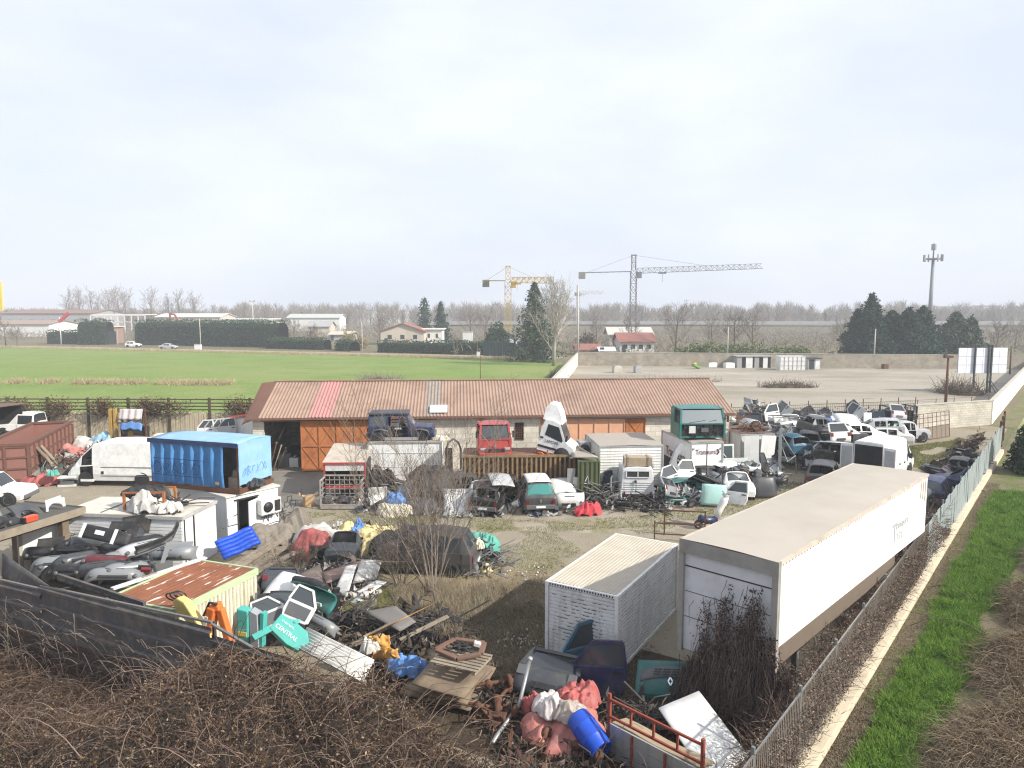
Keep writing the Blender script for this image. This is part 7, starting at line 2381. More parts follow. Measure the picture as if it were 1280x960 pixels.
mb = MB();mb.span((-.06,-.05,0),(UW+.06,UL+.05,.14));mb.span((-.1,-.12,.02),(UW+.1,-.05,.22));mb.span((UW+.06,-.1,.02),(UW+.13,UL,.22));mb.build('base',RUST,bb)
mb = MB()
for x in(.04,UW-.04):
 for y in(.04,UL-.04):
  mb.beam((x,y,.14),(x,y,.14+UH),.08)
mb.build('corner_post',RUST,bb)
mb = MB()
cw = UW*.84
def cur(u,v):
 pl = math.sin(u*7.4*2*math.pi)
 amp = .15*(0.35+0.65*(1-abs(2*v-1)**2))
 return(.05+u*cw,-.02-amp*max(pl,-.4)-.03*noise.noise(Vector((u*9,v*4,2))),.2+v*(UH-.14)+.03*math.sin(u*30)*(1-v))
mb.grid(110,10,cur)
mb.build('curtain',TB_,bb)
mb = MB();mb.grid(10,8,lambda u,v:(UW+.03+.03*noise.noise(Vector((u*4,v*4,7))),u*UL,.34+.3*(u>.98)*0+.12*abs(noise.noise(Vector((u*5,0,1))))*(1-v)+v*(UH-.19+.11*math.sin(u*math.pi))));mb.build('end_sheet',TB_L,bb)
mb = MB();mb.grid(10,8,lambda u,v:(-.04+u*(UW+.08),-.06+v*(UL+.1),.14+UH+.10*math.sin(v*math.pi)+.04*math.sin(u*math.pi)+.02*noise.noise(Vector((u*5,v*5,3)))));mb.build('roof_sheet',TB_L,bb,solid=.02)
mb = MB();mb.span((-.06,-.11,UH+.0),(UW+.06,-.06,UH+.2));mb.build('header',mat('navy_header',(0.02,0.045,0.12),.6,dirt=.2),bb)
mb = MB();mb.span((.02,UL-.06,.14),(UW-.05,UL-.02,UH+.1));mb.span((.0,.05,.14),(.03,UL-.05,UH+.1));mb.build('inner_sheet',mat('pale_inner_sheet',(.6,.6,.58),.7,dirt=.3),bb)
mb = MB();mb.box((UW*.9,.5,.4),(.5,.6,.5));mb.box((UW*.9,.6,.8),(.35,.5,.3),rot=(.1,.2,.3));mb.build('load',WOOD,bb)
mat('tarp_mark',(.155,.31,.53),.7,dirt=0)
GRF = mat('dark_blue_graffiti',(0.01,0.035,0.12),.7,dirt=0)
scribble([[(.25,.6),(.1,.8),(.2,1.1),(.45,1.05),(.55,.8),(.4,.6),(.25,.6)],[(.65,.55),(.8,1.05),(1.0,.95),(.8,.8),(1.0,.6),(.7,.55)],[(1.15,.6),(1.3,1.1),(1.5,.6),(1.2,.8)],[(1.65,1.1),(1.65,.6),(1.95,.65),(2.0,1.0),(1.65,1.1)],[(2.2,.7),(2.4,1.1),(2.7,1.0),(2.6,.6),(2.3,.6)],[(.1,1.25),(2.9,1.25)],[(.0,.5),(2.8,.48)]],.022,GRF,bb,Mx((.25,-.2,.15)))
scribble([[(0,.4),(.3,.8),(.35,.4)],[(.5,.4),(.55,.85),(.8,.8),(.6,.6),(.85,.4)],[(1.0,.4),(1.0,.8),(1.3,.75)],[(1.5,.8),(1.5,.4),(1.8,.45)],[(2.0,.4),(2.2,.85),(2.4,.4)],[(.1,.3),(.6,.9),(.5,.3),(1.2,.85)],[(1.3,.35),(1.9,.9),(2.3,.35)]],.014,MATS['tarp_mark'],bb,Matrix.Translation((UW+.05,.2,.45))@Matrix.Diagonal((1,.72,.8,1))@Matrix.Rotation(math.pi/2,4,'Z'))
mb = MB();mb.box((cw-.28,-.14,.42),(.2,.01,.12));mb.build('orange_label',mat('orange_label',(.5,.3,.08),.7),bb)
Mu = frame_at((U0.x,U0.y,2.40),u_rz)
cloth('tarpaulin','dark folded cloth on the rusty ledge right of the blue lorry body',Mu@Vector((UW+.2,.9,.2)),.35,.5,.35,T_DARK,51.2,u_rz,fold=1.6)
q = P(183,638,2.4)
o = thing('draped_rack','broken orange legged rack with grey cloth draped over it on the office roof','rack',q,a_rz+.1)
mb = MB()
for x in(-.9,-.1,.75):
 mb.beam((x,0,0),(x,0,.75),.09);mb.beam((x+.05,.9,0),(x,.9,.75),.09)
mb.beam((-.95,0,.72),(.8,0,.75),.07);mb.beam((-.95,.9,.72),(.8,.9,.75),.07)
mb.build('frame',RUST_L,o)
cloth('tarpaulin','pale grey cloth hanging over the front of the orange legged rack',q+Vector((.05,-.08,.02)),.7,.45,.72,T_WHITE,52.4,a_rz,fold=2.0,sharp=.35)
cloth('tarpaulin','dark grey cloth on top of the orange legged rack',q+Vector((-.25,.55,.45)),1.05,.5,.55,T_DARK,53.4,a_rz,fold=1.6,sharp=.4)
cloth('tarpaulin','pale cloth tail lying on the office roof right of the rack',q+Vector((.95,-.1,0)),.55,.4,.45,T_WHITE,54.4,.3,fold=1.6)
scrap_rods('small twisted brown rods on the office roof edge',222,636,22,.5,.3,DARKSTEEL,21)
bpy.data.objects['scrap_bundle'].location.z = 0
for o_ in[o_ for o_ in COL.objects if o_.get('label')=='small twisted brown rods on the office roof edge']:
 o_.location = P(222,633,2.42)
E0,E1 = P(-20,672,2.55),P(105,634,2.55)
o_,L,rz = along(E0,E1)
fb = thing('flatbed','old timber flatbed with cracked side board at the left picture edge','flatbed',(o_.x,o_.y,2.3),rz)
BEDW = mat('flatbed_board',(0.25,0.21,0.155),.9,dirt=.6,dcol=(.15,.12,.09),dscale=2.5)
mb = MB();mb.span((-3,0.02,.05),(L,3.2,.22));mb.build('deck',mat('dark_deck',(0.085,0.08,0.07),.9,dirt=.5),fb)
mb = MB();mb.span((-3,-.06,-.02),(L+.03,.02,.27));mb.build('side_board',BEDW,fb)
mb = MB();mb.span((L+.0,.02,-.02),(L+.06,3.2,.27));mb.build('end_board',mat('dark_end_board',(.14,.125,.1),.9,dirt=.5),fb)
mb = MB()
for x in(-2,.3,L-.9):
 mb.span((x,.15,-2.3),(x+.3,.4,-.02));mb.span((x,2.6,-2.3),(x+.3,2.9,-.02))
mb.build('trestle',PLY,fb)
mb = MB();mb.span((-3,.3,-.18),(L-.3,.5,-.021));mb.span((-3,2.4,-.18),(L-.3,2.6,-.021));mb.build('chassis_rail',RUST,fb)
Mf = frame_at((o_.x,o_.y,2.52),rz)
def onbed(kind,color,x,y,z,rot,lab,sc=1.0):
 part(kind,color,Mf@Vector((x,y,z)),rot,'','car parts lying on the timber flatbed',sc,lab)
onbed('fender','dark_grey',L-2.2,.6,.0,(-.9,.1,rz+.2),'dark grey wing standing up on the flatbed edge',1.3)
onbed('bonnet','grey',L-3.0,1.4,.1,(-1.1,.2,rz-.2),'grey bonnet lying on the flatbed',1.2)
onbed('windscreen','grey',L-3.6,.9,.05,(-.8,0,rz+.4),'cracked windscreen frame on the flatbed',1.2)
onbed('bumper','black',L-3.4,.35,.02,(-.3,0,rz+.1),'black bumper along the flatbed side board',1.1)
onbed('bumper','dark_grey',L-1.2,1.2,.02,(-.5,.1,rz+.3),'dark grey bumper near the flatbed end',.9)
onbed('fender','silver',L-1.0,.8,.0,(-.3,-.2,rz-.6),'silver wing standing near the flatbed end',.7)
onbed('dashboard','black',L-4.2,.7,.0,(.1,0,rz),'black dashboard near the left edge of the flatbed',1.1)
onbed('radiator','grey',L-2.6,.4,.0,(-1.2,0,rz),'radiator lying flat on the flatbed side',1.0)
o = thing('fuel_can','orange red plastic tail lamp lying on the flatbed side board','lamp',Mf@Vector((L-2.15,.25,.0)),(0,0,rz))
mb = MB();mb.box((0,0,.14),(.5,.25,.24));mb.build('lens',mat('orange_lens',(.55,.07,.03),.3,dirt=.1),o,bevel=.04)
mb = MB();mb.box((-.28,0,.14),(.08,.22,.2));mb.build('housing',BLACKP,o)
o.name = 'lamp_unit'
q = P(18,640)
make_car('white_pickup','white pickup cab without glass behind the timber flatbed','pickup',(AT(-6,625,37).x,37,.3),R(8),paint('white'),GLASS,cat='pickup',sc=.98,wheels=True)
q0,q1 = P(28,662,2.0),P(78,652,2.0)
o_,L,rz = along(P(27,663,1.95),P(78,655,1.95))
o = thing('white_chest','plain white box standing against the left end of the ribbed office','box',o_,rz)
mb = MB();mb.span((0,0,0),(L,1.0,1.92));mb.build('body',WHITE_BOX,o)
mb = MB();mb.span((-.12,-.03,0),(.0,1.03,1.98));mb.build('end_board',CONC,o)
mb = MB();mb.span((-.03,-.03,1.925),(L+.03,1.03,1.98));mb.build('lid',DIRTY_WHITE,o)
D0 = P(38,603)
sk_rz = R(17.6)
Sx = thing('rusty_skip','large open rust red roll off skip with ribbed sides','skip',(D0.x,D0.y,0),sk_rz)
SKIP = mat('skip_red_rust',(0.135,0.066,0.046),.8,dirt=.7,dcol=(.15,.06,.035),dscale=1.2,streak=.4,var=.2)
SKIPP = mat('skip_pink_panel',(0.235,0.11,0.088),.8,dirt=.6,dcol=(.24,.10,.07),dscale=2.0,var=.2)
SW,SLn,SHt = 2.5,9.5,2.32
mb = MB()
mb.span((-SW,0,.2),(0,.08,SHt));mb.span((-SW,SLn-.08,.2),(0,SLn,SHt));mb.span((-.08,.08,.2),(0,SLn-.08,SHt));mb.span((-SW,.08,.2),(-SW+.08,SLn-.08,SHt));mb.span((-SW,.0,.1),(0,SLn,.2))
mb.build('tub',SKIPP,Sx)
mb = MB()
for i in range(11):
 y = .06+i*(SLn-.12)/10
 mb.span((0,y-.06,.12),(.10,y+.06,SHt-.1))
for z in(.75,1.45):
 mb.span((0,.1,z),(.07,SLn-.1,z+.1))
for x in(-SW,-SW*.5-.0,-.0):
 mb.span((x-.07,-.08,.1),(x+.07,0,SHt))
for z in(.15,.85,1.55,SHt-.12):
 mb.span((-SW,-.07,z),(0,0,z+.1))
mb.build('rib',SKIP,Sx)
mb = MB();mb.span((-.1,-.1,SHt),(.13,SLn,SHt+.16));mb.span((-SW-.1,-.1,SHt),(-SW+.1,SLn,SHt+.16));mb.span((-SW+.1,SLn-.15,SHt),(-.1,SLn,SHt+.16));mb.span((-SW+.1,-.1,SHt),(-.1,.08,SHt+.16));mb.build('rim',SKIP,Sx)
for x in(-SW+.3,-.3):
 mb = MB();mb.lathe([(.01,-.06),(.16,-.06),(.16,.06),(.01,.06)],12,M=Mx((x,.3,.12),(0,math.pi/2,0)));mb.build('roller',RUST,Sx)
Ms = frame_at((D0.x,D0.y,0),sk_rz)
for i,(y,ln,ti,lab,m)in enumerate(((1.6,2.4,-.62,'dark plank leaning on the skip side',PLY),(2.3,2.3,-.6,'grey board leaning on the skip side behind the dark plank',WOOD),(1.2,1.5,-.5,'short grey board leaning at the skip corner',WOOD))):
 o = thing('leaning_board',lab,'board',Ms@Vector((1.35,y,0)),(0,ti,sk_rz+.05*i))
 mb = MB();mb.span((-.02,-.2,0),(.03,.2,ln));mb.build('board',m,o)
 mb = MB();mb.span((.032,-.18,ln*.4),(.06,.18,ln*.4+.1));mb.build('batten',m,o)
cloth('tarpaulin','faded red cloth heap at the foot of the rusty skip',P(52,606),1.15,.6,.95,T_RED,61.2,.1,fold=1.5,sharp=.42)
cloth('tarpaulin','dark green net heap between the skip and the white van body',P(68,598),.8,.6,.9,mat('dark_net',(.025,.05,.04),.9,dirt=.4),62.2,.1,fold=1.5)
cloth('tarpaulin','teal cloth on the dark heap beside the skip',P(66,594,.75),.35,.3,.4,T_TEAL,63.2,.1,fold=1.5)
cloth('tarpaulin','dark brown heap of rags left of the white van body',P(80,600),1.0,.9,1.1,mat('brown_rags',(.07,.055,.045),.9,dirt=.5),64.2,.1,fold=1.6)
cloth('tarpaulin','pink cloth heap behind the white van bonnet end',P(93,578),1.2,1.0,1.5,T_PINK,65.2,.1,fold=1.3)
cloth('tarpaulin','white cloth heap behind the skip end',P(112,566),1.4,.9,1.5,T_WHITE,66.2,.1,fold=1.3)
cloth('tarpaulin','light blue cloth on the heap behind the white van body',P(128,566),1.1,.8,1.6,mat('tarp_light_blue',(.25,.42,.55),.6,dirt=.3),67.2,.1,fold=1.4)
scrap_rods('dark rod heap at the right end of the skip',104,580,60,1.4,1.1,DARKSTEEL,22)
scrap_rods('rusty rod heap between the skip and the van body',84,592,60,1.2,1.2,RUST,23)
make_car('white_pickup','white pickup cab seen over the rim of the rusty skip','pickup',(AT(35,545,53.6).x,53.6,.9),R(184),paint('white'),GLASS,cat='pickup',sc=1.15)
o = truck_box('red_white_box','white box with a red top edge at the left corner of the hall','box body',(AT(286,545,53.8).x,53.8,0),0,2.2,1.5,.3,2.5,WHITE_BOX,paint('red'))
for i in range(4):
 part('car_door',('white','silver','offwhite','silver')[i],(AT(246+9*i,545,53.0).x,53.0,1.1+.04*i),(-.1,0,.1*i),('leftmost by the fence','second from the left by the fence','third from the left by the fence','nearest the red topped box')[i]+' above the blue lorry body','car doors stacked by the slab fence',1.15)
truck_box('scrap_platform','low grey crate stack under the doors by the slab fence','crates',(AT(243,545,52.8).x,52.8,0),0,3.6,.9,.1,1.08,GREYP,GREYP)
q = AT(140,552,52.6)
o = thing('storage_rack','storage rack with yellow posts and hanging cloths by the slab fence','rack',(q.x,52.6,0),0)
mb = MB()
for x in(0,.35):
 mb.beam((x,0,0),(x,0,3.3),.2)
mb.beam((1.4,0,0),(1.4,0,1.6),.25)
mb.build('yellow_post',mat('yellow_ochre',(.42,.27,.06),.7,dirt=.5),o)
mb = MB()
for x in(.7,2.4):
 mb.beam((x,.3,0),(x,.3,3.3),.1)
for z in(1.1,2.2,3.1):
 mb.beam((0,.3,z),(2.6,.3,z),.08)
mb.build('frame',RUST,o)
mb = MB();mb.span((.5,.35,.05),(2.3,1.0,1.9));mb.build('stored_load',DARKIN,o)
mb = MB();mb.grid(16,6,lambda u,v:(.75+u*1.7,-.05-.25*v+.06*math.sin(u*22),3.3-.75*v));mb.build('grey_sheet',mat('pinkish_sheet',(.5,.45,.45),.7,dirt=.3),o,solid=.02)
mb = MB();mb.grid(10,6,lambda u,v:(.9+u*1.6,-.3-.2*v,2.4-.5*v-.3*abs(u-.5)+.05*math.sin(u*17)));mb.build('blue_sheet',T_BLUE,o,solid=.02)
cloth('tarpaulin','white sheet over crates between the rack and the blue lorry body',(AT(200,560,51.5).x,51.5,0),1.6,.9,2.2,T_CREAM,68.2,0,fold=.6,sharp=.3)
make_car('parked_van','low dark hatchback half hidden behind the blue lorry body by the fence','hatch',(AT(176,560,51.4).x,51.4,0),.1,paint('maroon'),GLASS)
q = AT(0,500,52)
o = thing('lean_to','dark roofed lean to at the left edge by the slab fence','shed',(q.x-3.2,50.2,0),0)
mb = MB();mb.grid(12,3,lambda u,v:(u*4.3,v*3.0,3.75-.1*v+.06*abs(math.sin(u*22))),sm=False);mb.build('roof',mat('dark_shed_roof',(.13,.08,.06),.8,dirt=.5),o,solid=.04)
mb = MB();mb.span((.1,.2,2.7),(4.1,.3,3.6));mb.span((0.1,2.7,0),(4.1,2.8,3.5));mb.build('wall',DARKIN,o)
for x in(.2,4.0):
 mb = MB();mb.box((x,.2,1.8),(.14,.14,3.6));mb.build('post',RUST,o)
v0 = P(95,606)
vb = make_car('panel_van','long white panel van body without doors beside the skip','vanlong',(AT(155,604,43.2).x,43.2,.0),R(180-3),paint('white'),GLASS,wheels=False,cat='van',sc=1.05,seg=['bbb','bbb','bbb','bbb','oob','bbb','bbb','bbb'])
mb = MB();mb.span((-2.6,-.985,1.12),(.72,-.965,1.15));mb.span((-2.6,.965,1.12),(.72,.985,1.15));mb.span((-2.6,-.99,.62),(.72,-.95,.65));mb.span((-2.6,.95,.62),(.72,.99,.65));mb.build('swage_line',GREYP,vb)
mb = MB();mb.box((.62,.98,.82),(.14,.05,.16));mb.box((.62,-.98,.82),(.14,.05,.16));mb.build('handle',BLACKP,vb)
mb = MB();mb.box((1.55,0,1.0),(.7,1.5,1.1));mb.build('cab_shade_block',DARKIN,vb)  # solid near-black block put in for the shade inside the cab
mb = MB();mb.beam((1.2,.93,.36),(1.95,.92,.36),.12,.14);mb.beam((1.2,-.93,.36),(1.95,-.92,.36),.12,.14);mb.build('sill',paint('white'),vb)
o = thing('step_block','small white open box at the front of the white van body','box',P(86,607),.2)
mb = MB();mb.span((-.5,-.3,0),(.5,.3,.12));mb.span((-.5,.2,.12),(.5,.3,.6));mb.span((-.5,-.3,.5),(.5,.3,.6));mb.build('shell',DIRTY_WHITE,o)
mb = MB();mb.span((-.35,-.28,.14),(.35,.15,.3));mb.build('insert',GREYP,o)
R0 = P(322,712,2.0)
r_rz = R(-20)
Mr_dir = Vector((math.cos(r_rz),math.sin(r_rz),0));Ml_dir = Vector((-math.sin(r_rz),math.cos(r_rz),0))
RWd,RLn,RHt = 2.55,3.5,2.0
org = R0-Mr_dir*RWd-Ml_dir*RLn
rc = thing('rust_roof_container','cream clad container with a peeling rust roof and pale green edge','container',(org.x,org.y,0),r_rz)
CREAMC = mat('cream_cladding',(0.62,0.59,0.46),.7,dirt=.4,dcol=(.34,.27,.17),dscale=1.2,streak=.5)
mb = MB();mb.span((.03,.03,0),(RWd-.03,RLn-.03,RHt-.06));mb.build('wall',CREAMC,rc)
mb = MB()
ribbed_side(mb,(RWd-.03,.05,0),(RWd-.03,RLn-.05,0),.03,RHt-.16,.16,.03,(1,0,0));ribbed_side(mb,(.05,.03,0),(RWd-.05,.03,0),.03,RHt-.16,.16,.03,(0,-1,0))
mb.build('cladding',CREAMC,rc)
def rust_peel():
 m = mat('peeling_rust_roof',(0.235,0.085,0.04),.85,dirt=.6,dcol=(.13,.05,.025),dscale=1.5,var=.25)
 nt = m.node_tree;N = nt.nodes
 b = N['Principled BSDF']
 src = b.inputs['Base Color'].links[0].from_socket
 tc = N.new('ShaderNodeTexCoord');mp = N.new('ShaderNodeMapping');mp.inputs['Scale'].default_value = (3.2,.55,1)
 _lnk(nt,tc.outputs['Object'],mp.inputs['Vector'])
 n = N.new('ShaderNodeTexNoise');n.inputs['Scale'].default_value = 2.0;n.inputs['Detail'].default_value = 6
 _lnk(nt,mp.outputs['Vector'],n.inputs['Vector'])
 r = N.new('ShaderNodeValToRGB');r.color_ramp.elements[0].position = .60;r.color_ramp.elements[0].color = (0,0,0,1);r.color_ramp.elements[1].position = .64
 _lnk(nt,n.outputs['Fac'],r.inputs['Fac'])
 x = N.new('ShaderNodeMixRGB');x.inputs['Color2'].default_value = (.52,.46,.38,1)
 _lnk(nt,r.outputs['Color'],x.inputs['Fac']);_lnk(nt,src,x.inputs['Color1']);_lnk(nt,x.outputs['Color'],b.inputs['Base Color'])
 return m
mb = MB();mb.grid(40,6,lambda u,v:(.05+u*(RWd-.1),.05+v*(RLn-.1),RHt+.02+.012*math.sin(u*14*2*math.pi)),sm=False);mb.build('roof',rust_peel(),rc)
mb = MB();mb.span((RWd-.05,0,RHt-.16),(RWd+.03,RLn,RHt+.05));mb.span((0,RLn-.05,RHt-.16),(RWd-.053,RLn+.03,RHt+.05));mb.span((0,-.03,RHt-.16),(RWd-.053,.05,RHt+.05));mb.span((-.03,-.03,RHt-.16),(0,RLn+.03,RHt+.05));mb.build('edge_trim',mat('pale_green_trim',(.42,.52,.30),.7,dirt=.4),rc)
o = thing('white_plank','long white plank along the left edge of the rusty roof','plank',P(140,736,2.05),0)
e_ = P(257,697,2.05)-P(140,736,2.05)
mb = MB();mb.beam((0,0,0),e_,.18,.06);mb.build('board',DIRTY_WHITE,o)
mb = MB();mb.beam(e_*.3+Vector((0,0,.04)),e_*.45+Vector((0,0,.04)),.08,.03);mb.build('strip',WOOD,o)
grp_b = 'bumpers and trim heaped left of the rusty roof'
spec = [(58,700,1.5,'black',.2,-.4,'black bumper at the far left tip of the bumper heap'),(85,690,1.9,'black',-.1,-.9,'black bumper lying high behind the maroon one'),(108,684,2.0,'dark_grey',.15,-.8,'dark grey bumper with open grille in the middle of the bumper heap'),(72,707,1.6,'grey',.3,-.8,'grey bumper at the lower left of the heap'),(128,706,1.9,'maroon',.05,-.9,'dark maroon bumper in the middle of the heap'),(160,700,1.9,'grey',.5,-.8,'grey bumper pointing at the rusty roof'),(118,718,1.7,'dark_grey',-.1,-.6,'dark grey bumper at the front of the heap'),(140,724,1.7,'grey',.2,-.8,'mid grey bumper nearest the black fence'),(95,722,1.5,'black',.1,-.5,'black bumper below the mid grey one'),(165,714,1.8,'grey',.6,-.9,'grey bumper with red lens beside the rusty roof'),(185,690,2.0,'silver',.9,-.6,'silver bumper end near the white plank'),(205,702,2.05,'grey',-.3,-.2,'grey bumper corner standing on the rusty roof edge'),(150,688,2.0,'dark_grey',-.5,-1.0,'dark grey bumper across the back of the heap'),(60,712,1.3,'dark_grey',-.6,-.7,'dark grey bumper behind the black fence panel'),(108,700,1.8,'dark_grey',.9,-.9,'dark grey bumper crossing under the maroon one'),(175,682,1.9,'black',.3,-.9,'black bumper below the long dark skirt'),(92,712,1.5,'dark_grey',.6,-.8,'dark grey bumper under the front of the heap'),(125,692,1.8,'black',-.8,-.7,'black bumper crossing behind the maroon one')]
for px,py,z,c,a,ti,lab in spec:
 part('bumper',c,P(px,py,z-.35),(ti,.12*math.sin(px),a+.1),'',grp_b,(1.15,1.15,1.15),lab)
for px,py,z,c,a,ti,lab in((130,676,2.0,'black',.2,-.5,'black plastic panel with white tape behind the maroon bumper'),(200,706,1.95,'grey',.3,-.3,'grey wing standing on the edge of the rusty roof'),(42,700,1.4,'black',.6,-.2,'black torn wing sticking up at the left of the bumper heap'),(150,672,2.0,'black',.8,-.1,'black pointed wing before the ribbed office wall')):
 part('fender',c,P(px,py,z-.3),(ti,.1,a),'',grp_b,1.1,lab)
o = thing('scrap_bed','low grey crate bed carrying the bumper heap','crate',P(128,728,.0),a_rz)
mb = MB();mb.span((-2.8,-.2,0),(2.1,2.2,1.25));mb.build('crate',GREYP,o)
mb = MB()
for i in range(6):
 mb.span((-2.8+i*.97,-.24,0),(-2.7+i*.97,-.2,1.25))
mb.build('rib',BLACKP,o)
for px,py,z,c,a,lab in((100,690,1.3,'black',.3,'black bumper buried low in the heap'),(150,705,1.3,'grey',-.4,'grey bumper buried low in the heap'),(80,705,1.2,'dark_grey',1.0,'dark grey bumper buried low in the heap'),(120,700,1.3,'grey',1.7,'grey bumper buried in the middle of the heap'),(170,700,1.4,'black',2.2,'black bumper buried at the right of the heap')):
 part('bumper',c,P(px,py,z),(-1.0,0,a),'',grp_b,1.2,lab)
o = thing('tail_lamp','dark red tail lamp on the bumper heap by the rusty roof','lamp',P(182,712,2.0),(.3,.2,.5))
mb = MB();mb.box((0,0,0),(.30,.16,.12));mb.build('lens',LIGHT_RED,o,bevel=.03)
mb = MB();mb.box((-.05,.12,0),(.36,.08,.14));mb.build('housing',BLACKP,o)
o = thing('side_skirt','long dark curved skirt with an upturned end before the ribbed office','bumper',(0,0,0))
pts = [P(168,690,2.2),P(185,684,2.25),P(205,676,2.3),P(216,668,2.45),P(222,655,2.75)]
mb = MB()
def fs(u,v):
 t = u*4;i = min(int(t),3);p = pts[i].lerp(pts[i+1],t-i)
 return p+Vector((0,.10*math.sin(v*3.1),(v-.5)*.34*(1-.4*u)))
mb.grid(16,4,fs);mb.build('skin',BLACKP,o,solid=.03)
mb = MB();mb.tube([p+Vector((0,-.02,-.16))for p in pts[:4]],.03,6);mb.build('lip',GREYP,o)
o = thing('mesh_grille','black bumper with white tape strips and a plate on the bumper heap','bumper',P(124,676,2.1),(-.5,.1,-.25))
mb = MB();mb.grid(12,5,lambda u,v:((u-.5)*2.2,.25*(2*u-1)**4,v*.5));mb.build('shell',BLACKP,o,solid=.03)
mb = MB()
for x in(-.85,.55):
 mb.span((x-.07,-.03,-.02),(x+.07,-.012,.52))
mb.span((-.3,-.03,.2),(.1,-.012,.36))
mb.build('tape',WHITE_BOX,o)
BF = [(-24.5,24.8),(-13.6,19.9),(-7.4,16.9),(-0.6,13.4),(2.2,11.4)]
FB = mat('black_sheet',(0.070,0.068,0.070),.7,dirt=.9,dcol=(.17,.135,.11),dscale=2.2,streak=.5,spec=.3)
FBR = mat('brown_black_sheet',(0.05,0.032,0.025),.7,dirt=.5,dcol=(.075,.04,.028),dscale=1.5,streak=.4)
for k,((x0,y0),(x1,y1),h0,h1,lab)in enumerate(((BF[0],BF[1],2.35,2.5,'black sheet fence stretch at the lower left behind dry twigs'),(BF[1],BF[2],2.6,2.85,'black ribbed sheet fence in front of the rusty roof container'),(BF[2],BF[3],2.8,1.1,'black sheet fence stretch sunk in the brown brambles'),(BF[3],BF[4],1.0,.8,'black sheet fence end hidden under the brambles'))):
 o_,L,rz = along((x0,y0),(x1,y1))
 o = thing('sheet_fence',lab,'fence',o_,rz)
 np_ = max(int(L/2.3),1)
 for i in range(np_):
  xa,xb = L*i/np_,L*(i+1)/np_
  mb = MB()
  h = h0+(h1-h0)*(i+.5)/np_+.05*math.sin(i*3+k)
  def ff(u,v,xa=xa,xb=xb,h=h,i=i):
   z = 1.15+v*(h-1.15)
   fr = (v*3)%1.0
   return(xa-.03+u*(xb-xa+.06),-.06*(fr>.55 and fr<.8)+.02*(-1)**i+.015*noise.noise(Vector((u*3,v*2,i))),z+.02*math.sin(i*1.7)*u)
  mb.grid(6,36,ff,sm=False);mb.build('sheet_panel',FB,o)
  mb = MB();mb.grid(6,24,lambda u,v,xa=xa,xb=xb:(xa+.02+u*(xb-xa-.04),-.02+.05*((v*4)%1>.6),.02+v*1.12),sm=False);mb.build('lower_panel',FBR,o)
 for i in range(np_+1):
  mb = MB();hp = h0+(h1-h0)*i/np_;mb.box((L*i/np_,.09,hp*.5),(.07,.07,hp+.06));mb.build('post',FBR,o)
 mb = MB();mb.beam((0,.03,h0+.03),(L,.03,h1+.03),.07,.05);mb.build('top_rail',mat('grey_fence_rail',(.15,.14,.135),.7,dirt=.4),o)
 mb = MB();mb.beam((0,-.05,1.15),(L,-.05,1.15),.06,.05);mb.beam((0,-.05,.5),(L,-.05,.5),.06,.05);mb.build('mid_rail',FBR,o)
quad_sheet('black_sheet','black ribbed sheet with grey edge standing at the lower left','sheet',[P(4,692,2.7),P(66,735,2.45),P(66,765,1.7),P(4,745,1.7)],.04,FB)
o = thing('long_rail','long black slotted rail lying along the fence top','rail',P(73,721,2.6),0)
e_ = P(181,757,2.55)-P(73,721,2.6)
mb = MB();mb.beam((0,0,0),e_,.08,.2);mb.build('bar',FB,o)
mb = MB()
for i in range(9):
 c = e_*((i+.6)/9.4);mb.beam(c-e_.normalized()*.12+Vector((0,-.045,-.03)),c+e_.normalized()*.12+Vector((0,-.045,-.03)),.012,.05)
mb.build('grille',mat('grey_fence_rail',(0,0,0)),o)
def arm(label,px,py,z,m,rz,coil):
 o = thing('robot_lifter',label,'machine arm',P(px,py,z),(0,0,rz))
 mb = MB()
 mb.prism([(-.9,-.35),(-.55,-.45),(.25,-.05),(.45,.35),(.2,.52),(-.15,.42)],.32)
 mb.build('casing',m,o,bevel=.05)
 mb = MB();mb.lathe([(.02,-.06),(.13,-.05),(.13,.0),(.02,.0)],14,M=Mx((-.15,0,-.03),(math.pi/2,0,0)));mb.build('joint',BLACKP,o)
 mb = MB();mb.beam((-.9,.16,-.4),(-1.2,.16,-1.4),.3);mb.build('column',m,o,bevel=.03)
 if coil:
  for k in range(3):
   mb = MB();mb.lathe([(.22,-.03),(.25,0),(.22,.03),(.19,0),(.22,-.03)],18,M=Mx((.35+.05*k,.05+.12*k,.5),(.9,.5,0)));mb.build('cable_coil',BLACKP,o)
 o.scale = (.8,.8,.8)
 return o
YELM = mat('machine_cream_yellow',(0.62,0.50,0.17),.55,dirt=.35,dcol=(.3,.2,.08),dscale=3)
arm('cream yellow machine arm with a black cable coil over the black fence',236,762,2.05,YELM,math.pi-.45,True)
o = thing('robot_lifter','orange angular machine arm standing right of the yellow one','machine arm',P(270,782,1.75),(0,0,-.3))
ORM = mat('machine_orange',(0.60,0.15,0.03),.55,dirt=.35,dcol=(.3,.09,.04),dscale=3)
mb = MB();mb.beam((-.35,0,-.6),(-.05,0,.55),.26,.3);mb.beam((.45,.05,-.6),(.12,.05,.5),.22,.2);mb.beam((-.1,0,.5),(.15,.04,.58),.26,.24);mb.build('link',ORM,o,bevel=.04)
mb = MB();mb.tube([(-.3,-.12,.3),(-.1,-.1,.7),(.15,-.1,.68)],.035,6);mb.build('hose',BLACKP,o)
mb = MB();mb.beam((-.32,-.16,-.2),(-.18,-.16,.3),.10,.02);mb.build('white_decal',DIRTY_WHITE,o)
TEALM = mat('turquoise_cover',(0.065,0.37,0.32),.5,dirt=.25,dcol=(.06,.2,.18),dscale=2.5,var=.06)
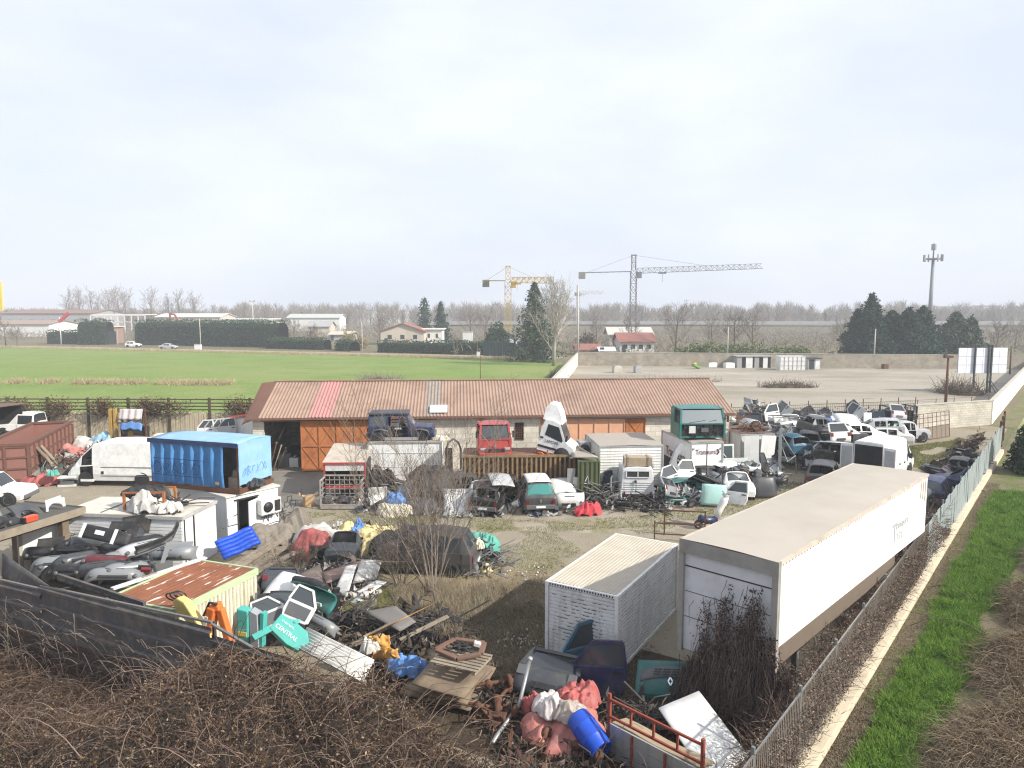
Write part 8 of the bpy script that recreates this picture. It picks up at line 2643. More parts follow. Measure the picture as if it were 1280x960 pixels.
o = thing('machine_cover','upright turquoise machine cover with a yellow label beside the cream cladding','machine cover',P(308,788,1.6),(0,0,-.25))
mb = MB();mb.prism([(-.3,-.55),(.02,-.6),(.05,.55),(-.3,.6)],.3);mb.build('cover',TEALM,o,bevel=.03)
mb = MB();mb.prism([(.06,-.6),(.32,-.55),(.3,.45),(.06,.55)],.28,M=Mx((0,.06,0)));mb.build('grey_side',mat('cover_grey',(.30,.32,.34),.6,dirt=.3),o)
mb = MB();mb.box((-.13,-.01,-.12),(.26,.02,.12));mb.build('yellow_label',mat('label_yellow',(.6,.5,.12),.6),o)
mb = MB();mb.box((.4,.2,.0),(.1,.2,1.0),rot=(0,.1,0));mb.build('rail',TEALM,o)
o = co_ = thing('machine_cover','fallen turquoise machine cover with white lettering by the corrugated sheet','machine cover',P(361,789,1.5),(-.75,R(36),-.1))
mb = MB();mb.prism([(-.55,-.32),(.2,-.42),(.62,-.35),(.75,.1),(.5,.38),(-.05,.42),(-.55,.34)],.5);mb.build('cover',TEALM,o,bevel=.03)
mb = MB();mb.prism([(-.05,.30),(.1,.44),(.05,.60),(-.12,.44)],.14);mb.beam((-.5,.08,-.25),(-.75,.1,-.9),.12,.2);mb.build('bracket',TEALM,o)
lettering('CENTRAL',.22,INK_W,o,Matrix.Translation((-.46,-.012,-.16))@Matrix.Rotation(math.pi/2,4,'X'),width=.85)
co_.scale = (.88,.88,.74)
lettering('DIESEL',.09,INK_W,o,Matrix.Translation((-.40,-.012,.14))@Matrix.Rotation(math.pi/2,4,'X'),width=.5)
o = thing('teal_car_part','long dark teal car side lying behind the white car doors','car side',P(386,762,.9),(0,R(-4),R(-38)))
mb = MB();mb.grid(10,6,lambda u,v:((u-.5)*2.0,.35*math.sin(v*3.0),.1+.7*v-.3*(u-.5)**2));mb.build('skin',paint('teal'),o,solid=.04)
mb = MB();mb.tube([(-1.0,.25,.75),(0,.2,.85),(.7,.2,.75)],.14,8);mb.build('bolster',BLACKP,o)
mb = MB();mb.box((.55,-.04,.3),(.35,.04,.1));mb.build('sticker',DIRTY_WHITE,o)
grp_d = 'white doors and parts dumped right of the cream container'
part('car_door','white',P(384,783,.95),(.75,R(-12),R(160)),'',grp_d,.92,'white car door with dark window lying beside the teal car side')
part('car_door','offwhite',P(362,775,.9),(.7,R(16),R(205)),'',grp_d,.88,'dull white car door leaning behind the fallen turquoise cover')
part('bonnet','white',P(346,752,.9),(-1.1,.1,R(-20)),'',grp_d,1.05,'white bonnet lying behind the two white doors')
part('tailgate','dark_grey',P(350,738,.6),(-1.0,.1,R(15)),'',grp_d,1.0,'dark grey tailgate beside the cream container corner')
part('windscreen','grey',P(352,765,1.0),(-.7,.1,.1),'',grp_d,.9,'windscreen lying between the white bonnet and doors')
part('bumper','grey',P(392,782,.9),(-.8,.1,-.6),'',grp_d,.8,'grey bumper end beside the corrugated sheet')
part('seat','black',P(412,778,.3),(.5,.2,.8),'',grp_d,1.0,'black seat tipped over right of the teal car side')
part('tyre','grey',P(333,735,.4),(.4,0,.5),'',grp_d,1.0,'tyre leaning at the cream container corner')
part('radiator','grey',P(338,765,.8),(-.5,0,.2),'',grp_d,1.2,'radiator between the cream container and white doors')
o = thing('scrap_bed','dark scrap base under the white doors','scrap',P(362,790,0),.4)
mb = MB();mb.lathe([(1.0,0),(.8,.45),(.4,.8),(.02,.9)],14,M=Mx(sc=(1.3,1.0,1.0)));mb.build('mound',DARKIN,o)
mb = MB();mb.beam((-.8,-.2,.5),(.8,.1,.6),.1);mb.build('bar',RUST,o)
q0,q1 = P(283,694,.35),P(316,676,.75)
o = thing('pipe_bundle','bundle of bright blue ribbed pipes leaning on planks before the open door','pipes',(q0+q1)/2,(0,-.26,math.atan2((q1-q0).y,(q1-q0).x)))
d = (q1-q0).length/2+.2
for k in range(5):
 mb = MB()
 pts = [(-d+2*d*i/10,-.28+k*.16,.12*k+.02*math.sin(i))for i in range(11)]
 mb.tube(pts,.105,10);mb.build('pipe',BLUEP,o)
for i,(a,b,w_,lab)in enumerate((((292,720,.3),(350,676,.5),.30,'widest plank of the plank pile by the blue pipes'),((305,718,.25),(362,680,.45),.28,'grey plank second in the pile by the blue pipes'),((318,716,.25),(370,690,.4),.28,'brown plank third in the pile by the blue pipes'),((280,716,.35),(338,678,.55),.22,'narrow plank next to the blue pipes'),((300,708,.5),(358,672,.65),.2,'top plank lying over the plank pile'))):
 o = thing('plank',lab,'plank',P(*a),0,'planks piled by the blue pipes')
 e_ = P(*b)-P(*a)
 mb = MB();mb.beam((0,0,0),e_,w_,.07);mb.build('board',WOOD,o)
 mb = MB();mb.beam(e_*.6+Vector((-.15,.1,-.06)),e_*.6+Vector((.15,-.1,-.06)),.08,.06);mb.build('batten',WOOD,o)
cloth('tarpaulin','tall taupe tarpaulin heap by the air conditioner of the white block',P(360,662),1.05,.9,1.55,T_TAUPE,71.3,.3,fold=1.1,sharp=.5)
cloth('tarpaulin','taupe tarpaulin sloping from the tall heap to the blue pipes',P(336,680),1.25,.75,1.1,T_TAUPE,72.3,.5,fold=1.2,sharp=.45)
cloth('tarpaulin','grey tarpaulin corner behind the tall taupe heap',P(345,655),.8,.6,1.5,T_GREY,73.3,.3,fold=1.2)
cloth('tarpaulin','faded red tarpaulin over a bin between the white sheet and planks',P(391,696),.92,.7,1.25,T_RED,74.9,.1,fold=.9,sharp=.35,box=2)
cloth('tarpaulin','white tarpaulin sheet behind the faded red one',P(402,678),1.3,.9,.95,T_WHITE,75.3,-.1,fold=1.1,sharp=.45)
cloth('tarpaulin','cream yellow sack heap right of the white tarpaulin',P(437,674),.62,.5,.85,T_YEL,76.3,.2,fold=1.6)
cloth('tarpaulin','blue cloth on the yellow sacks',P(447,668,.25),.4,.35,.7,T_BLUE,77.3,.2,fold=1.5)
cloth('tarpaulin','pale yellow tarpaulin spread right of the blue cloth',P(472,676),1.1,.6,.8,T_YEL,78.3,.1,fold=1.6)
cloth('tarpaulin','pale yellow tarpaulin hanging before the dark covered car',P(464,696),.7,.55,.9,T_YEL,79.3,.3,fold=1.6)
cloth('tarpaulin','navy blue cloth on the car front end before the yellow sacks',P(428,690,.45),.75,.35,.45,T_NAVY,80.3,.1,fold=1.8)
part('front_clip','dark_grey',P(428,706,.0),(0,0,R(-90)),'','car parts around the faded red tarpaulin',.85,'dark grey car front end under the navy blue cloth')
part('bonnet','black',P(402,706,0),(-.1,0,.1),'','car parts around the faded red tarpaulin',.8,'black panel standing at the faded red tarpaulin corner')
quad_sheet('brown_sheet','brown sheet lying flat before the navy blue cloth','sheet',[P(402,716,.55),P(456,700,.75),P(440,718,.5),P(408,730,.4)],.03,mat('brown_sheet',(.21,.14,.115),.85,dirt=.4))
quad_sheet('brown_sheet','brown grey sheet sloping by the planks','sheet',[P(352,728,.3),P(400,706,.7),P(408,732,.3),P(372,748,.2)],.03,mat('brown_grey_sheet',(.22,.17,.145),.9,dirt=.5))
for i,(a,b,c,d4,lab)in enumerate((((418,742,.2),(432,708,1.0),(446,706,1.0),(434,746,.2),'white narrow panel leaning by the dark covered car'),((440,730,.3),(452,700,1.0),(478,700,1.0),(470,724,.3),'white square panel in front of the dark covered car'),((436,746,.1),(470,726,.35),(484,728,.3),(448,752,.1),'white strip lying on the grass by the covered car'))):
 quad_sheet('white_sheet',lab,'panel',[P(*a),P(*b),P(*c),P(*d4)],.04,DIRTY_WHITE,'white panels by the covered car')
cv = make_car('covered_car','old dark car overgrown with dry twigs beside the bare shrub','mpv',(P(530,722).x,P(530,722).y+1.0,0),R(172),mat('dusty_dark_cover',(.055,.05,.05),.85,dirt=.5,dcol=(.13,.11,.095),dscale=2),GLASS,sc=1.02)
cloth('tarpaulin','dark grey cover thrown over the roof of the overgrown dark car',P(505,712)+Vector((0,1.2,.25)),1.55,.95,1.45,T_DARK,81.3,.05,fold=1.0,sharp=.5,box=.4)
cloth('tarpaulin','dusty grey cover over the tail of the overgrown dark car',P(575,712),1.0,.75,.8,tarpm('dust',(.15,.14,.135)),82.3,-.2,fold=.9,sharp=.5)
cloth('tarpaulin','teal tarpaulin over a scrap heap right of the bare shrub',P(601,694),.85,.7,1.05,T_TEAL,83.3,.1,fold=1.7,sharp=.45)
cloth('tarpaulin','small cream rag on top of the teal tarpaulin heap',P(598,684,.8),.25,.3,.35,T_CREAM,84.3,.1,fold=1.4)
cloth('tarpaulin','small yellow rag at the foot of the teal tarpaulin heap',P(608,715),.3,.22,.35,T_YEL,85.3,.1,fold=1.4)
scrap_rods('dark boards at the foot of the teal tarpaulin',600,712,40,1.1,.5,mat('mixed_steel',(0,0,0)),24)
scrap_rods('grey rods sticking out right of the teal tarpaulin',612,698,30,.5,.8,mat('mixed_steel',(0,0,0)),25)
scrap_rods('brown scrap behind the yellow tarpaulin by the covered car',505,676,30,.9,.6,RUST,26)
o = thing('red_canister','small red canister on the scrap behind the dark covered car','canister',P(511,672,.5),.2)
mb = MB();mb.box((0,0,.2),(.28,.2,.38));mb.build('body',mat('red_plastic',(.5,.03,.03),.5,dirt=.2),o,bevel=.04)
mb = MB();mb.tube([(-.08,0,.4),(0,0,.46),(.08,0,.4)],.025,6);mb.lathe([(.01,.38),(.04,.38),(.04,.46),(.01,.46)],8,M=Mx((.1,0,0)));mb.build('handle',BLACKP,o)
make_car('parked_car','small white hatchback parked by the tall hedge, left of the silver car','hatch',(P(167,434).x,P(167,434).y,0),.05,paint('white'),GLASS,sc=1.15)
make_car('parked_car','silver saloon parked by the tall hedge, right of the white hatchback','sedan',(P(211,436.5).x,P(211,436.5).y,0),-.02,paint('silver'),GLASS,sc=1.15)
# scrap field on the right
grp_j = 'car parts dumped in the scrap field right of the hall'
vr = P(1082,600)
wv = make_car('open_van','white panel van with open rear doors behind the long trailer','vanlong',(AT(1084,590,43).x+2.0,43+1.85,0),R(43),paint('white'),GLASS,cat='van',sc=1.0,seg=['bbb','bbb','bbb','bbb','bgg','bbg','bbb','bbb'])
mb = MB();mb.span((-2.735,-.80,.62),(-2.705,.80,2.36));mb.build('cargo_shade_sheet',mat('cargo_shade',(.006,.006,.009),.8,dirt=.1),wv)  # near-black sheet on the closed rear paints the shaded cargo hold
for s in(-1,1):
 mb = MB();mb.span((-.72,-.03,0),(0,.03,1.75));d_ = mb.build('rear_door',paint('white'),wv);d_.location = (-2.72,s*.90,.60);d_.rotation_euler = (0,0,(R(-75)if s>0 else R(80)))
 mb = MB();mb.span((-.66,-.045,.1),(-.06,.045,1.6));mb.build('door_lining',mat('lining_grey',(.36,.37,.38),.6,dirt=.3),d_)
 mb = MB();mb.box((1.25,s*1.12,1.35),(.12,.2,.32));mb.beam((1.25,s*.95,1.3),(1.25,s*1.1,1.35),.05);mb.build('mirror',BLACKP,wv)
 for xx in(-.2,.62):
  mb = MB();mb.box((xx,s*.985,1.0),(.16,.04,.09));mb.build('handle',BLACKP,wv)
make_car('wrecked_car','dark grey small car with empty windows left of the open white van','hatch',(AT(1030,605,41.8).x+.3,42.6,0),R(62),paint('dark_grey'),GLASS,sc=1.08,open_glass=True,wheels=True)
sv = make_car('wrecked_car','silver off road car body with a big wheel beside the leaning gate leaf','jeep',(AT(1146,552,57).x-1.0,57.2,0),R(14),paint('silver'),GLASS,sc=1.0,open_glass=True,wheels=True,rim=DIRTY_WHITE)
make_car('wrecked_car','white saloon shell with dark windows right behind the open van','sedan',(AT(1106,548,54.5).x,55.0,0.15),R(165),paint('offwhite'),GLASS,sc=1.0,wheels=False,open_glass=True)
part('bonnet','white',(AT(1148,556,54.8).x-.9,55.0,0),(-.35,R(-14),.5),'',grp_j,1.5,'large white bonnet leaning between the teal sheet and the silver off roader')
part('bonnet','green',(AT(1120,556,54.6).x,55.2,.3),(-.3,R(10),.2),'',grp_j,1.45,'teal green bonnet leaning beside the large white one')
a,b = P(1144,553),P(1187,546)
o_,L,rz = along(a,b)
o = thing('gate_leaf','rusty iron gate leaf with a solid lower half leaning before the block wall','gate',(o_.x,o_.y,0),(-.08,0,rz))
mb = MB();mb.span((0,0,.05),(L,.04,1.05));mb.build('lower_sheet',mat('grey_brown_sheet',(.20,.16,.12),.8,dirt=.5,streak=.4),o)
mb = MB()
for i in range(9):
 mb.beam((L*i/8,0,.05),(L*i/8,0,2.2),.05 if i in(0,8)else .03)
for z in(.05,1.07,1.45,1.85,2.2):
 mb.beam((0,0,z),(L,0,z),.04)
mb.build('bars',RUST,o)
o = thing('black_cage','black steel stillage standing at the fence corner','cage',(AT(1112,540,59).x,59,0),.15)
mb = MB()
Wc = 2.4
for x in(0,Wc):
 for y in(0,1.4):
  mb.beam((x,y,0),(x,y,2.6),.1)
for z in(.1,.9,1.7,2.55):
 mb.beam((0,0,z),(Wc,0,z),.07);mb.beam((0,1.4,z),(Wc,1.4,z),.07);mb.beam((0,0,z),(0,1.4,z),.07);mb.beam((Wc,0,z),(Wc,1.4,z),.07)
for i in range(1,8):
 mb.beam((Wc*i/8,0,.1),(Wc*i/8,0,2.55),.04)
mb.build('frame',BLACKP,o)
mb = MB();mb.span((.1,.2,.1),(Wc-.1,1.3,2.2));mb.build('load',DARKIN,o)
quad_sheet('white_sheet','tall white panel standing askew left in the scrap field','panel',[AT(965,518,55),AT(977,519,55),AT(984,546,54.6),AT(972,546,54.6)],.05,WHITE_BOX)
quad_sheet('white_sheet','wide white panel high in the middle of the scrap field','panel',[AT(1038,520,56),AT(1062,521,56),AT(1062,531,55.6),AT(1038,530,55.6)],.05,WHITE_BOX)
quad_sheet('white_sheet','small upright white panel near the black stillage','panel',[AT(1079,516,56.5),AT(1089,516,56.5),AT(1089,529,56.2),AT(1079,529,56.2)],.05,WHITE_BOX)
for px,lab in((1027,'blue plastic crate standing left in the scrap field pile'),(1034,'blue plastic crate right beside its twin in the scrap field')):
 o = thing('blue_crate',lab,'crate',AT(px,545,53.0)+Vector((0,0,.2)),(0,-.05,.2))
 mb = MB();mb.span((-.22,-.3,0),(.22,.3,1.15));mb.build('shell',mat('crate_blue',(.05,.14,.48),.5,dirt=.3),o,bevel=.04)
 mb = MB()
 for k in range(3):
  mb.span((-.15,-.315,.2+k*.3),(.15,-.29,.4+k*.3))
 mb.build('grille',DIRTY_WHITE if px==1027 else BLACKP,o)
part('car_door','lavender',AT(1044,545,53.2)+Vector((0,0,.3)),(-.2,.2,.4),'',grp_j,1.2,'lavender car door right of the blue crates')
part('bonnet','lavender',AT(1050,548,53.0)+Vector((0,0,.2)),(-.6,.2,.2),'',grp_j,1.1,'lavender bonnet right of the blue crates')
part('bonnet','offwhite',AT(1066,548,52.6)+Vector((0,0,.7)),(-1.1,.1,.1),'',grp_j,1.6,'dull white bonnet lying on the white heap behind the open van')
part('car_shell','white',AT(1075,552,52.6),(0,.05,.2),'',grp_j,.95,'white car shell in the middle of the scrap field behind the open van')
part('car_shell','silver',AT(1096,546,55.5),(0,.05,2.9),'',grp_j,1.0,'silver car shell in front of the black stillage')
part('tailgate','silver',AT(1123,538,57)+Vector((0,0,.9)),(-.3,.1,.2),'',grp_j,1.1,'silver tailgate standing above the white saloon shell')
part('car_door','white',AT(957,535,55)+Vector((0,0,.5)),(-.2,-.1,.2),'',grp_j,1.15,'white framed car door left of the tall white panel')
part('front_clip','white',AT(990,545,54),(0,0,R(-100)),'',grp_j,1.1,'white car front end right of the tall white panel')
part('roof_panel','silver',AT(1012,544,53.4)+Vector((0,0,.8)),(-.8,.2,.2),'',grp_j,1.2,'silver roof panel tilted left of the blue crates')
part('car_door','silver',AT(999,556,51)+Vector((0,0,.3)),(-.9,.1,.6),'',grp_j,1.3,'silver car door lying before the white front end')
part('car_shell','petrol',AT(985,566,48.2),(0,0,R(100)),'',grp_j,.95,'petrol blue car shell at the left front of the scrap field')
part('roof_panel','dark_grey',AT(984,548,49.5)+Vector((0,0,1.3)),(-.1,.1,.2),'',grp_j,1.5,'dark grey roof panel on the petrol blue shell')
part('car_shell','black',AT(1010,562,48.6),(0,0,R(70)),'',grp_j,.95,'black car shell right of the petrol blue one')
part('car_shell','dark_grey',AT(1022,545,51.6)+Vector((0,0,.15)),(.1,.1,R(30)),'',grp_j,.9,'dark grey tilted car shell below the blue crates')
part('car_door','white',AT(1012,572,46.5),(-.35,0,R(-55)),'',grp_j,1.1,'white edged car door standing behind the dark grey small car')
part('tailgate','black',AT(1018,574,46.3),(-.4,0,R(-30)),'',grp_j,1.1,'black tailgate leaning behind the dark grey small car')
part('roof_panel','silver',AT(1042,577,45.4)+Vector((0,0,1.0)),(-.15,.1,.2),'',grp_j,1.4,'pale roof panel with ribs behind the dark grey small car')
part('car_shell','black',AT(1045,575,46.2),(0,0,R(40)),'',grp_j,.9,'black car shell under the pale ribbed roof panel')
part('tailgate','offwhite',AT(1050,565,46.0)+Vector((0,0,.6)),(-.2,0,.2),'',grp_j,1.15,'dull white van door standing left of the open van')
part('bumper','black',AT(1035,562,48.0)+Vector((0,0,1.0)),(-.3,0,.1),'',grp_j,1.3,'wide black bumper high between the blue crates and the dark grey small car')
part('bumper','silver',AT(1052,558,48.5)+Vector((0,0,.9)),(-.3,0,.1),'',grp_j,1.3,'silver bumper right of the wide black bumper')
part('car_shell','dark_grey',AT(1050,556,50),(0,0,R(15)),'',grp_j,1.0,'dark grey car shell behind the wide black bumper')
rr = random.Random(21)
zones = [(930,'at the hall corner'),(960,'left of the tall white panel'),(990,'behind the tall white panel'),(1020,'behind the blue crates'),(1050,'behind the wide white panel'),(1080,'by the small upright panel'),(1110,'left of the black stillage')]
kinds = ['car_door','windscreen','car_door','tailgate','car_door','front_clip','roof_panel','car_door','fender','tailgate']
cols = ['black','dark_grey','black','silver','black','dark_grey','navy','grey','offwhite','black','petrol']
pose = ['upright','tilted back','lying across','leaning sideways']
cnt = {}
i = 0
for row,(Y0,zz)in enumerate(((59.5,0.0),(58.6,.95),(57.6,0.0),(57.0,.8),(55.8,.1))):
 px = 926+row*5
 while px<1128:
  zn = [z for z in zones if z[0]<=px+5][-1]if px+5>=930 else zones[0]
  k = kinds[rr.randrange(len(kinds))]
  c = cols[rr.randrange(len(cols))]
  po = rr.randrange(4)
  rot = ((-.1-.15*rr.random(),.15*rr.gauss(0,1),rr.uniform(-.6,.6)),(-.6,.2*rr.gauss(0,1),rr.uniform(-.8,.8)),(-1.2,.2*rr.gauss(0,1),rr.uniform(-1,1)),(-.2,rr.uniform(.5,1.0)*rr.choice((-1,1)),rr.uniform(-.5,.5)))[po]
  Y = Y0+rr.uniform(-.4,.4)+(px-926)*.012
  xx = AT(px,525,Y).x
  lab_ = '%s %s %s %s fence row %s'%(CNAME[c],NOUN[k],pose[po],('low behind','high behind','low in','high on','before')[row],zn[1])
  if lab_ in LABELS:lab_ = 'second '+lab_
  LABELS.add(lab_)
  part(k,c,(xx,Y,zz+rr.uniform(0,.2)+(.35 if po==3 else 0)),rot,'','dark scrap stacked along the wire fence',rr.uniform(1.0,1.25),lab_)
  px+=rr.uniform(11,17)
  i+=1
for j in range(7):
 px = 935+j*29
 part('car_shell',('black','dark_grey','black','navy','grey','black','dark_grey')[j],(AT(px,530,58.4).x,58.6+.3*j/7,0),(0,0,R(8*(j%3))),'','dark scrap stacked along the wire fence',.95,('black car shell at the bottom of the fence row by the hall corner','dark grey car shell low in the fence row left of the tall white panel','black car shell low behind the tall white panel','navy blue car shell low in the fence row behind the blue crates','grey car shell low in the fence row behind the wide white panel','black car shell low in the fence row near the small upright panel','dark grey car shell low in the fence row by the black stillage')[j])
spots = [(940,548,54),(952,552,53),(963,556,52),(975,552,52.4),(996,552,52.2),(1003,560,50.4),(1016,556,50.6),(1028,568,47.5),(1056,545,54.5),(1088,552,53.2),(1070,542,55),(1100,558,52.6),(1006,538,55.4),(1030,536,55.6),(1000,572,47),(975,575,47),(960,545,55)]
for j,(px,py,Y)in enumerate(spots):
 k = ('bonnet','car_door','bumper','fender','windscreen','dashboard','engine','bumper')[j%8]
 c = ('silver','black','offwhite','dark_grey','white','black','grey','silver','petrol')[j%9]
 q = AT(px,py,Y)
 zn = [z for z in zones if z[0]<=max(px,930)][-1]
 part(k,c,(q.x,q.y,max(q.z,0.05)*.6),(-.7+.3*(j%4),.25*math.sin(j*2.1),j*.8),'',grp_j,1.15,'%s %s loose on the scrap field ground %s'%(CNAME[c],NOUN[k],zn[1]))
scrap_rods('fine dark scrap at the hall corner',938,548,60,1.8,1.6,DARKSTEEL,31)
scrap_rods('fine rusty scrap on the battered box roof',940,560,40,1.0,.4,RUST,32)
for o_ in[o_ for o_ in COL.objects if o_.get('label')=='fine rusty scrap on the battered box roof']:
 o_.location = (AT(940,540,48.2).x,48.2,2.45)
scrap_rods('fine grey scrap between the blue crates and the open van',1060,556,80,2.2,.8,mat('mixed_steel',(0,0,0)),33)
scrap_rods('fine dark scrap behind the dark grey small car',1000,575,80,2.0,.6,DARKSTEEL,34)
o = thing('tin_drum','round open tin drum lying behind the battered box','drum',(AT(938,520,53).x,53,1.9),(math.pi/2,0,.3))
mb = MB();mb.lathe([(.55,-.6),(.6,-.6),(.6,.6),(.55,.6),(.55,-.6)],20);mb.build('shell',ALU,o)
mb = MB();mb.lathe([(.01,-.5),(.54,-.5),(.54,-.45),(.01,-.45)],20);mb.build('base',DARKIN,o)
truck_box('scrap_platform','low dark crate under the tin drum','crate',(AT(930,530,52.6).x,52.6,0),0,1.6,1.2,.1,1.28,GREYP,GREYP)
o = thing('scaffold_tower','rusty tubular frame standing at the right rear corner of the hall','frame',(AT(921,530,54).x,54,0),.1)
mb = MB()
for x in(0,1.0):
 mb.beam((x,0,0),(x,0,2.9),.08)
for z in(2.1,2.5,2.85):
 mb.beam((0,0,z),(1.0,0,z),.06)
mb.build('tubes',RUST,o)
mb = MB();mb.span((0,-.05,2.3),(.7,.3,2.42));mb.build('shelf',RUST,o)
grp_f = 'dark wrecks and bumpers lined up along the sheet fence'
def fence_pt(t,d):
 p = K0.lerp(K1,t)-kn*d
 return p
for j,(t,d,k,c,z,ti,az,s,lab)in enumerate(((.545,1.3,'bumper','black',.95,-.4,.9,1.4,'black bumper on top of the stack at the trailer end'),(.55,1.6,'bumper','black',.45,-.3,1.0,1.4,'black bumper low in the stack at the trailer end'),(.575,1.2,'bumper','dark_grey',1.0,-.5,.8,1.4,'dark grey bumper second from the trailer end'),(.58,1.8,'bumper','black',.9,-.4,1.1,1.3,'black bumper behind the dark grey one at the trailer end'),(.60,1.5,'bumper','black',.7,-.6,.7,1.4,'black bumper nearest the dark blue wreck'),(.60,2.2,'bumper','dark_grey',.6,-.5,1.2,1.3,'dark grey bumper lying toward the open van'),(.70,1.6,'front_clip','navy',.1,0,2.4,1.1,'navy blue car front end by the sheet fence'),(.725,1.2,'tailgate','black',.7,-1.0,.9,1.3,'black tailgate lying beyond the dark blue wreck'),(.74,1.9,'bonnet','black',.4,-1.1,.8,1.2,'black bonnet beyond the dark blue wreck'),(.775,1.5,'bumper','black',.5,-.8,.6,1.5,'black bumper before the silver wing by the fence'),(.79,1.0,'fender','silver',.5,-.8,.9,1.2,'silver wing lying by the fence near the iron gate'),(.81,1.4,'car_shell','black',.0,0,.9,.85,'black car shell near the iron gate'),(.855,1.3,'bumper','black',.6,-.6,1.3,1.2,'black bumper third from the iron gate'),(.875,1.5,'dashboard','black',.6,.2,.4,1.2,'black dashboard second from the iron gate'),(.90,1.2,'bumper','black',.4,-.8,.4,1.2,'black bumper nearest the iron gate'))):
 p = fence_pt(t,d)
 part(k,c,(p.x,p.y,z),(ti,.1*math.sin(j*2),az),'',grp_f,s,lab)
p = fence_pt(.655,1.75)
make_car('wrecked_car','dark navy wrecked car with pale glass beside the sheet fence','hatch',(p.x,p.y,0),math.atan2(kd.y,kd.x),paint('navy'),GLASS_L,sc=1.0,wheels=False)
p = fence_pt(.565,1.5)
truck_box('scrap_platform','low black crate under the bumpers at the trailer end','crate',(p.x-1.0,p.y-.6,0),math.atan2(kd.y,kd.x)-.2,2.4,1.6,.1,.95,BLACKP,BLACKP)
for t,d,lab in((.72,1.5,'dark scrap between wrecks along the sheet fence'),(.79,1.4,'dark scrap by the silver wing along the sheet fence'),(.86,1.4,'dark scrap near the iron gate')):
 p = fence_pt(t,d)
 scrap_rods(lab,640,640,60,1.4,.8,DARKSTEEL,int(t*100))
 for o_ in[o_ for o_ in COL.objects if o_.get('label')==lab]:
  o_.location = (p.x,p.y,0)
  # small rubbish nobody could count
def debris(label,poly,n,smin,smax,hmax,cols,seed,key,flat=.9):
 rg = np.random.RandomState(seed)
 g = [P(*a)for a in poly]
 xs = [a.x for a in g];ys = [a.y for a in g]
 pt = []
 while len(pt)<n:
  x,y = rg.uniform(min(xs),max(xs)),rg.uniform(min(ys),max(ys))
  c = False
  for i in range(len(g)):
   a,b = g[i],g[i-1]
   if(a.y>y)!=(b.y>y)and x<(b.x-a.x)*(y-a.y)/(b.y-a.y)+a.x:
    c = not c
  hn = .5+.9*noise.noise(Vector((x*.45,y*.45,seed)))
  if c and hn>.12:
   pt.append((x,y,hmax*min(hn,1)*rg.uniform(.05,1)))
 pt = np.array(pt)
 s = rg.uniform(smin,smax,n)*rg.choice((.5,.8,1,1),n)
 asp = rg.uniform(.15,.9,n)
 nm = unit(rg.normal(size=(n,3))*flat+np.array([0,0,.8]))
 t = unit(np.cross(nm,rg.normal(size=(n,3))))
 b = np.cross(nm,t)
 V = np.zeros((n,3,3,3))
 c1,c2 = rg.normal(size=n)*.35,rg.normal(size=n)*.3
 for i in range(3):
  for j in range(3):
   u,w = i-1,j-1
   z = (c1*u*u+c2*u*w+rg.normal(size=n)*.10)*s
   V[:,i,j] = pt+t*(u*s*.5)[:,None]+b*(w*s*asp*.5)[:,None]+nm*z[:,None]
 V[...,2] = np.maximum(V[...,2],.02)
 idx = np.arange(n*9).reshape(n,3,3)
 q = np.concatenate([np.stack([idx[:,i,j],idx[:,i+1,j],idx[:,i+1,j+1],idx[:,i,j+1]],-1)for i in(0,1)for j in(0,1)])
 m = int(n*.5)
 k = rg.randint(0,n,m)
 d = unit(rg.normal(size=(m,3))*np.array([1,1,.45]))
 L = rg.uniform(.2,.9,m)[:,None]
 p0 = pt[k]
 pp = np.stack([p0,p0+d*L*.5+rg.normal(size=(m,3))*.05,p0+d*L],1)
 pp[...,2] = np.maximum(pp[...,2],.02)
 v2,q2 = tubes(pp,np.tile([[.016,.016,.012]],(m,1)))
 v,q = join((V.reshape(-1,3),q),(v2,q2))
 return tag(fast_mesh('debris',v,q,leafmat(key,cols,.6)),label,None,None,'stuff')
D_MIX = [(.02,.02,.022),(.05,.045,.04),(.5,.49,.46),(.13,.10,.075),(.03,.03,.03),(.28,.26,.24),(.16,.07,.04),(.62,.61,.58),(.04,.10,.10),(.20,.17,.13),(.015,.015,.016)]
D_CAR = [(.015,.015,.017),(.62,.63,.62),(.03,.03,.033),(.42,.43,.44),(.02,.02,.02),(.70,.70,.68),(.10,.10,.11),(.05,.07,.13),(.35,.36,.36),(.012,.012,.013),(.55,.55,.53)]
D_DARK = [(.02,.018,.017),(.05,.042,.036),(.09,.065,.045),(.03,.027,.025),(.14,.085,.055),(.2,.18,.16)]
debris('mixed rubbish among the white doors and planks left of the bare shrub',[(330,725),(420,700),(480,735),(440,800),(395,800),(335,775)],620,.12,.5,.75,D_MIX,401,'mixed_rubbish')
debris('dark rubbish around the amber and blue tarpaulins',[(400,790),(470,765),(560,775),(600,800),(520,850),(440,830)],900,.1,.42,.6,D_DARK,402,'dark_rubbish')
debris('rubbish around the red and yellow tarpaulins',[(350,690),(420,655),(500,665),(480,705),(400,725)],420,.12,.5,.55,D_MIX,403,'mixed_rubbish')
debris('dark rubbish on the ground between the axles, drum and tube frame',[(580,870),(640,850),(700,870),(800,880),(900,930),(860,975),(640,975),(600,910)],800,.08,.35,.3,D_DARK,404,'dark_rubbish')
debris('mixed rubbish at the feet of the wrecks before the hall',[(440,640),(560,648),(700,646),(770,636),(840,640),(840,618),(640,625),(450,618)],700,.15,.6,.55,D_CAR,405,'car_rubbish')
debris('mixed car rubbish on the heap before the lettered lorry',[(828,632),(900,632),(972,612),(975,585),(900,592),(835,600)],1100,.15,.75,1.3,D_CAR,406,'car_rubbish')
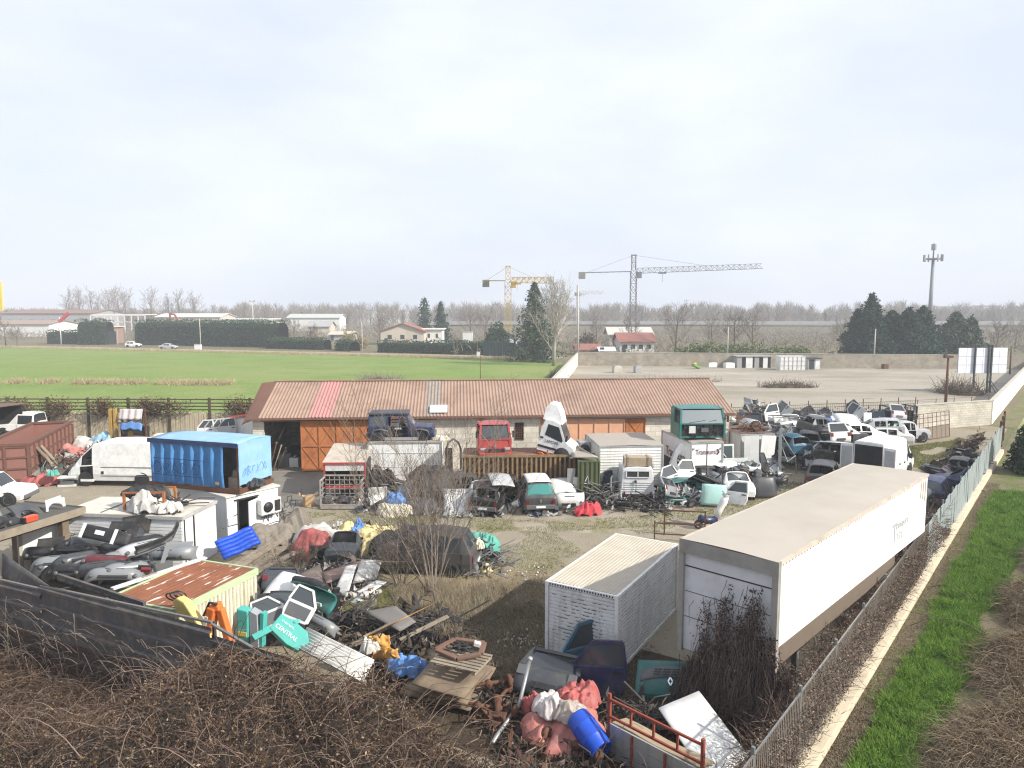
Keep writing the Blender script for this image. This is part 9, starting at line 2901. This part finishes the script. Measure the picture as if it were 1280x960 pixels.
debris('mixed car rubbish packed between the wrecks of the scrap field',[(925,548),(985,580),(1010,592),(1050,578),(1060,560),(1125,552),(1140,540),(1040,536),(930,533)],3600,.25,1.15,2.1,D_CAR,407,'car_rubbish')
debris('mixed car rubbish along the wire fence',[(925,533),(1120,538),(1135,534),(925,529)],420,.3,1.1,2.3,D_CAR,408,'car_rubbish')
debris('dark rubbish along the grey sheet fence',[(1142,625),(1170,620),(1232,548),(1222,545),(1165,590)],420,.2,.7,.7,D_DARK,409,'dark_rubbish')
debris('mixed rubbish between the skip and the panel van',[(45,608),(110,590),(150,570),(140,560),(95,575),(50,595)],500,.15,.7,1.2,D_MIX,410,'mixed_rubbish')
debris('torn trim and rubbish among the bumpers',[(40,718),(70,690),(190,688),(215,700),(150,735)],260,.15,.6,.3,D_DARK,411,'dark_rubbish')
for o_ in[o_ for o_ in COL.objects if o_.get('label')=='torn trim and rubbish among the bumpers']:
 o_.location = (-1.0,1.2,1.3)
clear_protos()
# brambles, shrub, creeper and grass in the foreground
TWIG_BR = leafmat('bramble_canes',[(0.040,0.024,0.018),(0.078,0.049,0.036),(0.13,0.087,0.064),(0.23,0.17,0.13)])
LEAF_BR = leafmat('dead_bramble_leaves',[(0.040,0.023,0.014),(0.10,0.060,0.030),(0.17,0.105,0.05),(0.070,0.045,0.036),(0.30,0.22,0.14)])
LEAF_OL = leafmat('olive_dead_leaves',[(0.075,0.058,0.026),(0.13,0.10,0.042),(0.17,0.125,0.058),(0.10,0.085,0.032)])
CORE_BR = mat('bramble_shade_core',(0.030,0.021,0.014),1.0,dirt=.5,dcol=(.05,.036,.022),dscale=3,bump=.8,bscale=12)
fd = (Vector((BF[3][0],BF[3][1],0))-Vector((BF[1][0],BF[1][1],0))).normalized()
fnm = Vector((-fd.y,fd.x,0))*-1
if fnm.y>0:fnm = -fnm
F0 = Vector((BF[1][0],BF[1][1],0))
def fence_line(s):
 """point on the fence line, s metres along from the fence corner"""
 return F0+fd*s
def bram_h(s,t):
 """height of the bramble mass: s along the fence, t in front of it"""
 base = 0.55+2.15*(1/(1+math.exp(-(s-6.0)*1.1)))
 if s<6 and t<2.2:
  base*=.2+.8*max(0,t/2.2)if t>0 else .2
 base-=.95*(1/(1+math.exp(-(s-13.6)*1.2)))
 if t<0:
  base*=max(0,1+t/(1.1 if s>6.5 else 0.15))
 fall = 1/(1+math.exp((t-4.6)*0.9))
 n = noise.noise(Vector((s*.45,t*.45,1)))*.42+noise.noise(Vector((s*1.2,t*1.2,4)))*.20
 return max(0.05,(base*(.55+.45*fall)+n*(.5+.5*base)))
def W_(s,t,z):
 p = fence_line(s)+fnm*t
 return(p.x,p.y,z)
bram = thing('bramble_thicket','dense brown leafless bramble thicket overgrowing the black fence at the bottom','brambles',(0,0,0))
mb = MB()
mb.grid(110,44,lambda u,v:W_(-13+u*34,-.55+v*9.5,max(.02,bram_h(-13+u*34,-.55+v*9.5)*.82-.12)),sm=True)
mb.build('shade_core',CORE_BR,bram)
rng = np.random.RandomState(91)
def samp(n,s0=-12.5,s1=19.5,t0=-.6,t1=7.5,pw=1.0):
 s = rng.uniform(s0,s1,n);t = t0+(t1-t0)*rng.uniform(0,1,n)**pw
 h = np.array([bram_h(a,b)for a,b in zip(s,t)])
 p = np.array([W_(a,b,0)for a,b in zip(s,t)])
 return s,t,h,p
n = 30000
s,t,h,p = samp(n,pw=1.25)
p[:,2] = h*(1-.35*rng.uniform(0,1,n)**1.5)-.05
d = unit(rng.normal(size=(n,3))*np.array([1,1,.7])+np.array([0,0,.35]))
L = rng.uniform(.18,.62,n)[:,None]
pp = np.stack([p,p+d*L*.5+rng.normal(size=(n,3))*.03,p+d*L+rng.normal(size=(n,3))*.05-np.array([0,0,.06])],1)
rad = np.stack([np.full(n,.0075),np.full(n,.006),np.full(n,.003)],1)
v1 = tubes(pp,rad)
n = 3600
s,t,h,p = samp(n,pw=1.2)
p[:,2] = h*rng.uniform(.55,1.0,n)
a = rng.uniform(0,2*np.pi,n)
L = rng.uniform(.8,2.3,n)
up = rng.uniform(.15,.75,n)
K = 7
tt = np.linspace(0,1,K)
pp = np.zeros((n,K,3))
for k in range(K):
 x = tt[k]
 pp[:,k,0] = p[:,0]+np.cos(a)*L*x*.85
 pp[:,k,1] = p[:,1]+np.sin(a)*L*x*.85
 pp[:,k,2] = p[:,2]+L*(up*x*1.7-1.5*up*x*x)+rng.normal(size=n)*.012
rad = np.linspace(.0105,.004,K)[None].repeat(n,0)*rng.uniform(.7,1.25,(n,1))
v2 = tubes(pp,rad)
v,q = join(v1,v2)
fast_mesh('canes',v,q,TWIG_BR,bram)
n = 85000
s,t,h,p = samp(n,pw=1.25)
p[:,2] = h*(1-.30*rng.uniform(0,1,n)**1.3)+rng.normal(size=n)*.06
v,q = leaf_quads(p,.068,rng,up=.4)
fast_mesh('dead_leaves',v,q,LEAF_BR,bram)
n = 26000
s,t,h,p = samp(n,-12.5,5.5,.8,8.5)
p[:,2] = h*(1-.25*rng.uniform(0,1,n))+rng.normal(size=n)*.07
v,q = leaf_quads(p,.055,rng,up=.4)
fast_mesh('olive_leaves',v,q,LEAF_OL,bram)
n = 420
s = rng.uniform(-11,8,n)
p = np.array([W_(a,.12+.5*b,0)for a,b in zip(s,rng.uniform(0,1,n))])
p[:,2] = rng.uniform(.4,2.3,n)
a = rng.uniform(0,2*np.pi,n)
L = rng.uniform(.6,2.0,n)
pp = np.zeros((n,K,3))
for k in range(K):
 x = tt[k]
 pp[:,k,0] = p[:,0]+fd.x*np.cos(a)*L*x+fnm.x*.15*x
 pp[:,k,1] = p[:,1]+fd.y*np.cos(a)*L*x+fnm.y*.15*x
 pp[:,k,2] = p[:,2]+np.sin(a)*L*x*.6-.35*L*x*x+rng.normal(size=n)*.02
v,q = tubes(pp,np.linspace(.010,.0035,K)[None].repeat(n,0))
cl = thing('climbing_twigs','pale bare climbing twigs across the black fence at the lower left','creeper',(0,0,0))
fast_mesh('twigs',v,q,leafmat('pale_bare_twigs',[(.075,.055,.043),(.13,.10,.08),(.23,.19,.155)]),cl)
def shrub(label,loc,h,seed,stems=16,spread=.55):
 rg = np.random.RandomState(seed)
 r = thing('bare_shrub',label,'shrub',loc)
 paths,rads = [],[]
 def grow(p,d,L,r0,lvl):
  K = 5
  pts = [p.copy()]
  q = p.copy();d = unit(d)
  for k in range(K-1):
   d = unit(d+rg.normal(size=3)*.09+np.array([0,0,.04]))
   q = q+d*L/(K-1);pts.append(q.copy())
  paths.append(np.array(pts));rads.append(np.linspace(r0,r0*.4,K))
  if lvl<3:
   nb = (9,6,4)[lvl]
   for b in range(nb):
    f = .25+.75*(b+rg.uniform())/nb
    j = min(int(f*(K-1)),K-2)
    pb = pts[j]+(pts[j+1]-pts[j])*(f*(K-1)-j)
    db = unit(pts[j+1]-pts[j])+rg.normal(size=3)*.42+np.array([0,0,.12])
    grow(pb,db,L*rg.uniform(.3,.52),r0*.5*(1.1-.5*f),lvl+1)
 for i in range(stems):
  a = i*2.4
  k = rg.uniform(.2,1.0)
  grow(np.array([.12*math.cos(a),.12*math.sin(a),0]),np.array([math.cos(a)*spread*k,math.sin(a)*spread*k,1.0]),h*rg.uniform(.5,.95),.024,0)
 v,q = tubes(np.array(paths),np.maximum(np.array(rads),.0042))
 fast_mesh('stems',v,q,leafmat('grey_shrub_twigs',[(.095,.073,.057),(.16,.128,.10),(.25,.205,.165)]),r)
 mb = MB();mb.lathe([(.3,0),(.22,.12),(.02,.2)],10);mb.build('stump',TRUNK,r)
 return r
shrub('large bare many stemmed shrub in the middle of the yard',P(541,742),6.0,5,15,.42)
shrub('low bare shrub spreading over the dark covered car',P(500,735),2.2,6,10,.9)
shrub('small bare shrub at the plank pile behind the faded red tarpaulin',P(372,722),1.3,7,8,.8)
def tuft_field(name,label,pts,L,m,rngs,rad=.006,lean=.5):
 rg = np.random.RandomState(rngs)
 n = len(pts)
 d = unit(rg.normal(size=(n,3))*lean+np.array([0,0,1.0]))
 ln = rg.uniform(.5,1.3,n)[:,None]*L
 if L>.2:
  ln = ln*np.array([.55+1.1*max(0,.5+noise.noise(Vector((a[0]*1.9,a[1]*1.9,2))))for a in pts])[:,None]
 pp = np.stack([pts,pts+d*ln*.6,pts+d*ln+rg.normal(size=(n,3))*ln*.18],1)
 rr = np.tile([[rad,rad*.8,rad*.25]],(n,1))
 v,q = tubes(pp,rr)
 return tag(fast_mesh(name,v,q,m),label,None,None,'stuff')
def scatter_px(n,poly,rgs,mask=None):
 """ground points spread evenly over a ground polygon given by photo pixels"""
 rg = np.random.RandomState(rgs)
 g = [P(*a)for a in poly]
 xs = [a.x for a in g];ys = [a.y for a in g]
 out = []
 while len(out)<n:
  x,y = rg.uniform(min(xs),max(xs)),rg.uniform(min(ys),max(ys))
  c = False
  for i in range(len(g)):
   a,b = g[i],g[i-1]
   if(a.y>y)!=(b.y>y)and x<(b.x-a.x)*(y-a.y)/(b.y-a.y)+a.x:
    c = not c
  if c and(mask is None or mask(x,y)):
   out.append((x,y,0))
 return np.array(out)
STRAW = leafmat('dry_straw_blades',[(0.20,0.16,0.10),(0.30,0.245,0.165),(0.14,0.115,0.075),(0.36,0.31,0.22)])
GREENB = leafmat('fresh_grass_blades',[(0.045,0.115,0.012),(0.095,0.205,0.022),(0.155,0.29,0.038),(0.18,0.24,0.055),(0.07,0.165,0.017)])
OLIVEB = leafmat('olive_grass_blades',[(0.10,0.12,0.03),(0.16,0.17,0.05),(0.24,0.22,0.09)])
nz_ = lambda sc,th,sd:(lambda x,y:noise.noise(Vector((x*sc,y*sc,sd)))>th)
tuft_field('dry_grass','tall dry grass below the bare shrub',scatter_px(9000,[(490,745),(560,735),(640,735),(650,770),(600,815),(520,800)],1,nz_(.9,-.1,1)),.42,STRAW,11,.006)
tuft_field('grass','green grass patch left of the bare shrub',scatter_px(6000,[(395,745),(420,735),(520,740),(520,775),(430,775)],2),.16,OLIVEB,12,.005)
tuft_field('grass','low olive grass along the row of wrecks',scatter_px(6000,[(380,640),(700,652),(860,640),(1000,600),(1010,612),(880,655),(700,665),(380,655)],3,nz_(.5,-.15,2)),.10,OLIVEB,13,.010)
tuft_field('grass','thin grass on the open yard ground',scatter_px(3500,[(600,660),(860,655),(700,700),(640,760),(560,720)],4,nz_(.35,.0,3)),.09,OLIVEB,14,.008)
tuft_field('dry_grass','dead stalks and leaves on the dark soil beside the containers',scatter_px(9000,[(600,740),(690,720),(700,840),(640,860),(590,840)],5),.22,STRAW,15,.0045,.9)
tuft_field('grass','olive grass by the track to the block wall',scatter_px(9000,[(1120,560),(1185,552),(1232,540),(1225,552),(1160,580),(1130,600)],6,nz_(.4,-.2,5)),.12,OLIVEB,16,.012)
rg = np.random.RandomState(55)
lp = scatter_px(9000,[(590,735),(700,700),(840,830),(930,960),(620,960),(560,880)],7)
lp[:,2] = .03
v,q = leaf_quads(lp,.06,rg,up=2.5)
tag(fast_mesh('leaf_litter',v,q,LEAF_BR),'brown leaf litter on the soil around the containers',None,None,'stuff')
lp = scatter_px(160,[(610,720),(690,700),(690,800),(640,830),(600,800)],8,nz_(.8,.05,8))
lp[:,2] = .05
v,q = leaf_quads(lp,.10,rg,up=1.5,aspect=.8)
tag(fast_mesh('paper_litter',v,q,leafmat('pale_litter',[(.45,.43,.40),(.6,.58,.55),(.3,.28,.26)])),'pale scraps of paper and plastic on the dark soil',None,None,'stuff')
Mt = frame_at((4.44,18.45,0),TRZ)
rg = np.random.RandomState(66)
cr = thing('dead_creeper','dark dead creeper hanging over the front of the long trailer','creeper',(0,0,0))
strands = [(rg.uniform(.12,1.18)*TW,rg.uniform(.5,1.0))for _ in range(56)]
def creep_z(x):
 return max(.8,3.9-2.3*max(0,abs(x/TW-.68)-.16)+.55*noise.noise(Vector((x*1.7,0,3))))
cs,st = [],[]
for x0,hk in strands:
 x0 = min(max(x0,-.1),TW+.5)
 top = creep_z(x0)*hk*(.5 if x0<.27*TW else 1)
 m_ = int(125*top)
 f = rg.uniform(0,1,m_)**.8
 zz = top*(1-f)
 sp_ = .05+.22*f
 bulge = .06+.42*np.clip(1-zz/3.0,0,1)**1.4
 cs.append(np.stack([x0+rg.normal(size=m_)*sp_,-bulge*.7*rg.uniform(.1,1,m_),zz+.03],1))
 for _ in range(19):
  z0 = top*rg.uniform(.25,1.05)
  L_ = rg.uniform(.5,1.4)
  a_x = x0+rg.normal()*.12
  dx_ = rg.normal()*.22
  b_ = .06+.5*max(0,1-z0/3.0)*rg.uniform(.2,1)
  st.append([Mt@Vector((a_x+dx_*k/4+rg.normal()*.03,-b_-.08*math.sin(k*.8),max(z0-L_*k/4,.03)))for k in range(5)])
c = np.concatenate(cs)
c = np.array([Mt@Vector(a)for a in c])
v,q = leaf_quads(c,.075,rg)
LEAF_CR = leafmat('creeper_dead_leaves',[(.030,.019,.016),(.058,.037,.029),(.10,.067,.05),(.19,.14,.11)])
fast_mesh('dead_leaves',v,q,LEAF_CR,cr)
v,q = tubes(np.array([[tuple(p)for p in r_]for r_ in st]),np.linspace(.009,.004,5)[None].repeat(len(st),0))
fast_mesh('stems',v,q,leafmat('creeper_stems',[(.035,.024,.021),(.07,.05,.042),(.13,.095,.08)]),cr)
fc = thing('fence_creeper','brown dead creeper mass between the long trailer and the mesh fence','creeper',(0,0,0))
n = 46000
sp = rg.uniform(0,1,n)**.9*27.5
dd = rg.uniform(-.13,.6,n)
hh = np.array([1.5+.55*noise.noise(Vector((a*.5,0,2)))+.25*noise.noise(Vector((a*1.7,0,6)))for a in sp])*np.clip((27.5-sp)/4,0.15,1)
zz = hh*rg.uniform(.02,1,n)**.8+.36
c = np.array([K0+kd*a-kn*(b+.02)+Vector((0,0,z))for a,b,z in zip(sp,dd*(1-.4*(zz/2.2)),zz)])
v,q = leaf_quads(c,.058,rg)
fast_mesh('dead_leaves',v,q,leafmat('fence_dead_leaves',[(.065,.043,.034),(.115,.078,.058),(.175,.125,.09),(.28,.215,.16)]),fc)
n = 5200
sp = rg.uniform(0,1,n)**.9*27.5
dd = rg.uniform(.0,.8,n)
zz = rg.uniform(.1,1.7,n)
d = unit(rg.normal(size=(n,3))+np.array([0,0,.4]))
L = rg.uniform(.2,.8,n)[:,None]
c = np.array([K0+kd*a-kn*b+Vector((0,0,z))for a,b,z in zip(sp,dd,zz)])
pp = np.stack([c,c+d*L*.5,c+d*L+rg.normal(size=(n,3))*.06],1)
v,q = tubes(pp,np.tile([[.007,.006,.003]],(n,1)))
fast_mesh('stems',v,q,TWIG_BR,fc)
def verge_pts(n,d0,d1,s0,s1,sd,mask=None):
 rg = np.random.RandomState(sd)
 out = []
 while len(out)<n:
  s = rg.uniform(s0,s1);d = rg.uniform(0,1)
  a = d0(s)if callable(d0)else d0
  b = d1(s)if callable(d1)else d1
  p = K0+kd*s+kn*(a+(b-a)*d)
  if mask is None or mask(s,a+(b-a)*d):
   out.append((p.x,p.y,0.0))
 return np.array(out)
gw0 = lambda s:.78+.10*math.sin(s*.5)+.22*noise.noise(Vector((s*.4,1,1)))
gw1 = lambda s:2.05+.025*s+.6*noise.noise(Vector((s*.30,5,1)))
pts = verge_pts(60000,gw0,gw1,3,40,21,lambda s,d:noise.noise(Vector((s*.9,d*.9,4)))>-.36)
pts[:,2] = 0
g1 = tuft_field('grass','bright green grass strip beside the kerb wall',pts,.22,GREENB,22,.0085,.6)
sheet('grass_strip',[tuple((K0+kd*s+kn*gw0(s))[:2])for s in np.linspace(3,40,30)]+[tuple((K0+kd*s+kn*(gw1(s)-.2))[:2])for s in np.linspace(40,3,30)],.006,ground_mat('grass_strip_soil',(.06,.11,.02),[((.10,.17,.03),.8,.45,.6,.8),((.16,.14,.07),1.2,.6,.7,.7)],fine=(18,.5),bump=1.0))
pts = verge_pts(22000,.2,gw0,0,42,23)
tuft_field('dry_grass','dry leaf strip between the kerb and the green grass',pts,.09,STRAW,24,.006,1.2)
def brush_mound(label,s0,d0,rs,rd,h,seed,n):
 r = thing('dry_brush',label,'brush',(0,0,0),0,'dry brush mounds along the verge')
 rg = np.random.RandomState(seed)
 c0 = K0+kd*s0+kn*d0
 def hf(a,b):
  k = max(0,1-(a*a+b*b))
  return h*k**.6*(.75+.5*noise.noise(Vector((a*1.6+seed,b*1.6,seed))))
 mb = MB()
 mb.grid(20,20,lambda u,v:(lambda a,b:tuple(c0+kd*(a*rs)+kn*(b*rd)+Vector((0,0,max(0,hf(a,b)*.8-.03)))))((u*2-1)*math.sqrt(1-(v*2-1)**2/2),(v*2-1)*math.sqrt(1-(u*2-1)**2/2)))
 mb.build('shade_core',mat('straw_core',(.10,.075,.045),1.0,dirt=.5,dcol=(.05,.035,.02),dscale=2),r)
 a = rg.uniform(0,6.283,n);rr = np.sqrt(rg.uniform(0,1,n))
 A,B = rr*np.cos(a),rr*np.sin(a)
 H = np.array([hf(x,y)for x,y in zip(A,B)])
 base = np.array([tuple(c0+kd*(x*rs)+kn*(y*rd))for x,y in zip(A,B)])
 base[:,2] = H*rg.uniform(.45,.95,n)
 az = rg.uniform(0,6.283,n)
 L = rg.uniform(.35,1.15,n)
 up = rg.uniform(.2,.9,n)
 K = 4
 pp = np.zeros((n,K,3))
 for k in range(K):
  f = k/(K-1)
  pp[:,k,0] = base[:,0]+np.cos(az)*L*f*.8
  pp[:,k,1] = base[:,1]+np.sin(az)*L*f*.8
  pp[:,k,2] = np.maximum(base[:,2]+L*(up*f*1.3-1.3*up*f*f),.02)
 v,q = tubes(pp,np.linspace(.0055,.0025,K)[None].repeat(n,0))
 fast_mesh('stalks',v,q,leafmat('brush_stalks',[(.085,.06,.036),(.16,.12,.075),(.26,.20,.13),(.12,.088,.058),(.34,.275,.185)]),r)
 m2 = n*2
 a = rg.uniform(0,6.283,m2);rr = np.sqrt(rg.uniform(0,1,m2))
 A,B = rr*np.cos(a),rr*np.sin(a)
 H = np.array([hf(x,y)for x,y in zip(A,B)])
 c = np.array([tuple(c0+kd*(x*rs)+kn*(y*rd))for x,y in zip(A,B)])
 c[:,2] = H*rg.uniform(.7,1.1,m2)+.02
 v,q = leaf_quads(c,.06,rg,up=.3)
 fast_mesh('dead_leaves',v,q,LEAF_BR,r)
 return r
brush_mound('nearest straw coloured brush mound at the lower right corner',8.5,5.1,4.6,3.0,1.25,1,15000)
brush_mound('second straw coloured brush mound from the bottom of the verge',14.5,5.6,4.2,3.2,1.5,2,12000)
brush_mound('brown brush mound opposite the trailer middle',20.5,5.3,4.0,2.8,1.3,3,6500)
brush_mound('dark brown brush mound below the evergreen bush',26.5,5.6,3.6,2.6,1.5,4,5600)
brush_mound('low straw brush at the very bottom of the verge',4.0,4.6,3.2,2.2,.7,5,4500)
brush_mound('low brush mound beside the green strip near the evergreen bush',31.5,6.0,3.0,2.2,1.0,6,3000)
o = thing('bramble_cane','single thin dark bramble canes arching over the green strip','bramble',(0,0,0))
mb = MB()
for(s,d,e,k)in((7.5,1.6,3.2,1),(9,2.5,2.0,-1),(16,.4,2.0,1),(20,.3,1.6,-1)):
 a = K0+kd*s+kn*d
 mb.tube([a+(kd*k*.4+kn)*e*f+Vector((0,0,.1+1.6*f*(1-f)))for f in(0,.2,.4,.6,.8,1)],.011,5)
mb.build('cane',TRUNK,o)
leafy_bush('evergreen_bush','dark green evergreen bush cut by the right picture edge',(34.2,45.6,0),2.0,1.9,4.2,77,7000,.34,leafmat('evergreen_leaves',[(.012,.03,.014),(.022,.05,.022),(.05,.085,.04)]),cat='bush')
for i,px in enumerate((22,72,129,203,300,185)):
 q = AT(px,505,55.3)
 o = thing('dead_vine',('dead vine tuft at the left edge of the slab fence','dead vine tuft above the rusty skip','round dead vine tuft left of the storage rack','widest dead vine tuft above the blue lorry body','dark vine tuft at the hall corner of the slab fence','dead vine tuft just right of the storage rack')[i],'vine',(q.x,55.2,0),0,'dead vines on the slab fence')
 w_ = (1.6,1.4,1.1,2.4,1.3,1.3)[i]
 n = 900
 c = np.stack([rg.normal(size=n)*w_*.45,rg.normal(size=n)*.16,3.15+rg.normal(size=n)*.32],1)
 v,qd = leaf_quads(c,.15,rg)
 fast_mesh('dead_leaves',v,qd,LEAF_BR,o)
 m = 90
 b = np.stack([rg.normal(size=m)*w_*.4,rg.normal(size=m)*.12,np.full(m,2.5)],1)
 dd_ = unit(rg.normal(size=(m,3))*.7+np.array([0,0,.8]))
 v,qd = tubes(np.stack([b,b+dd_*.6,b+dd_*1.2],1),np.tile([[.02,.016,.01]],(m,1)))
 fast_mesh('stems',v,qd,BARK_D,o)
